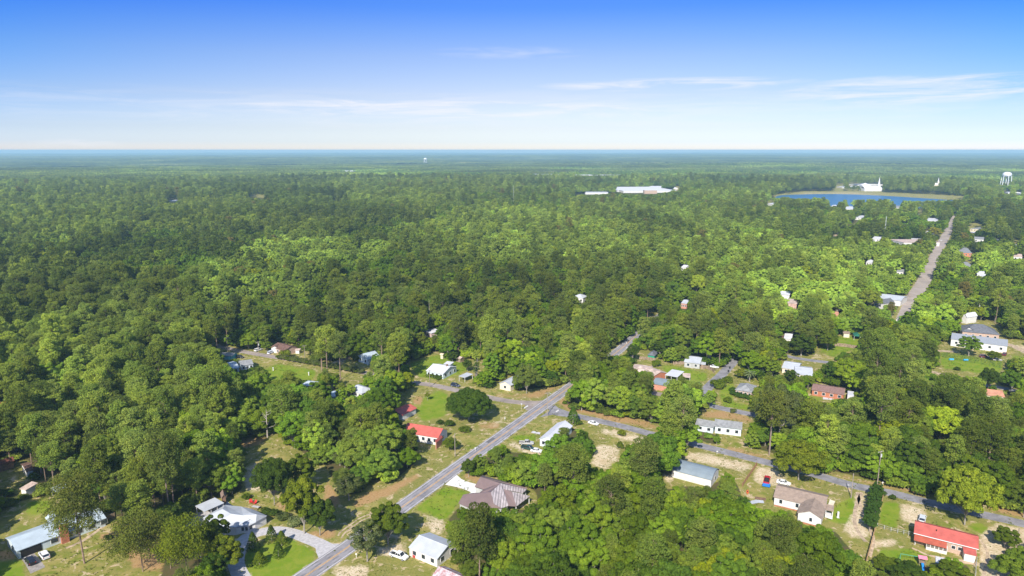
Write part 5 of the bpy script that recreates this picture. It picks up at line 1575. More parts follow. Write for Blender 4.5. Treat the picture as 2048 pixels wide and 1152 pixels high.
def tile(name, pinef, size=60, n=46):
    Cs, Ns, Vs, Ss = [], [], [], []
    for k in range(n):
        x, y = (rng.random(2) - .5) * size
        isp = rng.random() < pinef
        h = (17 if isp else 12.5) * (0.75 + .4 * rng.random()); r = (3.3 if isp else 5.2) * (0.8 + .5 * rng.random())
        m = 42
        d = sph(m * 2); d = d[d[:, 2] > -0.1][:m]
        c = np.array([x, y, h - r * .8]); Cs.append(c + d * r * (.82 + .3 * rng.random(len(d)))[:, None])
        Ns.append(d + rng.normal(size=d.shape) * .4 + [0, 0, .2]); b0 = rng.random() * .7
        Vs.append(np.clip(b0 + rng.random(len(d)) * .35, 0, 1)); Ss.append(1.25 * (.7 + .6 * rng.random(len(d))))
    # shaded floor between the crowns is the ground itself
    return leaves(name, np.concatenate(Cs), np.concatenate(Ns), np.concatenate(Ss), leaf_m, np.concatenate(Vs))


TILES = [tile('woods patch', f) for f in (0.1, 0.35, 0.6, 0.85)]

# ------------------------------------------------------------------ where the woods stand
TINTZ = Mask(); TINTZ.a[:] = 0.0
for reg, val, pts in [
    ('x', 1.0, [(368, 560), (400, 525), (470, 500), (540, 470), (620, 462), (700, 480), (800, 490), (760, 515), (640, 520), (620, 590), (520, 600), (440, 640), (380, 610)]),
    ('x', 0.8, [(0, 470), (120, 455), (300, 450), (520, 452), (560, 462), (400, 470), (250, 462), (100, 500), (0, 520)]),
    ('x', 0.7, [(100, 445), (530, 448), (520, 458), (120, 455)]), ('x', 0.5, [(0, 405), (300, 395), (330, 415), (120, 425), (0, 445)]),
    ('x', 0.8, [(1180, 398), (1290, 405), (1370, 420), (1420, 415), (1460, 440), (1540, 440), (1545, 455), (1440, 470), (1330, 440), (1200, 430)]),
    ('x', 0.95, [(1320, 480), (1380, 462), (1520, 470), (1560, 455), (1560, 480), (1480, 500), (1330, 495)]),
    ('x', 0.6, [(820, 478), (980, 480), (960, 505), (800, 500)]), ('x', 0.6, [(680, 400), (800, 395), (920, 398), (860, 412), (700, 410)]),
    ('x', 0.7, [(1440, 500), (1520, 500), (1540, 540), (1450, 550)]), ('x', 0.9, [(1400, 600), (1500, 600), (1520, 660), (1420, 650)]) if False else ('x', 0.5, [(1700, 560), (1780, 580), (1800, 640), (1700, 640)]),
    ('x', 0.55, [(560, 850), (760, 860), (790, 900), (700, 905), (590, 890)]), ('x', 0.5, [(0, 640), (300, 640), (460, 700), (420, 790), (200, 800), (0, 700)]),
    ('x', -0.45, [(880, 960), (1300, 1010), (1700, 1100), (1700, 1152), (880, 1152)]), ('x', 0.4, [(1120, 780), (1400, 740), (1500, 800), (1400, 850), (1160, 830)]),
    ('x', -0.8, [(430, 375), (520, 378), (660, 385), (720, 400), (560, 408), (440, 400)]), ('x', -0.8, [(540, 408), (800, 410), (800, 436), (620, 432), (540, 428)]),
    ('x', -0.7, [(0, 495), (150, 500), (260, 470), (540, 470), (430, 520), (330, 520), (120, 530), (0, 540)]), ('x', -0.6, [(60, 430), (500, 425), (560, 450), (150, 442)]),
    ('x', -0.7, [(500, 335), (700, 333), (700, 345), (520, 343)]), ('x', -0.5, [(0, 325), (240, 330), (240, 340), (0, 342)]),
    ('x', -0.5, [(1500, 800), (1900, 800), (2048, 900), (2048, 1010), (1800, 960), (1500, 900)]), ('x', -0.4, [(460, 600), (700, 620), (740, 690), (480, 680)]),
    ('x', -0.55, [(380, 720), (560, 740), (560, 860), (470, 880), (380, 800)]), ('x', -0.5, [(1720, 650), (1880, 640), (1880, 740), (1740, 740)]),
    ('x', -0.5, [(1250, 370), (1500, 350), (1560, 380), (1260, 372)]),
]:
    TINTZ.poly(pts, val)
TINTZ = TINTZ.blur(6)
PINEZ = Mask(); PINEZ.a[:] = 0.22
for val, pts in [
    (0.74, [(0, 520), (360, 560), (440, 660), (460, 800), (380, 1000), (220, 1152), (0, 1152)]), (0.75, [(0, 300), (1100, 300), (1100, 350), (700, 460), (0, 470)]), (0.45, [(1100, 300), (2048, 300), (2048, 350), (1100, 360)]),
    (0.5, [(1500, 780), (2048, 780), (2048, 1010), (1560, 900)]), (0.9, [(1500, 358), (1920, 358), (1920, 386), (1500, 386)]), (0.08, [(900, 980), (1720, 980), (1720, 1152), (900, 1152)]),
    (0.04, [(368, 560), (540, 470), (800, 490), (620, 590), (440, 640)]), (0.95, [(540, 408), (800, 410), (800, 436), (540, 428)]), (0.9, [(430, 375), (720, 378), (720, 402), (440, 404)]),
    (0.4, [(1100, 560), (1320, 640), (1160, 760), (1080, 680)]), (0.6, [(470, 500), (1000, 520), (1000, 560), (640, 560)]) if False else (0.25, [(0, 0), (1, 0), (1, 1)]),
]:
    PINEZ.poly(pts, val)
OPENB = OPEN.blur(0)


def road_clear(x, y, pad=1.5):
    ok = np.ones(len(x), bool)
    for C, w in ROADS:
        c = C[::2]
        b0, b1 = c.min(0) - 15, c.max(0) + 15
        s = np.where((x > b0[0]) & (x < b1[0]) & (y > b0[1]) & (y < b1[1]))[0]
        for k0 in range(0, len(s), 5000):
            ix = s[k0:k0 + 5000]
            d = np.sqrt((x[ix, None] - c[None, :, 0]) ** 2 + (y[ix, None] - c[None, :, 1]) ** 2).min(1)
            ok[ix[d < w / 2 + pad]] = False
    return ok


def foot_clear(x, y, pad=1.2):
    ok = np.ones(len(x), bool)
    for cx, cy, ux, uy, hu, hv in FOOT:
        dx_, dy_ = x - cx, y - cy
        ok &= ~((np.abs(dx_ * ux + dy_ * uy) < hu + pad) & (np.abs(-dx_ * uy + dy_ * ux) < hv + pad))
    return ok


def covers_open(x, y, z0, r, h, low):
    """share of the crown outline that would hide ground the photograph shows open"""
    hit = np.zeros(len(x)); n = 0
    for fz in (0.97, 0.80, 0.62, 0.45):
        rr = r * {0.97: 0.25, 0.80: 0.75, 0.62: 0.92, 0.45: 0.85}[fz]
        for sx in (-1, -0.5, 0, 0.5, 1):
            a, b_, _ = proj(x + sx * rr, y, z0 + h * (low + (1 - low) * (fz - .3) / .7))
            hit += OPENB.at(a, b_) + 2.5 * (BDEPTH.at(a, b_) > y + 4); n += 1
    for fz, rf in ((0.0, 0.7), (0.0, -0.7), (-0.45, 0.0), (-0.8, 0.0)):
        a, b_, _ = proj(x + rf * r, y, z0 + h * (low + low * min(fz, 0)) + h * 0.04)
        hit += 0.8 * OPENB.at(a, b_) * (fz == 0) + 2.0 * (BDEPTH.at(a, b_) > y + 4)
    return hit / n


def scatter(sp, dmin, dmax, seed):
    g = np.random.default_rng(seed)
    half = dmax * 0.95
    xs = np.arange(-half, half, sp); ys = np.arange(dmin * 0.6, dmax, sp * 0.92)
    X, Y = np.meshgrid(xs, ys)
    X = X + (np.arange(len(ys)) % 2)[:, None] * sp / 2
    X = (X + (g.random(X.shape) - .5) * sp * 0.85).ravel(); Y = (Y + (g.random(Y.shape) - .5) * sp * 0.85).ravel()
    D = np.hypot(X, Y)
    px, py, dd = proj(X, Y, 10.0)
    k = (D >= dmin) & (D < dmax) & (np.abs(px - 1024) < 1024 + 330) & (py < 1152 + 260) & (dd > 50)
    return X[k], Y[k]


DK = (0.075, 0.115, 0.018); MD = (0.125, 0.165, 0.018); LM = (0.180, 0.245, 0.030); OL = (0.125, 0.145, 0.050); YG = (0.190, 0.220, 0.022); YL = (0.35, 0.43, 0.035)
PN = (0.165, 0.180, 0.036)
MAN = [
    ('live0', (938, 841), 14.5, 11.0, (0.080, 0.130, 0.018), 'oak_tree', 'huge round dark green live oak on the lawn beside the main road'),
    ('live1', (549, 1009), 16.5, 6.6, DK, 'oak_tree', 'dark dense oak standing in the dry field above the picnic spot'),
    ('oak1', (603, 978), 13, 5.4, MD, 'oak_tree', 'mid green oak right behind the dark oak of the dry field'),
    ('oak0', (609, 1067), 20, 6.2, YG, 'oak_tree', 'tall yellow green oak with a bare pale limb beside the curved gravel drive'),
    ('oak3', (640, 1071), 13, 5.0, DK, 'oak_tree', 'dark leafy oak right next to the yellow green oak at the gravel drive'),
    ('sparse0', (698, 1001), 8.5, 5.4, OL, 'oak_tree', 'olive thin-crowned tree in the shade by the road, below its twin'),
    ('sparse0', (690, 944), 8.5, 5.0, OL, 'oak_tree', 'olive thin-crowned tree above its twin, in the dry field'),
    ('sparse0', (735, 1123), 12.0, 5.6, (0.15, 0.17, 0.07), 'oak_tree', 'thin pale twiggy tree at the edge of the road, bottom centre'),
    ('oak4', (776, 1088), 13.0, 6.0, MD, 'oak_tree', 'green tree overhanging the road just behind the pale twiggy tree'),
    ('cone', (543.5, 1082), 5.2, 1.9, DK, 'cone_tree', 'conical young evergreen at the top of the oval lawn'),
    ('cone', (506.6, 1099), 5.6, 2.0, DK, 'cone_tree', 'conical evergreen hugging the inner bend of the gravel drive'),
    ('cone', (563.8, 1091), 4.8, 1.9, MD, 'cone_tree', 'bright round-topped young evergreen in the middle of the oval lawn'),
    ('cone', (557.4, 1113), 4.6, 1.7, DK, 'cone_tree', 'slim conical evergreen in the centre right of the oval lawn'),
    ('cone', (519, 1129), 4.0, 2.2, MD, 'cone_tree', 'broad low evergreen nearest the bottom of the oval lawn'),
    ('bigpine', (169, 1127), 26.0, 7.2, PN, 'pine_tree', 'lone tall pine standing in front of the long blue roof, bottom left'),
    ('widepine', (286, 1143), 15.5, 7.6, PN, 'pine_tree', 'sprawling broad pine at the bottom left, branches low'),
    ('widepine', (376, 1158), 16, 6.4, YG, 'pine_tree', 'low spreading bright pine cut off by the bottom edge'),
    ('oak1', (432, 1108), 12.5, 4.3, MD, 'oak_tree', 'leafy tree directly in front of the joined silver hip roofs'),
    ('oak3', (402, 1116), 10.0, 4.4, MD, 'oak_tree', 'broad tree left of the gravel bend'),
    ('oak4', (452, 1144), 11, 5.2, YG, 'oak_tree', 'light green tree over the gravel drive at the bottom'),
    ('oak0', (330, 1075), 10.5, 5.0, DK, 'oak_tree', 'dark tree behind the sprawling pine'),
    ('oak2', (902, 900), 5.0, 3.4, MD, 'small_tree', 'small round tree before the red-roofed house porch'),
    ('bush', (880, 848.5), 2.2, 1.9, DK, 'bush', 'smallest dark bush beside the red-roofed house'),
    ('bush', (899, 852), 2.8, 2.5, DK, 'bush', 'round dark bush between the red-roofed house and the live oak'),
    ('bush', (929, 863), 2.3, 3.0, MD, 'bush', 'low spreading bush on the verge below the live oak'),
    ('cone', (1146, 849), 8.0, 3.0, (0.085, 0.15, 0.02), 'cone_tree', 'bright conical tree at the corner by the parked white car'),
    ('bush', (1158, 849.5), 2.2, 1.6, MD, 'bush', 'small bush at the foot of the corner conical tree'),
    ('bush', (1243, 872), 3.0, 2.0, YG, 'bush', 'round clipped bush beside the right side street'),
    ('bush', (1240, 897), 3.2, 1.6, MD, 'bush', 'dark bush on the pale sandy lot'),
    ('oak3', (937, 954), 7.0, 3.0, DK, 'small_tree', 'small dark tree on the orange straw by the white drive'),
    ('live1', (1929, 1050), 19.0, 8.6, (0.27, 0.32, 0.03), 'oak_tree', 'large yellow green tree by the street above the long red roof'),
    ('oak1', (2009, 1096), 6.5, 3.6, MD, 'small_tree', 'small dark tree on the sand right of the long red roof'),
    ('oak2', (2025, 1166), 8.5, 5.4, LM, 'oak_tree', 'bright green bushy tree in the bottom right corner'),
    ('oak3', (2040, 1128), 5.0, 3.0, LM, 'small_tree', 'small bright tree above the bottom right corner tree'),
    ('live1', (1597, 960), 14.5, 9.2, YG, 'oak_tree', 'broad bright oak spreading over the right side street'),
    ('pine2', (1538, 909), 25, 5.5, PN, 'pine_tree', 'tall bare-stemmed pine rising at the wood edge behind the blue grey roof'),
    ('live1', (1440, 830), 17, 7.5, OL, 'oak_tree', 'broad olive green oak between the grey hip roof and the stepped grey roof') if False else ('oak2', (1558, 872), 22, 9.5, OL, 'oak_tree', 'broad olive green oak right of the grey hip-roofed house'),
    ('oak0', (1878, 892), 17.5, 8.2, YL, 'yellow_tree', 'bright yellow crowned tree standing alone among dark pines at right'),
    ('palm', (1499, 764), 7.0, 3.0, (0.20, 0.24, 0.13), 'palm_tree', 'pale feathery palm beside the fence of the grey hip roof house'),
    ('oak1', (1544, 754), 9.5, 4.4, LM, 'small_tree', 'light green tree left of the long silver white roof'),
    ('oak0', (1581, 768), 8, 3.6, DK, 'small_tree', 'dark tree in front of the long silver white roof'),
    ('oak2', (1489, 735), 6, 4.0, YL, 'small_tree', 'low yellowish tree left of the palm') if False else ('oak2', (1483, 757), 5.5, 3.6, YG, 'small_tree', 'low yellowish tree left of the palm'),
    ('bush', (1436, 776), 5.0, 4.4, MD, 'bush', 'big rounded bush on the left of the little street'),
    ('bush', (1455, 765), 3.6, 3.0, MD, 'bush', 'smaller bush beside the big rounded one'),
    ('bush', (1455, 805), 3.0, 2.2, MD, 'bush', 'round bush on the front lawn of the grey hip roof house'),
    ('bush', (1466, 826), 2.4, 1.6, OL, 'bush', 'small olive bush at the street edge'),
    ('vine', (953, 766), 16.5, 1.7, (0.12, 0.17, 0.035), 'vine_snag', 'tall narrow dead trunk wrapped in vines beside the turquoise cottage'),
    ('oak2', (1053, 787), 15, 6.6, (0.165, 0.205, 0.045), 'oak_tree', 'pale spreading tree at the roadside right of the beige cottage'),
    ('oak3', (935, 743), 7.0, 2.8, DK, 'small_tree', 'small dark upright tree behind the small carport'),
    ('oak0', (905, 724), 6.5, 3.4, DK, 'small_tree', 'dark tree between playhouse and pinkish shed'),
    ('bush', (862, 753), 2.0, 3.0, MD, 'bush', 'hedge bush at the left front of the turquoise cottage'),
    ('bush', (876, 757), 2.2, 3.2, DK, 'bush', 'hedge bush before the middle of the turquoise cottage'),
    ('sparse0', (936, 801.5), 5.6, 2.6, YL, 'small_tree', 'tiny yellow sapling on the lawn behind the red garage') if False else ('sparse0', (855, 801), 4.2, 1.6, YG, 'small_tree', 'tiny sapling on the lawn behind the red garage'),
    ('oak1', (1937, 712), 12.0, 6.4, (0.15, 0.23, 0.03), 'oak_tree', 'fresh green tree in front of the long white hall'),
    ('oak3', (1987, 721), 5.5, 3.8, MD, 'small_tree', 'small tree by parked cars in front of the long white hall'),
    ('oak2', (1976, 779), 11, 5.0, DK, 'small_tree', 'dark conical tree below the garden rows'),
    ('bush', (1914, 741), 2.4, 1.8, DK, 'bush', 'single round shrub between the garden rows'),
    ('live1', (1392, 590), 17, 8.5, (0.36, 0.42, 0.05), 'yellow_tree', 'yellow crowned tree in the deep woods above the wooded road'),
    ('oak0', (1868, 475), 15, 9, (0.30, 0.27, 0.03), 'yellow_tree', 'golden round tree at the top left of the long street'),
    ('oak1', (1808, 450), 15, 9, YL, 'yellow_tree', 'yellow green tree above the white school building'),
    ('oak2', (1738, 618), 15, 9.0, (0.24, 0.28, 0.04), 'yellow_tree', 'yellow tree left of the long pale building'),
    ('oak0', (1320, 712), 9.5, 5.5, DK, 'oak_tree', 'dark rounded oak by the fence below the green shed'),
    ('oak3', (1265, 722), 10, 3.6, DK, 'small_tree', 'dark upright tree at the road edge left of the green shed'),
    ('bush', (1312, 733), 4.0, 2.8, MD, 'bush', 'bush at the corner of the fenced grassy yard'),
    ('oak1', (1602, 712), 13, 7.5, DK, 'oak_tree', 'dark round tree below the silver roofed cottage'),
    ('oak2', (1655, 701), 12, 6.0, MD, 'oak_tree', 'green tree left of the grassy yard with the board fence'),
    ('bush', (571, 716), 5.5, 3.6, YG, 'small_tree', 'small light green tree at the bend of the upper left street'),
    ('oak1', (534, 702), 6.0, 3.4, LM, 'small_tree', 'light feathery tree before the dark brown roofed house'),
    ('bush', (519, 1003), 1.6, 1.5, MD, 'bush', 'small shrub on the bare ground by the red lawn chairs') if False else ('bush', (492, 998), 2.0, 1.8, MD, 'bush', 'small shrub on the bare ground by the red lawn chairs'),
    ('bush', (533, 1029), 2.4, 2.2, DK, 'bush', 'dark shrub at the corner of the joined silver roofs'),
    ('bush', (548, 1031), 2.2, 2.0, DK, 'bush', 'dark shrub right beside the corner shrub'),
    ('bush', (565, 1038), 2.4, 2.6, OL, 'bush', 'olive shrub between the house and the tall yellow green oak'),
    ('bush', (592, 1050), 3.0, 3.0, (0.16, 0.19, 0.09), 'bush', 'pale green palmetto clump at the foot of the tall oak'),
    ('oak3', (1768, 1148), 5.5, 3.4, MD, 'small_tree', 'rounded green tree right of the long wooden fence at the bottom'),
    ('oak0', (1815, 1172), 6.6, 5.4, DK, 'oak_tree', 'dark tree crown at the bottom edge under the pink canopy'),
    ('oak1', (1898, 1176), 7.0, 5.2, MD, 'oak_tree', 'green tree crown at the bottom edge under the long red roof'),
]

def reserve(base, Hm, Rm):
    p = G(*base)
    a = np.linspace(0, 6.283, 14, endpoint=False)
    cx, cy, d_ = proj(p[0], p[1], Hm * 0.58)
    ry = Hm * 0.40 * FPX / d_ * 0.92; rx = Rm * 0.82 * FPX / d_
    tmp = Mask(); tmp.poly([(float(cx + rx * math.cos(t_)), float(cy + ry * math.sin(t_))) for t_ in a], p[1])
    BDEPTH.a = np.maximum(BDEPTH.a, tmp.a)


TREES = []   # per accepted tree: x,y,z,kind,scale_xy,scale_z,rot,tint

OAK_T = np.array([(0.105, 0.150, 0.018), (0.080, 0.125, 0.020), (0.135, 0.172, 0.022), (0.060, 0.100, 0.020), (0.120, 0.150, 0.034), (0.092, 0.140, 0.016)])
PINE_T = np.array([(0.125, 0.145, 0.040), (0.100, 0.125, 0.036), (0.155, 0.172, 0.042), (0.115, 0.132, 0.046)])


def tints(px, py, X, Y, isp, g):
    z = TINTZ.at(px, py)
    n = vnoise(X, Y, 55, 9) * 0.45 + vnoise(X, Y, 260, 2) * 0.55
    st = np.clip((vnoise(X, Y, 230, 91) - 0.55) * 3, 0, 1) * (Y > 420) * (z < .3)
    z = np.where((st > 0) & (z > -.2), np.maximum(z, st * .85), z)
    st = np.clip((vnoise(X, Y, 190, 92) - 0.6) * 3, 0, 1) * (Y > 420)
    z = np.where((st > 0) & (z < .3), np.minimum(z, -st * .8), z)
    o = OAK_T[g.integers(0, len(OAK_T), len(X))]; p = PINE_T[g.integers(0, len(PINE_T), len(X))]
    c = np.where(isp[:, None], p, o)
    lime = np.array([0.275, 0.335, 0.095]); dark = np.array([0.066, 0.088, 0.020]); yellow = np.array([0.30, 0.33, 0.03])
    zl = np.clip(z, 0, 1)[:, None] * np.where(isp, .35, .8)[:, None] * (0.55 + .45 * g.random((len(X), 1)))
    c = c * (1 - zl) + lime * zl
    zd = np.clip(-z, 0, 1)[:, None] * .75
    c = c * (1 - zd) + dark * zd
    c = c * 1.44 * (0.52 + 0.98 * n[:, None]) * (0.66 + 0.70 * g.random((len(X), 1)))
    y = (g.random(len(X)) < 0.022) & ~isp
    c[y] = yellow * 0.8
    b_ = (g.random(len(X)) < 0.006) & (Y > 420)
    c[b_] = np.array([0.19, 0.15, 0.07])
    c = c * np.array([1.08, 1.12, 0.74])
    return c


for _m in MAN:
    reserve(_m[1], _m[2], _m[3])


def plant(X, Y, seed, oaks, pines, scales):
    """accept the biggest size that keeps the open ground of the photograph open"""
    g = np.random.default_rng(seed)
    Z = terrain(X, Y)
    px, py, dd = proj(X, Y, Z)
    ptx, pty, _ = proj(X, Y, Z + 12)
    isp = g.random(len(X)) < PINEZ.at(ptx, pty) + (vnoise(X, Y, 60, 21) - .5) * .5
    kind = np.where(isp, g.integers(0, len(pines), len(X)) + len(oaks), g.integers(0, len(oaks), len(X)))
    R0 = np.array([a[0] for a in oaks + pines])[kind]; H0 = np.array([a[1] for a in oaks + pines])[kind]
    bx = OPENB.at(px, py) < 0.5
    ok = bx & foot_clear(X, Y) & road_clear(X, Y) & ~in_poly(X, Y, LAKE)
    for _m in MAN:
        mp_ = G(*_m[1]); ok &= (X - mp_[0]) ** 2 + (Y - mp_[1]) ** 2 > (_m[3] * 0.75) ** 2
    sz = np.zeros(len(X))
    SZ = 0.82 + .42 * g.random(len(X)) ** 1.5
    jitter = 0.72 + 0.62 * g.random(len(X)) ** 1.4
    jitter = np.where(g.random(len(X)) < 0.08, 1.28, jitter)
    for s in scales:
        todo = ok & (sz == 0)
        if not todo.any(): break
        ix = np.where(todo)[0]
        sj = s * jitter[ix]
        cov = covers_open(X[ix], Y[ix], Z[ix], R0[ix] * sj, H0[ix] * sj * SZ[ix], np.where(isp[ix], 0.42, 0.2))
        lim = 0.055 if s > 0.6 else 0.16
        sz[ix[cov <= lim]] = sj[cov <= lim]
    k = sz > 0
    c = tints(ptx, pty, X, Y, isp, g)
    return [a[k] for a in (X, Y, Z, kind, sz, g.random(len(X)) * 6.283, dd, isp)] + [c[k], SZ[k]]


near_o = [(KIND['oak%d' % k][2], KIND['oak%d' % k][3]) for k in range(5)]; near_p = [(KIND['pine%d' % k][2], KIND['pine%d' % k][3]) for k in range(4)]
X, Y = scatter(6.0, 105, 640, 1)
A_near = plant(X, Y, 5, near_o, near_p, (0.88, 0.66, 0.47, 0.32))
X, Y = scatter(7.0, 640, 1500, 2)
A_mid = plant(X, Y, 6, [(m[1], m[2]) for m in MID[:3]], [(m[1], m[2]) for m in MID[3:]], (0.95, 0.7, 0.45))
X, Y = scatter(9.0, 1500, 2600, 3)
A_mid2 = plant(X, Y, 7, [(m[1], m[2]) for m in MID[:3]], [(m[1], m[2]) for m in MID[3:]], (1.12, 0.8))
print('trees near/mid', len(A_near[0]), len(A_mid[0]), len(A_mid2[0]))
# shrubs and saplings under the edges of the woods
X, Y = scatter(4.6, 128, 520, 8)
px, py, dd = proj(X, Y, 0.5)
edge = OPEN.blur(9).at(px, py)
k = (edge > 0.03) & (OPENB.at(px, py) < .5)
X, Y = X[k], Y[k]
A_bush = plant(X, Y, 9, [(1.6, 1.9)], [(1.6, 1.9)], (2.6, 1.8, 1.2, 0.7))

# ---- individuals: the trees that show largest stand as objects of their own
def link_tree(name, kind, loc, s, rz, tint, label, cat, group=None, sz=1.0, trunk=True, trunk_mesh=None):
    r = empty(name, loc, label, cat, group)
    r.rotation_euler = (0, 0, rz); r.scale = (s, s, s * sz)
    tm, cm_, _, _ = KIND[kind]
    c = bpy.data.objects.new('crown', cm_); COL.objects.link(c); c.parent = r
    c['tint'] = [float(tint[0]), float(tint[1]), float(tint[2]), 1.0]
    t_ = bpy.data.objects.new('trunk', tm); COL.objects.link(t_); t_.parent = r
    return r


def manual(kind, base, Hm, Rm, tint, name, label, cat='tree', rz=None, group=None):
    p = G(*base)
    _, _, r0, h0 = KIND[kind]
    s = Rm / r0
    return link_tree(name, kind, (p[0], p[1], 0), s, rz if rz is not None else (base[0] * 7.3 % 6.28), tint, label, cat, group, sz=(Hm / h0) / s)


for kd, base, Hm, Rm, tint, nm, lb in MAN:
    manual(kd, base, Hm, Rm, tint, nm, lb, cat='bush' if nm == 'bush' else 'tree')
for k, (zx, zy) in enumerate([(880, 555), (868, 600), (862, 650), (850, 700), (842, 750), (826, 800)]):
    manual('oak3' if k % 2 else 'oak1', q1('f', zx, zy), 6.2 if k else 6.8, 2.3, (0.065, 0.12, 0.024), 'hedge_tree', 'dark small tree in the dense hedge row along the long wooden fence', group='hedge trees along the long wooden fence')
for k, (zx, zy) in enumerate([(985, 560), (935, 520), (1012, 548)]):
    if k == 0: continue
    manual('bush', q1('f', zx, zy), 2.0, 1.3, DK, 'bush', ('', 'tiny clipped ball bush at the top end of the wooden fence', 'clipped ball bush beside the street near the wooden fence')[k], 'bush')
row = [(777 + 26 * k, 385 + 4.6 * k) for k in range(26)]
for k, (zx, zy) in enumerate(row):
    manual('bush', q1('j', zx, zy), 2.6 + 1.2 * ((k * 7) % 3) / 2, 1.9 + .4 * (k % 2), OL if k % 3 else MD, 'hedge_bush', 'bush in the scrubby hedge row beside the upper left street', 'bush', group='hedge row beside the upper left street')
for k, (zx, zy) in enumerate([(1050, 590), (1080, 600), (1110, 612), (1140, 618), (1170, 625), (1045, 565)]):
    manual('bush', q1('g', zx, zy), 2.4, 2.2, (0.07, 0.13, 0.02), 'hedge_bush', 'clipped bush in the round hedge before the grey hip roof house', 'bush', group='round hedge of the grey hip roof house')


def snag(base, Hm, nb, label, bare=True, rr=0.22):
    p = G(*base)
    r = root('dead_tree', (p[0], p[1], 0), label, 'tree')
    g = np.random.default_rng(int(base[0]))
    mb = MB(); mb.tube((p[0], p[1], 0), (p[0] + .3, p[1], Hm), rr, 0.07, n=7); mb.build('trunk', dead_m, r)
    for k in range(nb):
        z = Hm * (0.35 + 0.6 * k / nb); a = g.random() * 6.28; l_ = (1 - k / nb * .6) * Hm * .25
        mb = MB(); e_ = (p[0] + l_ * math.cos(a), p[1] + l_ * math.sin(a), z + l_ * .35)
        mb.tube((p[0] + .3 * z / Hm, p[1], z), e_, rr * .45, 0.05, n=5); mb.tube(e_, (e_[0] + .8 * math.cos(a + .6), e_[1] + .8 * math.sin(a + .6), e_[2] + .9), 0.05, 0.02, n=4)
        mb.build('limb', dead_m, r)


snag((535, 876.5), 12.5, 8, 'dead pine with bare reddish limbs at the top corner of the dry field', rr=0.3)
snag((858.7, 656), 19, 3, 'tall bare dead trunk above the small pinkish shed')
snag((1338, 905 - 1), 9, 5, 'bare trunk in the woods behind the right side street') if False else None
snag(q1('d', 1650, 790), 9, 4, 'bleached broken trunk in the bottom centre woods')

# automatic near trees: big ones as objects, the others join the wood
Xn, Yn, Zn, Kn, Sn, Rn, Dn, Pn, Cn, SZn = A_near
ssize = (np.where(Pn, 4.2, 6.2) * Sn) * (np.where(Pn, 20, 13) * Sn) / Dn ** 2
pxn, pyn, _ = proj(Xn, Yn, Zn + 8)
inside = (pxn > -40) & (pxn < 2088) & (pyn < 1190)
mine = np.zeros(len(Xn), bool)
for flag in (True, False):
    ix = np.where((Pn == flag) & inside)[0]
    ix = ix[np.argsort(-ssize[ix])][:300 - (4 if flag else 75)]
    mine[ix] = True
REG = [(lambda x, y: x < 480, 'the left woods'), (lambda x, y: (x < 900) & (y < 960), 'the woods left of the main road'), (lambda x, y: (x < 1000) & (y >= 960), 'the lower left yards'),
       (lambda x, y: (x >= 880) & (x < 1560) & (y > 880), 'the bottom centre woods'), (lambda x, y: (x >= 1000) & (x < 1480) & (y <= 880), 'the woods beside the crossroads'), (lambda x, y: x >= 1480, 'the right hand woods')]
MARKS = [(110, 1060, 'long blue roof'), (430, 1035, 'joined silver roofs'), (20, 925, 'rusty tin barn'), (50, 965, 'low pinkish shed'), (500, 900, 'dry field corner'), (415, 1008, 'silver carport'), (550, 960, 'dark field oak'),
         (815, 815, 'red roofed garage'), (860, 865, 'red roofed house'), (715, 778, 'hidden bungalow'), (615, 766, 'pale hidden roof'), (490, 730, 'pale blue bungalow'), (425, 692, 'street end'), (565, 695, 'brown roofed house'),
         (733, 714, 'small steep blue roof'), (880, 740, 'turquoise cottage'), (1015, 768, 'beige cottage'), (1100, 870, 'corner cottage'), (990, 985, 'new brown roof'), (860, 1100, 'white cottage'), (905, 1140, 'rusty tin shed'),
         (1095, 800, 'crossroads'), (1320, 765, 'brick garage'), (1240, 690, 'wooded road bend'), (1390, 722, 'lean-to house'), (1440, 850, 'stepped grey roof'), (1490, 775, 'grey hip roof'), (1600, 735, 'silver white roof'),
         (1655, 780, 'brown ranch'), (1405, 945, 'blue grey arched roof'), (1540, 960, 'red pickup'), (1610, 1000, 'tan roof'), (1760, 1060, 'long wooden fence'), (1890, 1070, 'long red roof'), (1877, 840, 'bright yellow tree'),
         (1960, 690, 'long white hall'), (2000, 785, 'salmon roof'), (1600, 930, 'big bright street oak'), (1757, 940, 'transformer pole'), (1930, 990, 'big yellow green tree'), (1220, 930, 'sandy lot'), (60, 800, 'red roof corner'),
         (0, 700, 'left picture edge'), (0, 600, 'upper left edge'), (0, 860, 'left edge above barn'), (300, 640, 'upper left woods'), (330, 800, 'dark left thicket'), (200, 860, 'pine stand'), (250, 740, 'left wood centre'), (2048, 900, 'right picture edge'), (1100, 1152, 'bottom edge left of centre'), (1300, 1100, 'bottom centre thicket'), (1450, 1152, 'bottom edge right of centre'), (1680, 1120, 'bottom right thicket'), (250, 1000, 'left yard hedge')]
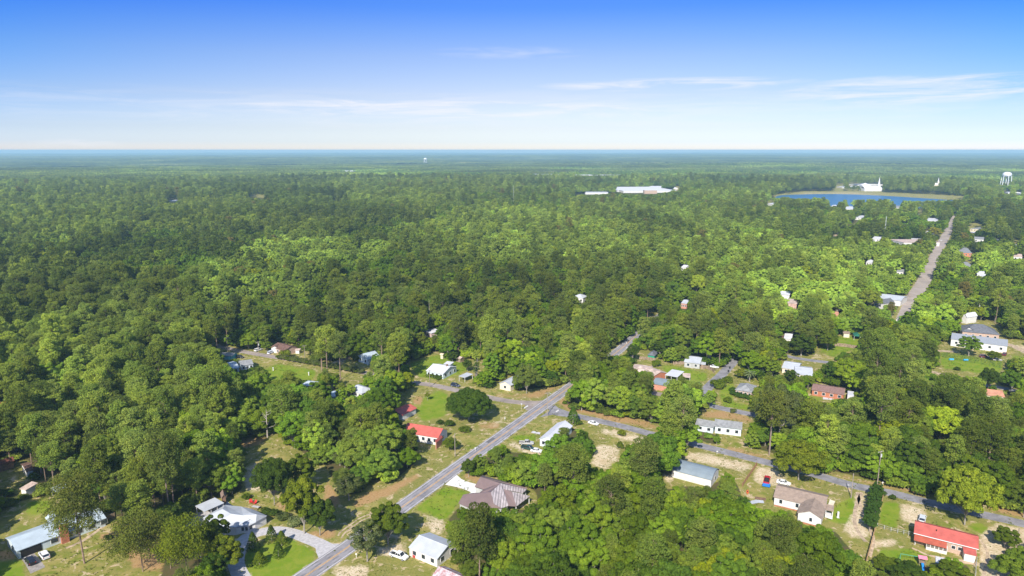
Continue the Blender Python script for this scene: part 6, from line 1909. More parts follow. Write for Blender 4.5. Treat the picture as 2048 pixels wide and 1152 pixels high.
for i in np.where(mine)[0]:
    kd = ('oak%d' % Kn[i]) if Kn[i] < 5 else ('pine%d' % (Kn[i] - 5))
    where = next((w_ for f_, w_ in REG if f_(pxn[i], pyn[i])), 'the central woods')
    mk = min(MARKS, key=lambda m_: (m_[0] - pxn[i]) ** 2 + 1.6 * (m_[1] - pyn[i]) ** 2)
    ddx, ddy = pxn[i] - mk[0], pyn[i] - mk[1]
    dist = math.hypot(ddx, ddy)
    how = 'just' if dist < 45 else ('well' if dist < 110 else 'far')
    mk2 = sorted(MARKS, key=lambda m_: (m_[0] - pxn[i]) ** 2 + 1.6 * (m_[1] - pyn[i]) ** 2)[1]
    dr_ = ('left of' if ddx < 0 else 'right of') if abs(ddx) > abs(ddy) else ('above' if ddy < 0 else 'below')
    lum = Cn[i].sum(); size = 'small' if Sn[i] < .62 else ('huge' if Sn[i] > 1.22 else ('large' if Sn[i] > .9 else 'medium'))
    size = ('tall ' if SZn[i] > 1.02 else ('squat ' if SZn[i] < .87 else '')) + size
    tone = 'pale green' if lum > 0.58 else ('light green' if lum > 0.46 else ('mid green' if lum > 0.37 else ('deep green' if lum > 0.28 else 'dark green')))
    if Pn[i]:
        lb = '%s %s pine %s %s the %s' % (size, tone, how, dr_, mk[2]); nm = 'pine_tree'; gp = 'pines in ' + where
    else:
        lb = '%s %s broadleaf tree %s %s the %s' % (size, tone, how, dr_, mk[2]); nm = 'broadleaf_tree'; gp = 'broadleaf trees in ' + where
    lb2 = lb + ', toward the ' + mk2[2]
    if len(lb2.split()) <= 16: lb = lb2
    link_tree(nm, kd, (Xn[i], Yn[i], Zn[i]), Sn[i], Rn[i], Cn[i], lb, 'tree', gp, sz=SZn[i])

# ------------------------------------------------------------------ the rest of the wood: one object
for o_ in (('a', [KIND['oak%d' % k][1] for k in range(5)] + [KIND['pine%d' % k][1] for k in range(4)]), ('b', [m[0] for m in MID]), ('c', TILES), ('d', [KIND['bush'][1]])):
    pass
protos = [KIND['oak%d' % k][1] for k in range(5)] + [KIND['pine%d' % k][1] for k in range(4)] + [m[0] for m in MID] + TILES + [KIND['bush'][1]]
trk = [KIND['oak%d' % k][0] for k in range(5)] + [KIND['pine%d' % k][0] for k in range(4)]
for k, me in enumerate(protos + trk):
    o_ = bpy.data.objects.new('kind_%02d' % k, me); PROTO.objects.link(o_)
pts, idx_, rot_, scl_, tin_ = [], [], [], [], []


def add(A, base, sel=None, trunk=None):
    X, Y, Z, K, S, Rr, D, P_, C_, SZ = A
    if sel is None: sel = np.ones(len(X), bool)
    pts.append(np.stack([X, Y, Z], 1)[sel]); idx_.append((K + base)[sel]); rot_.append(Rr[sel])
    scl_.append(np.stack([S, S, S * SZ], 1)[sel]); tin_.append(C_[sel])


add(A_near, 0, ~mine)
keep = ~mine & (Dn < 520)
add(A_near, len(protos), keep)
add(A_mid, 9); add(A_mid2, 9)
Ab = list(A_bush); Ab[3] = np.zeros(len(Ab[3]), int); Ab[8] = Ab[8] * 0.9
add(Ab, len(protos) - 1)
# patches of canopy beyond
sp = 52.0
xs = np.arange(-6000, 6000, sp); ys = np.arange(1500, 6200, sp)
X, Y = np.meshgrid(xs, ys); X = (X + (np.arange(len(ys)) % 2)[:, None] * sp / 2).ravel(); Y = Y.ravel()
D = np.hypot(X, Y); px, py, dd = proj(X, Y, 10.0)
k = (D > 2590) & (D < 5600) & (np.abs(px - 1024) < 1320)
k &= foot_clear(X, Y, 34)
k &= ~((BDEPTH.at(px, py) > Y + 10) | (BDEPTH.at(*proj(X, Y, 17.0)[:2]) > Y + 10) | (BDEPTH.at(*proj(X, Y - 25, 17.0)[:2]) > Y + 10))
X, Y = X[k], Y[k]; Z = terrain(X, Y); px, py, dd = proj(X, Y, Z + 12)
g = np.random.default_rng(77)
pz = np.clip(PINEZ.at(px, py) + (vnoise(X, Y, 420, 31) - .5) * 1.1, 0, 0.99)
K = (pz * 4).astype(int)
isp = pz > .5
c = tints(px, py, X, Y, isp, g)
c = c * (0.55 + 0.9 * vnoise(X * .5, Y, 420, 41)[:, None])
k = OPENB.at(px, py) < .5
add((X[k], Y[k], Z[k], K[k], np.full(k.sum(), 1.0), (g.integers(0, 4, k.sum()) * math.pi / 2), dd[k], isp[k], c[k], 0.85 + .45 * vnoise(X, Y, 300, 51)[k]), 15)
pts = np.concatenate(pts); idx_ = np.concatenate(idx_); rot_ = np.concatenate(rot_); scl_ = np.concatenate(scl_); tin_ = np.concatenate(tin_)
print('forest instances', len(pts))
fme = bpy.data.meshes.new('forest')
fme.vertices.add(len(pts)); fme.vertices.foreach_set('co', pts.astype(np.float32).ravel())
a = fme.attributes.new('kind_no', 'INT', 'POINT'); a.data.foreach_set('value', idx_.astype(np.int32))
a = fme.attributes.new('turn', 'FLOAT_VECTOR', 'POINT'); a.data.foreach_set('vector', np.stack([rot_ * 0, rot_ * 0, rot_], 1).astype(np.float32).ravel())
a = fme.attributes.new('size', 'FLOAT_VECTOR', 'POINT'); a.data.foreach_set('vector', scl_.astype(np.float32).ravel())
a = fme.attributes.new('tint', 'FLOAT_COLOR', 'POINT'); a.data.foreach_set('color', np.concatenate([tin_, np.ones((len(tin_), 1))], 1).astype(np.float32).ravel())
forest = bpy.data.objects.new('forest', fme); COL.objects.link(forest)
tag(forest, 'continuous woods of pine and broadleaf trees reaching to the horizon', 'woods', kind='stuff')
ng = bpy.data.node_groups.new('plant the woods', 'GeometryNodeTree')
ng.interface.new_socket('Geometry', in_out='INPUT', socket_type='NodeSocketGeometry')
ng.interface.new_socket('Geometry', in_out='OUTPUT', socket_type='NodeSocketGeometry')
gi = ng.nodes.new('NodeGroupInput'); go = ng.nodes.new('NodeGroupOutput')
ci = ng.nodes.new('GeometryNodeCollectionInfo'); ci.inputs['Collection'].default_value = PROTO
ci.inputs['Separate Children'].default_value = True; ci.inputs['Reset Children'].default_value = True
m2p = ng.nodes.new('GeometryNodeMeshToPoints')
iop = ng.nodes.new('GeometryNodeInstanceOnPoints'); iop.inputs['Pick Instance'].default_value = True


def named(nm, typ):
    n = ng.nodes.new('GeometryNodeInputNamedAttribute'); n.data_type = typ; n.inputs['Name'].default_value = nm; return n.outputs['Attribute']


ng.links.new(gi.outputs[0], m2p.inputs[0]); ng.links.new(m2p.outputs[0], iop.inputs['Points'])
ng.links.new(ci.outputs[0], iop.inputs['Instance'])
ng.links.new(named('kind_no', 'INT'), iop.inputs['Instance Index'])
e2r = ng.nodes.new('FunctionNodeEulerToRotation'); ng.links.new(named('turn', 'FLOAT_VECTOR'), e2r.inputs[0])
ng.links.new(e2r.outputs[0], iop.inputs['Rotation']); ng.links.new(named('size', 'FLOAT_VECTOR'), iop.inputs['Scale'])
ng.links.new(iop.outputs[0], go.inputs[0])
md = forest.modifiers.new('trees', 'NODES'); md.node_group = ng

# ------------------------------------------------------------------ woods out to the horizon: canopy of crowns as real relief
na, nr = 1500, 420
ang = np.linspace(-R(48), R(48), na); rad = 5450 * (26000 / 5450) ** (np.linspace(0, 1, nr) ** 1.1)
AA, RR = np.meshgrid(ang, rad)
X, Y = RR * np.sin(AA), RR * np.cos(AA)
Z = terrain(X, Y) + 9 + 7 * vnoise(X, Y, 14, 61) + 7 * vnoise(X, Y, 42, 62) + 8 * vnoise(X, Y, 420, 63)
ii = np.arange(na * nr).reshape(nr, na)
quads = np.stack([ii[:-1, :-1].ravel(), ii[:-1, 1:].ravel(), ii[1:, 1:].ravel(), ii[1:, :-1].ravel()], 1)
cme = np_mesh('distant_woods', np.stack([X.ravel(), Y.ravel(), Z.ravel()], 1), quads, 4)
cmat = bpy.data.materials.new('distant canopy'); cmat.use_nodes = True
t = cmat.node_tree; b = t.nodes['Principled BSDF']; b.inputs['Roughness'].default_value = 1; b.inputs['Specular IOR Level'].default_value = 0
geo = N(t, 'ShaderNodeNewGeometry')
n1 = N(t, 'ShaderNodeTexNoise', ins={'Scale': 0.0016, 'Detail': 6.0, 'Roughness': 0.65}); L(t, geo.outputs['Position'], n1.inputs[0])
n2 = N(t, 'ShaderNodeTexNoise', ins={'Scale': 0.03, 'Detail': 3.0}); L(t, geo.outputs['Position'], n2.inputs[0])
r1 = ramp(t, [(0.36, (0.030, 0.050, 0.016)), (0.5, (0.075, 0.100, 0.022)), (0.60, (0.140, 0.170, 0.040)), (0.70, (0.26, 0.25, 0.09))]); L(t, n1.outputs[0], r1.inputs[0])
r2 = ramp(t, [(0.35, (0.55, 0.55, 0.55)), (0.65, (1.35, 1.35, 1.3))]); L(t, n2.outputs[0], r2.inputs[0])
mm = N(t, 'ShaderNodeMix', data_type='RGBA', blend_type='MULTIPLY'); mm.inputs[0].default_value = 1
L(t, r1.outputs[0], mm.inputs[6]); L(t, r2.outputs[0], mm.inputs[7]); L(t, mm.outputs[2], b.inputs['Base Color'])
cme.materials.append(cmat)
dw = bpy.data.objects.new('distant_woods', cme); COL.objects.link(dw)
tag(dw, 'blue green far woods that read as one mass below the horizon', 'woods', kind='stuff')

# ------------------------------------------------------------------ the air
hz = MB(); hz.box((0, 13200, 59.5), (60000, 27800, 122))
hzm = bpy.data.materials.new('haze'); hzm.use_nodes = True
t = hzm.node_tree; t.nodes.clear()
pv = t.nodes.new('ShaderNodeVolumePrincipled'); pv.inputs['Color'].default_value = (0.47, 0.75, 0.92, 1); pv.inputs['Density'].default_value = 0.000100; pv.inputs['Anisotropy'].default_value = 0.0
ho = t.nodes.new('ShaderNodeOutputMaterial'); L(t, pv.outputs[0], ho.inputs['Volume'])
hzo = hz.build('haze', hzm)
tag(hzo, kind='stuff')

# ------------------------------------------------------------------ vehicles
tyre_m = mat('tyre rubber', (0.02, 0.02, 0.02), 0.9, 0.1)
rim_m = mat('alloy rim', (0.45, 0.45, 0.47), 0.35, 0.05)
carglass = mat('car glass', (0.02, 0.025, 0.03), 0.08, 0.1, spec=0.8)
lampm = mat('headlight lens', (0.75, 0.75, 0.72), 0.2, 0.03)
tailm = mat('tail light lens', (0.45, 0.02, 0.02), 0.3, 0.05)
bedm = mat('bed liner', (0.03, 0.03, 0.032), 0.8, 0.2)


def paint(nm, c):
    return mat(nm, c, 0.28, 0.02, spec=0.6)


def loft(mb, secs):
    """secs: list of (x, [(y,z)...]) closed rings along x"""
    n = len(secs[0][1])
    for (xa, ra), (xb, rb) in zip(secs, secs[1:]):
        for k in range(n):
            j = (k + 1) % n
            mb.face([(xa, *ra[k]), (xa, *ra[j]), (xb, *rb[j]), (xb, *rb[k])])
    mb.face([(secs[0][0], *p) for p in secs[0][1]]); mb.face([(secs[-1][0], *p) for p in secs[-1][1]][::-1])


def ring(w, z0, z1, top=0.9):
    return [(-w * .92, z0), (-w, z0 + .25), (-w, z1 - .12), (-w * top, z1), (w * top, z1), (w, z1 - .12), (w, z0 + .25), (w * .92, z0)]


def vehicle(name, label, cat, px, py, heading, col, kind='sedan', group=None, bed=None):
    """heading: photo pixel the nose points to"""
    p = G(px, py); h = G(*heading)
    a = math.atan2(h[1] - p[1], h[0] - p[0])
    r = empty(name, (p[0], p[1], 0.02), label, cat, group)
    r.rotation_euler = (0, 0, a)
    body = MB(); gl = MB(); top = MB()
    if kind == 'sedan':
        Lh, w, zb = 2.35, 0.92, 0.92
        loft(body, [(-Lh, ring(w * .86, .35, .86)), (-Lh + .25, ring(w, .25, .98)), (-1.0, ring(w, .22, zb)), (1.0, ring(w, .22, .92)), (1.9, ring(w * .97, .24, .80)), (Lh, ring(w * .8, .32, .62))])
        g0, g1, t0, t1, zt = -1.75, 1.05, -1.05, 0.35, 1.42
    elif kind == 'suv':
        Lh, w, zb = 2.4, 0.96, 1.08
        loft(body, [(-Lh, ring(w * .9, .4, 1.05)), (-Lh + .2, ring(w, .32, zb)), (0.9, ring(w, .28, zb)), (1.3, ring(w, .28, 1.04)), (2.1, ring(w * .95, .3, .92)), (Lh, ring(w * .85, .4, .78))])
        g0, g1, t0, t1, zt = -2.3, 1.35, -2.0, 0.55, 1.74
    else:
        Lh, w, zb = 2.9, 0.99, 1.12
        loft(body, [(-.75, ring(w, .38, 1.12)), (1.25, ring(w, .35, 1.14)), (1.6, ring(w, .35, 1.12)), (2.6, ring(w * .96, .38, 1.02)), (Lh, ring(w * .85, .42, .86))])
        body.box((-1.85, .93, .82), (2.15, .12, .62)); body.box((-1.85, -.93, .82), (2.15, .12, .62)); body.box((-2.88, 0, .82), (.12, 1.98, .62))
        g0, g1, t0, t1, zt = -.72, 1.55, -.55, 0.75, 1.84
    m = paint(*col)
    b = body.build('body', m, r)
    # glasshouse and roof
    wt = w * .74
    gl_r = lambda ww, z0, z1: [(-ww, z0), (-ww * .98, z1), (ww * .98, z1), (ww, z0)]
    z0g = zb - .05
    gl.face([(g0, -w * .9, z0g), (g1, -w * .9, z0g), (t1, -wt, zt - .04), (t0, -wt, zt - .04)])
    gl.face([(g0, w * .9, z0g), (g1, w * .9, z0g), (t1, wt, zt - .04), (t0, wt, zt - .04)])
    gl.face([(g1, -w * .9, z0g), (g1, w * .9, z0g), (t1, wt, zt - .04), (t1, -wt, zt - .04)])
    gl.face([(g0, -w * .9, z0g), (g0, w * .9, z0g), (t0, wt, zt - .04), (t0, -wt, zt - .04)])
    gl.face([(g0, -w * .9, z0g), (g1, -w * .9, z0g), (g1, w * .9, z0g), (g0, w * .9, z0g)])
    gl.build('windows', carglass, r)
    top.slab([(t0 - .04, -wt - .02, zt), (t1 + .04, -wt - .02, zt), (t1 + .04, wt + .02, zt), (t0 - .04, wt + .02, zt)], 0.07)
    mid = (g0 + g1) / 2
    for sy in (-1, 1):
        for (xa, xb) in ((g1, t1), (g0, t0), ((t0 + t1) / 2, (t0 + t1) / 2)):
            top.tube((xa, sy * w * .91, z0g), (xb, sy * (wt + .01), zt - .03), 0.045, n=4)
    top.build('cabin_roof', m, r)
    if kind == 'pickup':
        bb = MB(); bb.box((-1.82, 0, .62), (2.1, 1.74, .16)); bb.build('bed', bedm, r)
        if bed:
            bb = MB(); bb.box((-1.82, 0, 1.0), (1.9, 1.6, .5)); bb.build('load', bed, r)
    wx = {'sedan': 1.42, 'suv': 1.45, 'pickup': 1.85}[kind]; wr = {'sedan': .33, 'suv': .37, 'pickup': .40}[kind]
    for sx in (-1, 1):
        for sy in (-1, 1):
            mb = MB(); mb.tube((sx * wx, sy * (w - .2), wr), (sx * wx, sy * (w + .03), wr), wr, n=14); t_ = mb.build('wheel', tyre_m, r)
            mb = MB(); mb.tube((sx * wx, sy * (w + .02), wr), (sx * wx, sy * (w + .05), wr), wr * .6, n=10); mb.build('rim', rim_m, t_)
    zl = {'sedan': .66, 'suv': .82, 'pickup': .84}[kind]
    for sy in (-1, 1):
        mb = MB(); mb.box((Lh - .10, sy * w * .66, zl), (.24, .34, .16)); mb.build('headlight', lampm, r)
        mb = MB(); mb.box((-Lh + (-.02 if kind == 'pickup' else .06), sy * w * .78, zl + .08), (.16, .24, .22)); mb.build('tail_light', tailm, r)
    for sy in (-1, 1):
        mb = MB(); mb.box((g1 - .25, sy * (w + .12), zb + .05), (.12, .2, .14)); mb.build('mirror', m, r)
    return r


def zd(reg, *p): return Q(reg, *p)


W_ = ('white car paint', (0.78, 0.78, 0.78)); K_ = ('black car paint', (0.015, 0.015, 0.02)); S_ = ('silver car paint', (0.45, 0.44, 0.42)); R_ = ('red car paint', (0.42, 0.01, 0.02)); B_ = ('dark blue car paint', (0.02, 0.03, 0.07)); G_ = ('dark green car paint', (0.02, 0.06, 0.05))
q = lambda reg, x, y: q1(reg, x, y)
vehicle('pickup_truck', 'white crew cab pickup with dark bed parked by the white cottage at the bottom', 'pickup truck', *q('b', 1568, 1005), q('b', 1640, 1030), W_, 'pickup')
vehicle('parked_car', 'black SUV on the concrete slab before the garage opening, bottom left', 'car', *q('a', 240, 1045), q('a', 205, 1000), K_, 'suv')
vehicle('parked_car', 'white SUV parked on the grass next to the black one, bottom left', 'car', *q('a', 350, 1000), q('a', 315, 955), W_, 'suv')
vehicle('parked_car', 'white sedan standing at the edge of the right side street', 'car', *q('c', 1602, 270), q('c', 1650, 283), W_, 'sedan')
vehicle('pickup_truck', 'silver pickup, upper one of the two beside the corner cottage', 'pickup truck', *q('c', 1075, 428), q('c', 1130, 430), S_, 'pickup')
vehicle('pickup_truck', 'dark green pickup with white hood, lower one beside the corner cottage', 'pickup truck', *q('c', 1090, 470), q('c', 1180, 490), G_, 'pickup')
vehicle('parked_car', 'white car half under the trees beside the dark green pickup', 'car', *q('c', 1155, 488), q('c', 1185, 492), W_, 'sedan')
vehicle('parked_car', 'dark blue SUV on the left side street before the live oak', 'car', *q('i', 830, 603), q('i', 860, 608), B_, 'suv')
vehicle('pickup_truck', 'red pickup with black bed parked beside the tan roofed house', 'pickup truck', *q('e', 1314, 405), q('e', 1326, 350), R_, 'pickup', bed=bedm)
vehicle('parked_car', 'white sedan right behind the tan roofed house by the big oak', 'car', *q('e', 1445, 425), q('e', 1500, 437), W_, 'sedan')
vehicle('parked_car', 'silver white car nosed toward the long red roofed house', 'car', *q('f', 1245, 712), q('f', 1262, 620), ('pale silver car paint', (0.6, 0.63, 0.66)), 'suv')
vehicle('parked_car', 'white van-like car at the upper left street, left one', 'car', *q('j', 617, 322), q('j', 650, 312), W_, 'suv')
vehicle('parked_car', 'white car in front of the dark brown roofed house', 'car', *q('j', 716, 342), q('j', 745, 330), ('pale blue car paint', (0.62, 0.68, 0.75)), 'suv')
vehicle('parked_car', 'black car beside the teal walled building', 'car', *q('j', 470, 378), q('j', 500, 380), K_, 'suv')
vehicle('parked_car', 'pale car just left of the teal walled building', 'car', *q('j', 222, 300), q('j', 250, 305), W_, 'sedan')
vehicle('parked_car', 'white car parked at the end of the lean-to behind the board fence', 'car', *q('g', 900, 375), q('g', 935, 378), W_, 'sedan')
vehicle('parked_car', 'dark red car in front of the long white hall, left one', 'car', *q('h', 1735, 612), q('h', 1775, 616), ('maroon car paint', (0.12, 0.02, 0.04)), 'suv')
vehicle('parked_car', 'dark silver car in front of the long white hall, right one', 'car', *q('h', 1835, 635), q('h', 1875, 637), S_, 'sedan')
vehicle('parked_car', 'maroon car at the right end of the long white hall', 'car', *q('h', 1893, 592), q('h', 1905, 575), ('maroon car paint', (0.12, 0.02, 0.04)), 'suv')
vehicle('parked_car', 'tiny pale car parked along the foot of the long street', 'car', *q('m', 1395, 600), q('m', 1420, 560), W_, 'suv')
vehicle('parked_car', 'dark car on the right kerb at the foot of the long street', 'car', *q('m', 1288, 998), q('m', 1300, 970), K_, 'suv')
vehicle('parked_car', 'dark blue car under crowns left of the green roofed house', 'car', *q('h', 975, 282), q('h', 1005, 288), B_, 'suv')

# boat trailer behind the red pickup
tm_ = mat('blue trailer paint', (0.02, 0.22, 0.62), 0.5, 0.05)
p = G(*q('e', 1308, 452)); n_ = G(*q('e', 1316, 400)); a = math.atan2(n_[1] - p[1], n_[0] - p[0])
r = empty('utility_trailer', (p[0], p[1], 0.02), 'bright blue flat trailer hitched behind the red pickup', 'trailer'); r.rotation_euler = (0, 0, a)
mb = MB(); mb.box((0.9, 0, .5), (2.6, 2.5, .12)); mb.build('deck', tm_, r)
mb = MB(); mb.tube((2.2, .9, .5), (3.4, 0, .5), .06, n=6); mb.tube((2.2, -.9, .5), (3.4, 0, .5), .06, n=6); mb.build('tongue', tm_, r)
for sy in (-1, 1):
    mb = MB(); mb.tube((.9, sy * 1.2, .3), (.9, sy * 1.4, .3), .3, n=12); mb.build('wheel', tyre_m, r)

# ------------------------------------------------------------------ utility poles
pole_m = mat('weathered pole wood', (0.30, 0.25, 0.21), 0.9, 0.12, 1.0)
ins_m = mat('grey transformer', (0.50, 0.52, 0.53), 0.5, 0.05)


def upole(base, Hm, label, arm=True, can=False, ang=0.4, lamp=False):
    p = G(*base)
    r = empty('utility_pole', (p[0], p[1], 0), label, 'utility pole'); r.rotation_euler = (0, 0, ang)
    mb = MB(); mb.tube((0, 0, -.2), (0, 0, Hm), .17, .11, n=8); mb.build('pole', pole_m, r)
    if arm:
        mb = MB(); mb.box((0, .14, Hm - .5), (2.4, .12, .14)); c = mb.build('crossarm', pole_m, r)
        for x in (-1.05, -.45, .45, 1.05):
            mb = MB(); mb.tube((x, .14, Hm - .43), (x, .14, Hm - .2), .06, .04, n=6); mb.build('insulator', ins_m, c)
    if can:
        mb = MB(); mb.tube((.36, 0, Hm - 2.4), (.36, 0, Hm - 1.3), .27, n=12); mb.build('transformer', ins_m, r)
    if lamp:
        mb = MB(); mb.tube((0, 0, Hm - 1.2), (1.3, 0, Hm - .8), .04, n=5); b_ = mb.build('lamp_arm', ins_m, r)
        mb = MB(); mb.box((1.5, 0, Hm - .8), (.6, .25, .14)); mb.build('lamp_head', ins_m, b_)
    return r


upole((1094.6, 830), 10.6, 'tall utility pole with crossarm standing at the crossroads', can=False, lamp=True)
upole(q('c', 513, 526), 9.6, 'bare utility pole on the verge before the red-roofed house', arm=False)
upole(q('i', 629, 608), 9.0, 'utility pole by the left side street before the turquoise cottage', arm=True)
upole(q('c', 1240, 195) if False else q('g', 437, 748), 7.0, 'short pole among oaks above the right side street', arm=False)
upole(q('f', 893, 425), 12.5, 'utility pole with grey transformer on the wood side of the right street', arm=True, can=True)
upole(q('f', 685, 537), 9.0, 'leaning grey pole on the lawn right of the tan roofed house', arm=False)
upole(q('f', 40, 195) if False else q('e', 1335, 200), 13, 'slender pole at the wood edge above the big bright oak', arm=False)
upole(q('f', 1990, 905), 5.5, 'thin short pole on the sand at right', arm=False)
upole(q('f', 2044, 690), 9, 'pole at the right edge beside the street', arm=False)
upole(q('j', 376, 330), 9, 'utility pole at the far end of the upper left street', lamp=True)
upole(q('j', 622, 368), 9, 'utility pole in front of the white van-like car', can=True)
upole(q('j', 985, 400), 9, 'utility pole by the hedge row, middle of the street')
upole(q('j', 1190, 385), 9, 'utility pole in scrub right of the hedge row pole', arm=False)
upole(q('i', 915, 150), 9.5, 'utility pole with lamp in the wood above the hedge', lamp=True)
upole(q('h', 1680, 320), 12, 'pole with white transformer behind the dark church roof', arm=False, can=True)
upole(q('m', 1118, 1028), 10, 'left pole of two by the foot of the long street', arm=False)
upole(q('m', 1140, 1030), 10, 'right pole of two by the foot of the long street', arm=False)

sign_m = mat('sign back grey', (0.45, 0.45, 0.45), 0.5, 0.05)
p = G(*q('i', 1351, 785)); r = empty('stop_sign', (p[0], p[1], 0), 'small street sign on a grey post at the crossroads', 'sign')
mb = MB(); mb.tube((0, 0, 0), (0, 0, 3.2), .05, n=6); mb.build('post', sign_m, r)
mb = MB(); mb.tube((0, -.05, 2.7), (0, -.02, 2.7), .38, n=8); mb.build('plate', sign_m, r)


def mailbox(base, label):
    p = G(*base); r = empty('mailbox', (p[0], p[1], 0), label, 'mailbox')
    mb = MB(); mb.box((0, 0, .5), (.12, .12, 1.0)); mb.build('post', trimw, r)
    mb = MB(); mb.box((0, 0, 1.1), (.5, .24, .22)); mb.tube((-.25, 0, 1.2), (.25, 0, 1.2), .12, n=8); mb.build('box', trimw, r)


mailbox(q('c', 1832, 445), 'white mailbox beside the dark bush on the sandy lot')
mailbox(q('f', 660, 458), 'white mailbox left of the leaning grey pole')
mailbox(q('f', 932, 436), 'white mailbox on the wood side of the right street')
mailbox(q('c', 905, 240), 'white mailbox on the verge below the live oak')
mailbox(q('c', 672, 478), 'white mailbox at the main road opposite the small dark tree')
mailbox(q('b', 1232, 1005), 'white post beside the thin pale twiggy tree')
mailbox(q('e', 921, 190), 'white mailbox in oak shade on the right street')

# ------------------------------------------------------------------ fences
def fence(name, label, px, Hm, m, step=2.4, gap=False, wire=False):
    W = smooth([G(*p)[:2] for p in px], step)
    r = root(name, (W[0][0], W[0][1], 0), label, 'fence')
    pb = MB()
    for k in range(len(W) - 1):
        a = W[k]; b_ = W[k + 1]; d = b_ - a; ln = np.hypot(*d); ang_ = math.atan2(d[1], d[0])
        if wire:
            for z in (Hm * .98, Hm * .5):
                pb.tube((a[0], a[1], z), (b_[0], b_[1], z), .035, n=4, caps=False)
        else:
            nb = 3
            for q_ in range(nb):
                c = a + d * ((q_ + .5) / nb)
                pb.box((c[0], c[1], Hm / 2 + .04 * ((k * 3 + q_) % 3)), (ln / nb * .96, .05, Hm - .05), ang_)
    pb.build('rail' if wire else 'panel', m, r)
    for k in range(0, len(W)):
        mb = MB(); mb.box((W[k][0], W[k][1] + .06, (Hm + .1) / 2), (.13, .13, Hm + .1)); mb.build('post', m, r)
    return r


newwood = mat('new fence wood', (0.52, 0.34, 0.18), 0.85, 0.15, 1.5)
galv = mat('galvanised wire', (0.40, 0.40, 0.38), 0.6, 0.1)
fence('wooden_fence', 'long straight wooden fence between the tan roofed and the red roofed lots', Q('f', (940, 528), (900, 690), (860, 850), (808, 1042), (780, 1150)), 1.7, newwood)
fence('wooden_fence', 'short reddish wooden fence left of the red pickup', Q('e', (1235, 280), (1180, 360), (1120, 450)), 1.5, mat('rust wood', (0.36, 0.20, 0.11), 0.9, 0.15, 1.0))
fence('board_fence', 'grey board fence curving round the upper side of the grassy canopy yard', Q('g', (575, 350), (680, 352), (780, 372), (880, 400), (900, 425)), 1.9, m_wood)
fence('board_fence', 'short grey board fence by the road under the green shed', Q('g', (310, 310), (370, 315), (435, 325)), 1.8, m_wood)
fence('board_fence', 'board fence across the lower edge of the upper right grassy yard', Q('h', (555, 520), (640, 528), (735, 545)), 2.0, m_wood)
fence('board_fence', 'board fence behind the pale palm', Q('g', (1190, 450), (1250, 455), (1290, 465)), 1.9, m_wood)
fence('wire_fence', 'wire fence with junk leaning on it left of the long red roof', Q('f', (893, 765), (1000, 800), (1100, 820), (1175, 840)), 1.3, galv, step=3, wire=True)
fence('wire_fence', 'wire fence running down from the right corner of the long red roof', Q('f', (1675, 1040), (1668, 1100), (1665, 1160)), 1.5, galv, step=3, wire=True)
fence('board_fence', 'dark weathered fence at the right end of the long blue roof', Q('a', (825, 725), (860, 710), (905, 690)), 1.7, m_wood)

# ------------------------------------------------------------------ yard things
def chair(base, ang, label):
    p = G(*base); r = empty('lawn_chair', (p[0], p[1], 0), label, 'chair', 'red lawn chairs'); r.rotation_euler = (0, 0, ang)
    m = mat('red chair paint', (0.55, 0.03, 0.03), 0.6, 0.05)
    mb = MB(); mb.slab([(-.4, -.45, .42), (.4, -.45, .42), (.4, .35, .32), (-.4, .35, .32)], .06); mb.build('seat', m, r)
    mb = MB(); mb.slab([(-.4, .32, .34), (.4, .32, .34), (.36, .72, 1.15), (-.36, .72, 1.15)], .06); mb.build('backrest', m, r)
    for sx in (-1, 1):
        mb = MB(); mb.box((sx * .45, -.05, .62), (.14, .9, .05)); mb.build('armrest', m, r)
        mb = MB(); mb.box((sx * .43, -.42, .3), (.08, .1, .6)); mb.build('leg', m, r)
        mb = MB(); mb.box((sx * .43, .38, .3), (.08, .1, .6)); mb.build('leg', m, r)


chair(q('b', 402, 575), .5, 'left red lawn chair on the bare ground above the joined silver roofs')
chair(q('b', 432, 583), -.4, 'right red lawn chair on the bare ground above the joined silver roofs')
p = G(*q('b', 440, 620)); r = empty('picnic_table', (p[0], p[1], 0), 'grey picnic table below the red lawn chairs', 'table'); r.rotation_euler = (0, 0, -.3)
mb = MB(); mb.box((0, 0, .76), (2.6, 1.1, .07)); mb.build('tabletop', mat('grey planks', (0.45, 0.43, 0.42), 0.9, 0.1), r)
for sy in (-1, 1):
    mb = MB(); mb.box((0, sy * .95, .45), (2.6, .32, .06)); mb.build('bench', m_wood, r)
    mb = MB(); mb.tube((sy * .9, -.9, 0), (sy * .9, .35, .74), .06, n=4); mb.tube((sy * .9, .9, 0), (sy * .9, -.35, .74), .06, n=4); mb.build('leg_frame', m_wood, r)

p = G(*q('f', 1170, 1050)); r = empty('swing_set', (p[0], p[1], 0), 'green tube swing set joined to the pink canopy tower', 'swing set'); r.rotation_euler = (0, 0, -.35)
gm_ = mat('green tube', (0.03, 0.32, 0.25), 0.5, 0.05)
mb = MB(); mb.tube((-3.2, 0, 2.3), (1.6, 0, 2.3), .06, n=6); mb.build('top_bar', gm_, r)
for sx in (-3.2, 1.6):
    for sy in (-1, 1):
        mb = MB(); mb.tube((sx, 0, 2.3), (sx - .2, sy * 1.1, 0), .05, n=6); mb.build('leg', gm_, r)
for sx in (-1.9, -.4):
    mb = MB(); mb.tube((sx - .22, 0, 2.3), (sx - .22, .1, .5), .015, n=4); mb.tube((sx + .22, 0, 2.3), (sx + .22, .1, .5), .015, n=4); mb.box((sx, .1, .5), (.5, .2, .04)); mb.build('swing', bedm, r)
p = G(*q('f', 1240, 1065)); r = empty('play_tower', (p[0], p[1], 0), 'play tower with square pink canopy in the yard of the long red roofed house', 'play tower'); r.rotation_euler = (0, 0, -.35)
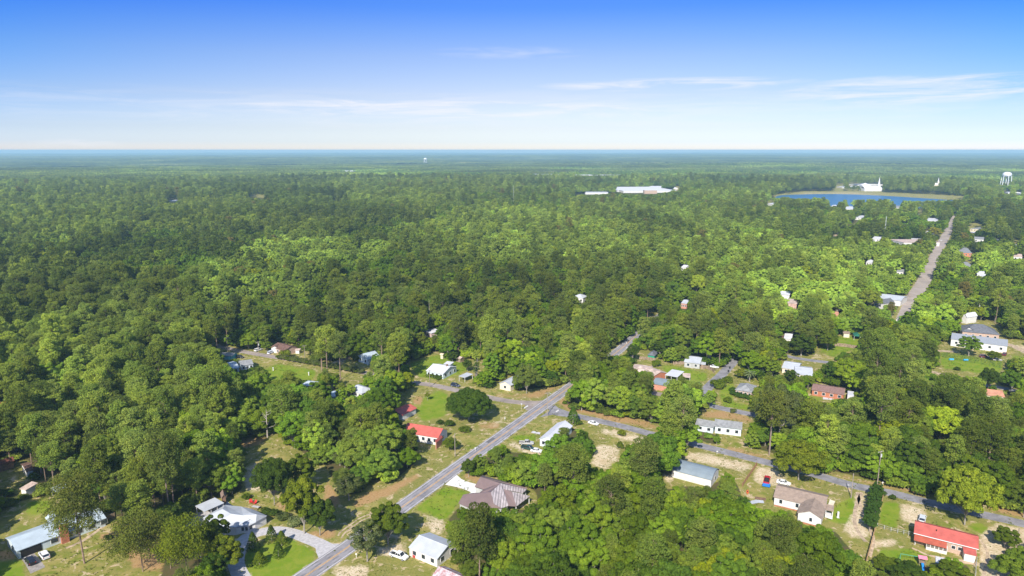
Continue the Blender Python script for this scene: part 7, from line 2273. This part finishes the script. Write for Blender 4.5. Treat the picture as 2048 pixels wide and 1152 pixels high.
for sx in (-1, 1):
    for sy in (-1, 1):
        mb = MB(); mb.box((sx * .8, sy * .8, 1.3), (.1, .1, 2.6)); mb.build('post', m_wood, r)
mb = MB()
for s_ in (-1, 1):
    mb.slab([(-1.1, s_ * 1.05, 2.5), (1.1, s_ * 1.05, 2.5), (1.1, 0, 3.0), (-1.1, 0, 3.0)][::s_], .04)
mb.build('canopy', mat('pink canvas', (0.72, 0.22, 0.30), 0.8, 0.06), r)
mb = MB(); mb.box((0, 0, 1.2), (1.7, 1.7, .1)); mb.build('deck', m_wood, r)
mb = MB(); mb.slab([(-.3, -.85, 1.25), (.3, -.85, 1.25), (.3, -3.0, .2), (-.3, -3.0, .2)], .06); mb.build('slide', tm_, r)
patch('concrete_pad', 'f', [(1350, 998), (1465, 1025), (1440, 1060), (1352, 1050)], mat('pale pad', (0.60, 0.60, 0.62), 0.8, 0.08), 0.25, thick=0.24)


def boat(base, ang, label, m, Ls=3.0):
    p = G(*base); r = empty('kayak', (p[0], p[1], 0.02), label, 'kayak'); r.rotation_euler = (0, 0, ang)
    mb = MB(); secs = []
    for k in range(9):
        t_ = -1 + k / 4; w = .38 * (1 - abs(t_) ** 2.4) + .02
        secs.append((t_ * Ls / 2, [(-w, .28), (-w * .6, .02), (w * .6, .02), (w, .28), (0, .36)]))
    loft(mb, secs); mb.build('hull', m, r)
    mb = MB(); mb.box((0, 0, .35), (.8, .36, .04)); mb.build('cockpit', bedm, r)


ok = mat('orange plastic', (0.75, 0.13, 0.03), 0.4, 0.04)
boat(q('e', 1162, 492), 1.25, 'orange kayak lying on the grass by the reddish wooden fence', ok)
for k, (x, y, an) in enumerate([(1205, 575, .3), (1255, 570, -.2)]):
    p = G(*q('e', x, y)); r = empty('metal_sheet', (p[0], p[1], 0), ('left sheet of silver roofing lying by the wood edge', 'right sheet of silver roofing lying by the wood edge')[k], 'metal sheet'); r.rotation_euler = (0, 0, an)
    mb = MB()
    for j in range(8):
        mb.slab([(-1.4 + j * .35, -.9, .3 + .05 * (j % 2)), (-1.05 + j * .35, -.9, .3 + .05 * ((j + 1) % 2)), (-1.05 + j * .35, .9, .35 + .05 * ((j + 1) % 2)), (-1.4 + j * .35, .9, .35 + .05 * (j % 2))], .02)
    mb.build('sheet', r_silver, r)
p = G(*q('e', 1262, 543)); r = empty('plank_pile', (p[0], p[1], 0), 'brown plank pile just above the silver sheets', 'plank pile'); r.rotation_euler = (0, 0, -.3)
for j in range(4):
    mb = MB(); mb.box((.1 * (j % 2), -.6 + j * .4, .12 + .08 * (j % 2)), (3.4, .34, .12)); mb.build('plank', m_brown, r)
for k, (reg, x, y, lb) in enumerate([('e', 1467, 612, 'grey air conditioner box under the rear wall of the tan roofed house'), ('d', 430, 710, 'air conditioner box at the end wall of the white cottage')]):
    p = G(*q(reg, x, y)); r = empty('air_conditioner', (p[0], p[1], 0), lb, 'air conditioner')
    mb = MB(); mb.box((0, 0, .42), (.8, .8, .84)); mb.build('case', m_grey, r)
    mb = MB(); mb.tube((0, 0, .84), (0, 0, .88), .32, n=12); mb.build('fan_grille', bedm, r)
p = G(*q('f', 582, 690)); r = empty('propane_tank', (p[0], p[1], 0), 'small white upright tank on the lawn right of the tan roofed house', 'tank')
mb = MB(); mb.tube((0, 0, .1), (0, 0, 2.0), .32, n=12); mb.build('cylinder', trimw, r); mb = MB(); mb.box((0, 0, .05), (.8, .8, .1)); mb.build('base', conc, r)
for k, (x, y) in enumerate([(1022, 383), (1012, 410)]):
    p = G(*q('g', x, y)); r = empty('rubbish_bin', (p[0], p[1], 0), ('upper dark wheeled bin beside the little street', 'lower dark wheeled bin beside the little street')[k], 'bin')
    mb = MB(); mb.slab([(-.35, -.35, 1.0), (.35, -.35, 1.0), (.35, .35, 1.0), (-.35, .35, 1.0)], .95); mb.build('bin_body', bedm, r); mb = MB(); mb.box((0, 0, 1.05), (.76, .8, .08)); mb.build('lid', G_ and bedm, r)
for k, (x, y) in enumerate([(735, 478), (1015, 515)]):
    p = G(*q('j', x, y)); r = empty('marker_post', (p[0], p[1], 0), ('left white marker post in the grass field', 'right white marker post in the grass field')[k], 'post')
    mb = MB(); mb.box((0, 0, .8), (.35, .35, 1.6)); mb.build('post', trimw, r); mb = MB(); mb.box((0, 0, 1.7), (.6, .6, .2)); mb.build('cap', trimw, r)
# garden rows by the hall: low crops in lines
gr = np.random.default_rng(5)
A, B, C_, D_ = [np.array(G(*p)[:2]) for p in Q('h', (1400, 610), (1880, 700), (1900, 640), (1410, 570))]
pl = []
for rw in range(7):
    f = (rw + .5) / 7
    a, b_ = A + (D_ - A) * f, B + (C_ - B) * f
    n = 60
    t_ = gr.random(n)
    if rw > 3: pl += [a + (b_ - a) * u_ + gr.normal(size=2) * .35 for u_ in t_]
    else: pl += [a + (b_ - a) * u_ + gr.normal(size=2) * .25 for u_ in t_]
pl = np.array(pl)
nrm = gr.normal(size=(len(pl) * 6, 3)) * .5 + [0, 0, 1]
Cc = np.concatenate([np.repeat(pl, 6, 0) + gr.normal(size=(len(pl) * 6, 2)) * .2, .25 + .5 * gr.random((len(pl) * 6, 1))], 1)
cme2 = leaves('crop_rows', Cc, nrm, .13 + .12 * gr.random(len(Cc)), leaf_m, gr.random(len(Cc)))
crop = bpy.data.objects.new('crop_rows', cme2); COL.objects.link(crop); crop['tint'] = [.17, .24, .08, 1.0]
tag(crop, 'low green vegetable rows in front of the long white hall', 'garden crops', kind='stuff')
for k, (x, y) in enumerate([(1475, 632), (1588, 637)]):
    p = G(*q('h', x, y)); r = empty('garden_barrel', (p[0], p[1], 0), ('left blue tarp covered bundle in the garden rows', 'right blue tarp covered bundle in the garden rows')[k], 'bundle')
    mb = MB(); mb.tube((-1.2, 0, .5), (1.2, 0, .5), .55, n=8); mb.build('tarp', mat('blue tarp', (0.05, 0.35, 0.62), 0.6, 0.08), r)
    mb = MB(); mb.box((0, 0, .1), (2.2, .9, .18)); mb.build('pallet', m_wood, r)

# weeds, tufts and leaf litter on the open ground: nobody could count them
gw = np.random.default_rng(15)
n = 60000
X = gw.uniform(-230, 300, n); Y = gw.uniform(140, 460, n)
px, py, dd = proj(X, Y, 0.0)
k = (OPENB.at(px, py) > .5) & (px > -60) & (px < 2110) & (py < 1200) & foot_clear(X, Y, 0.3) & road_clear(X, Y, 0.3) & (vnoise(X, Y, 9, 71) + .5 * vnoise(X, Y, 3, 72) > .72)
X, Y = X[k], Y[k]
m_ = 4
C = np.stack([np.repeat(X, m_) + gw.normal(size=len(X) * m_) * .22, np.repeat(Y, m_) + gw.normal(size=len(X) * m_) * .22, .05 + .22 * gw.random(len(X) * m_)], 1)
wme = leaves('weeds', C, gw.normal(size=(len(C), 3)) * .6 + [0, 0, .6], .10 + .16 * gw.random(len(C)), leaf_m, gw.random(len(C)))
wo_ = bpy.data.objects.new('weeds', wme); COL.objects.link(wo_); wo_['tint'] = [.15, .17, .035, 1.0]
tag(wo_, 'scattered weeds and tufts on lawns and sandy verges', 'weeds', kind='stuff')
print('weeds', len(X))
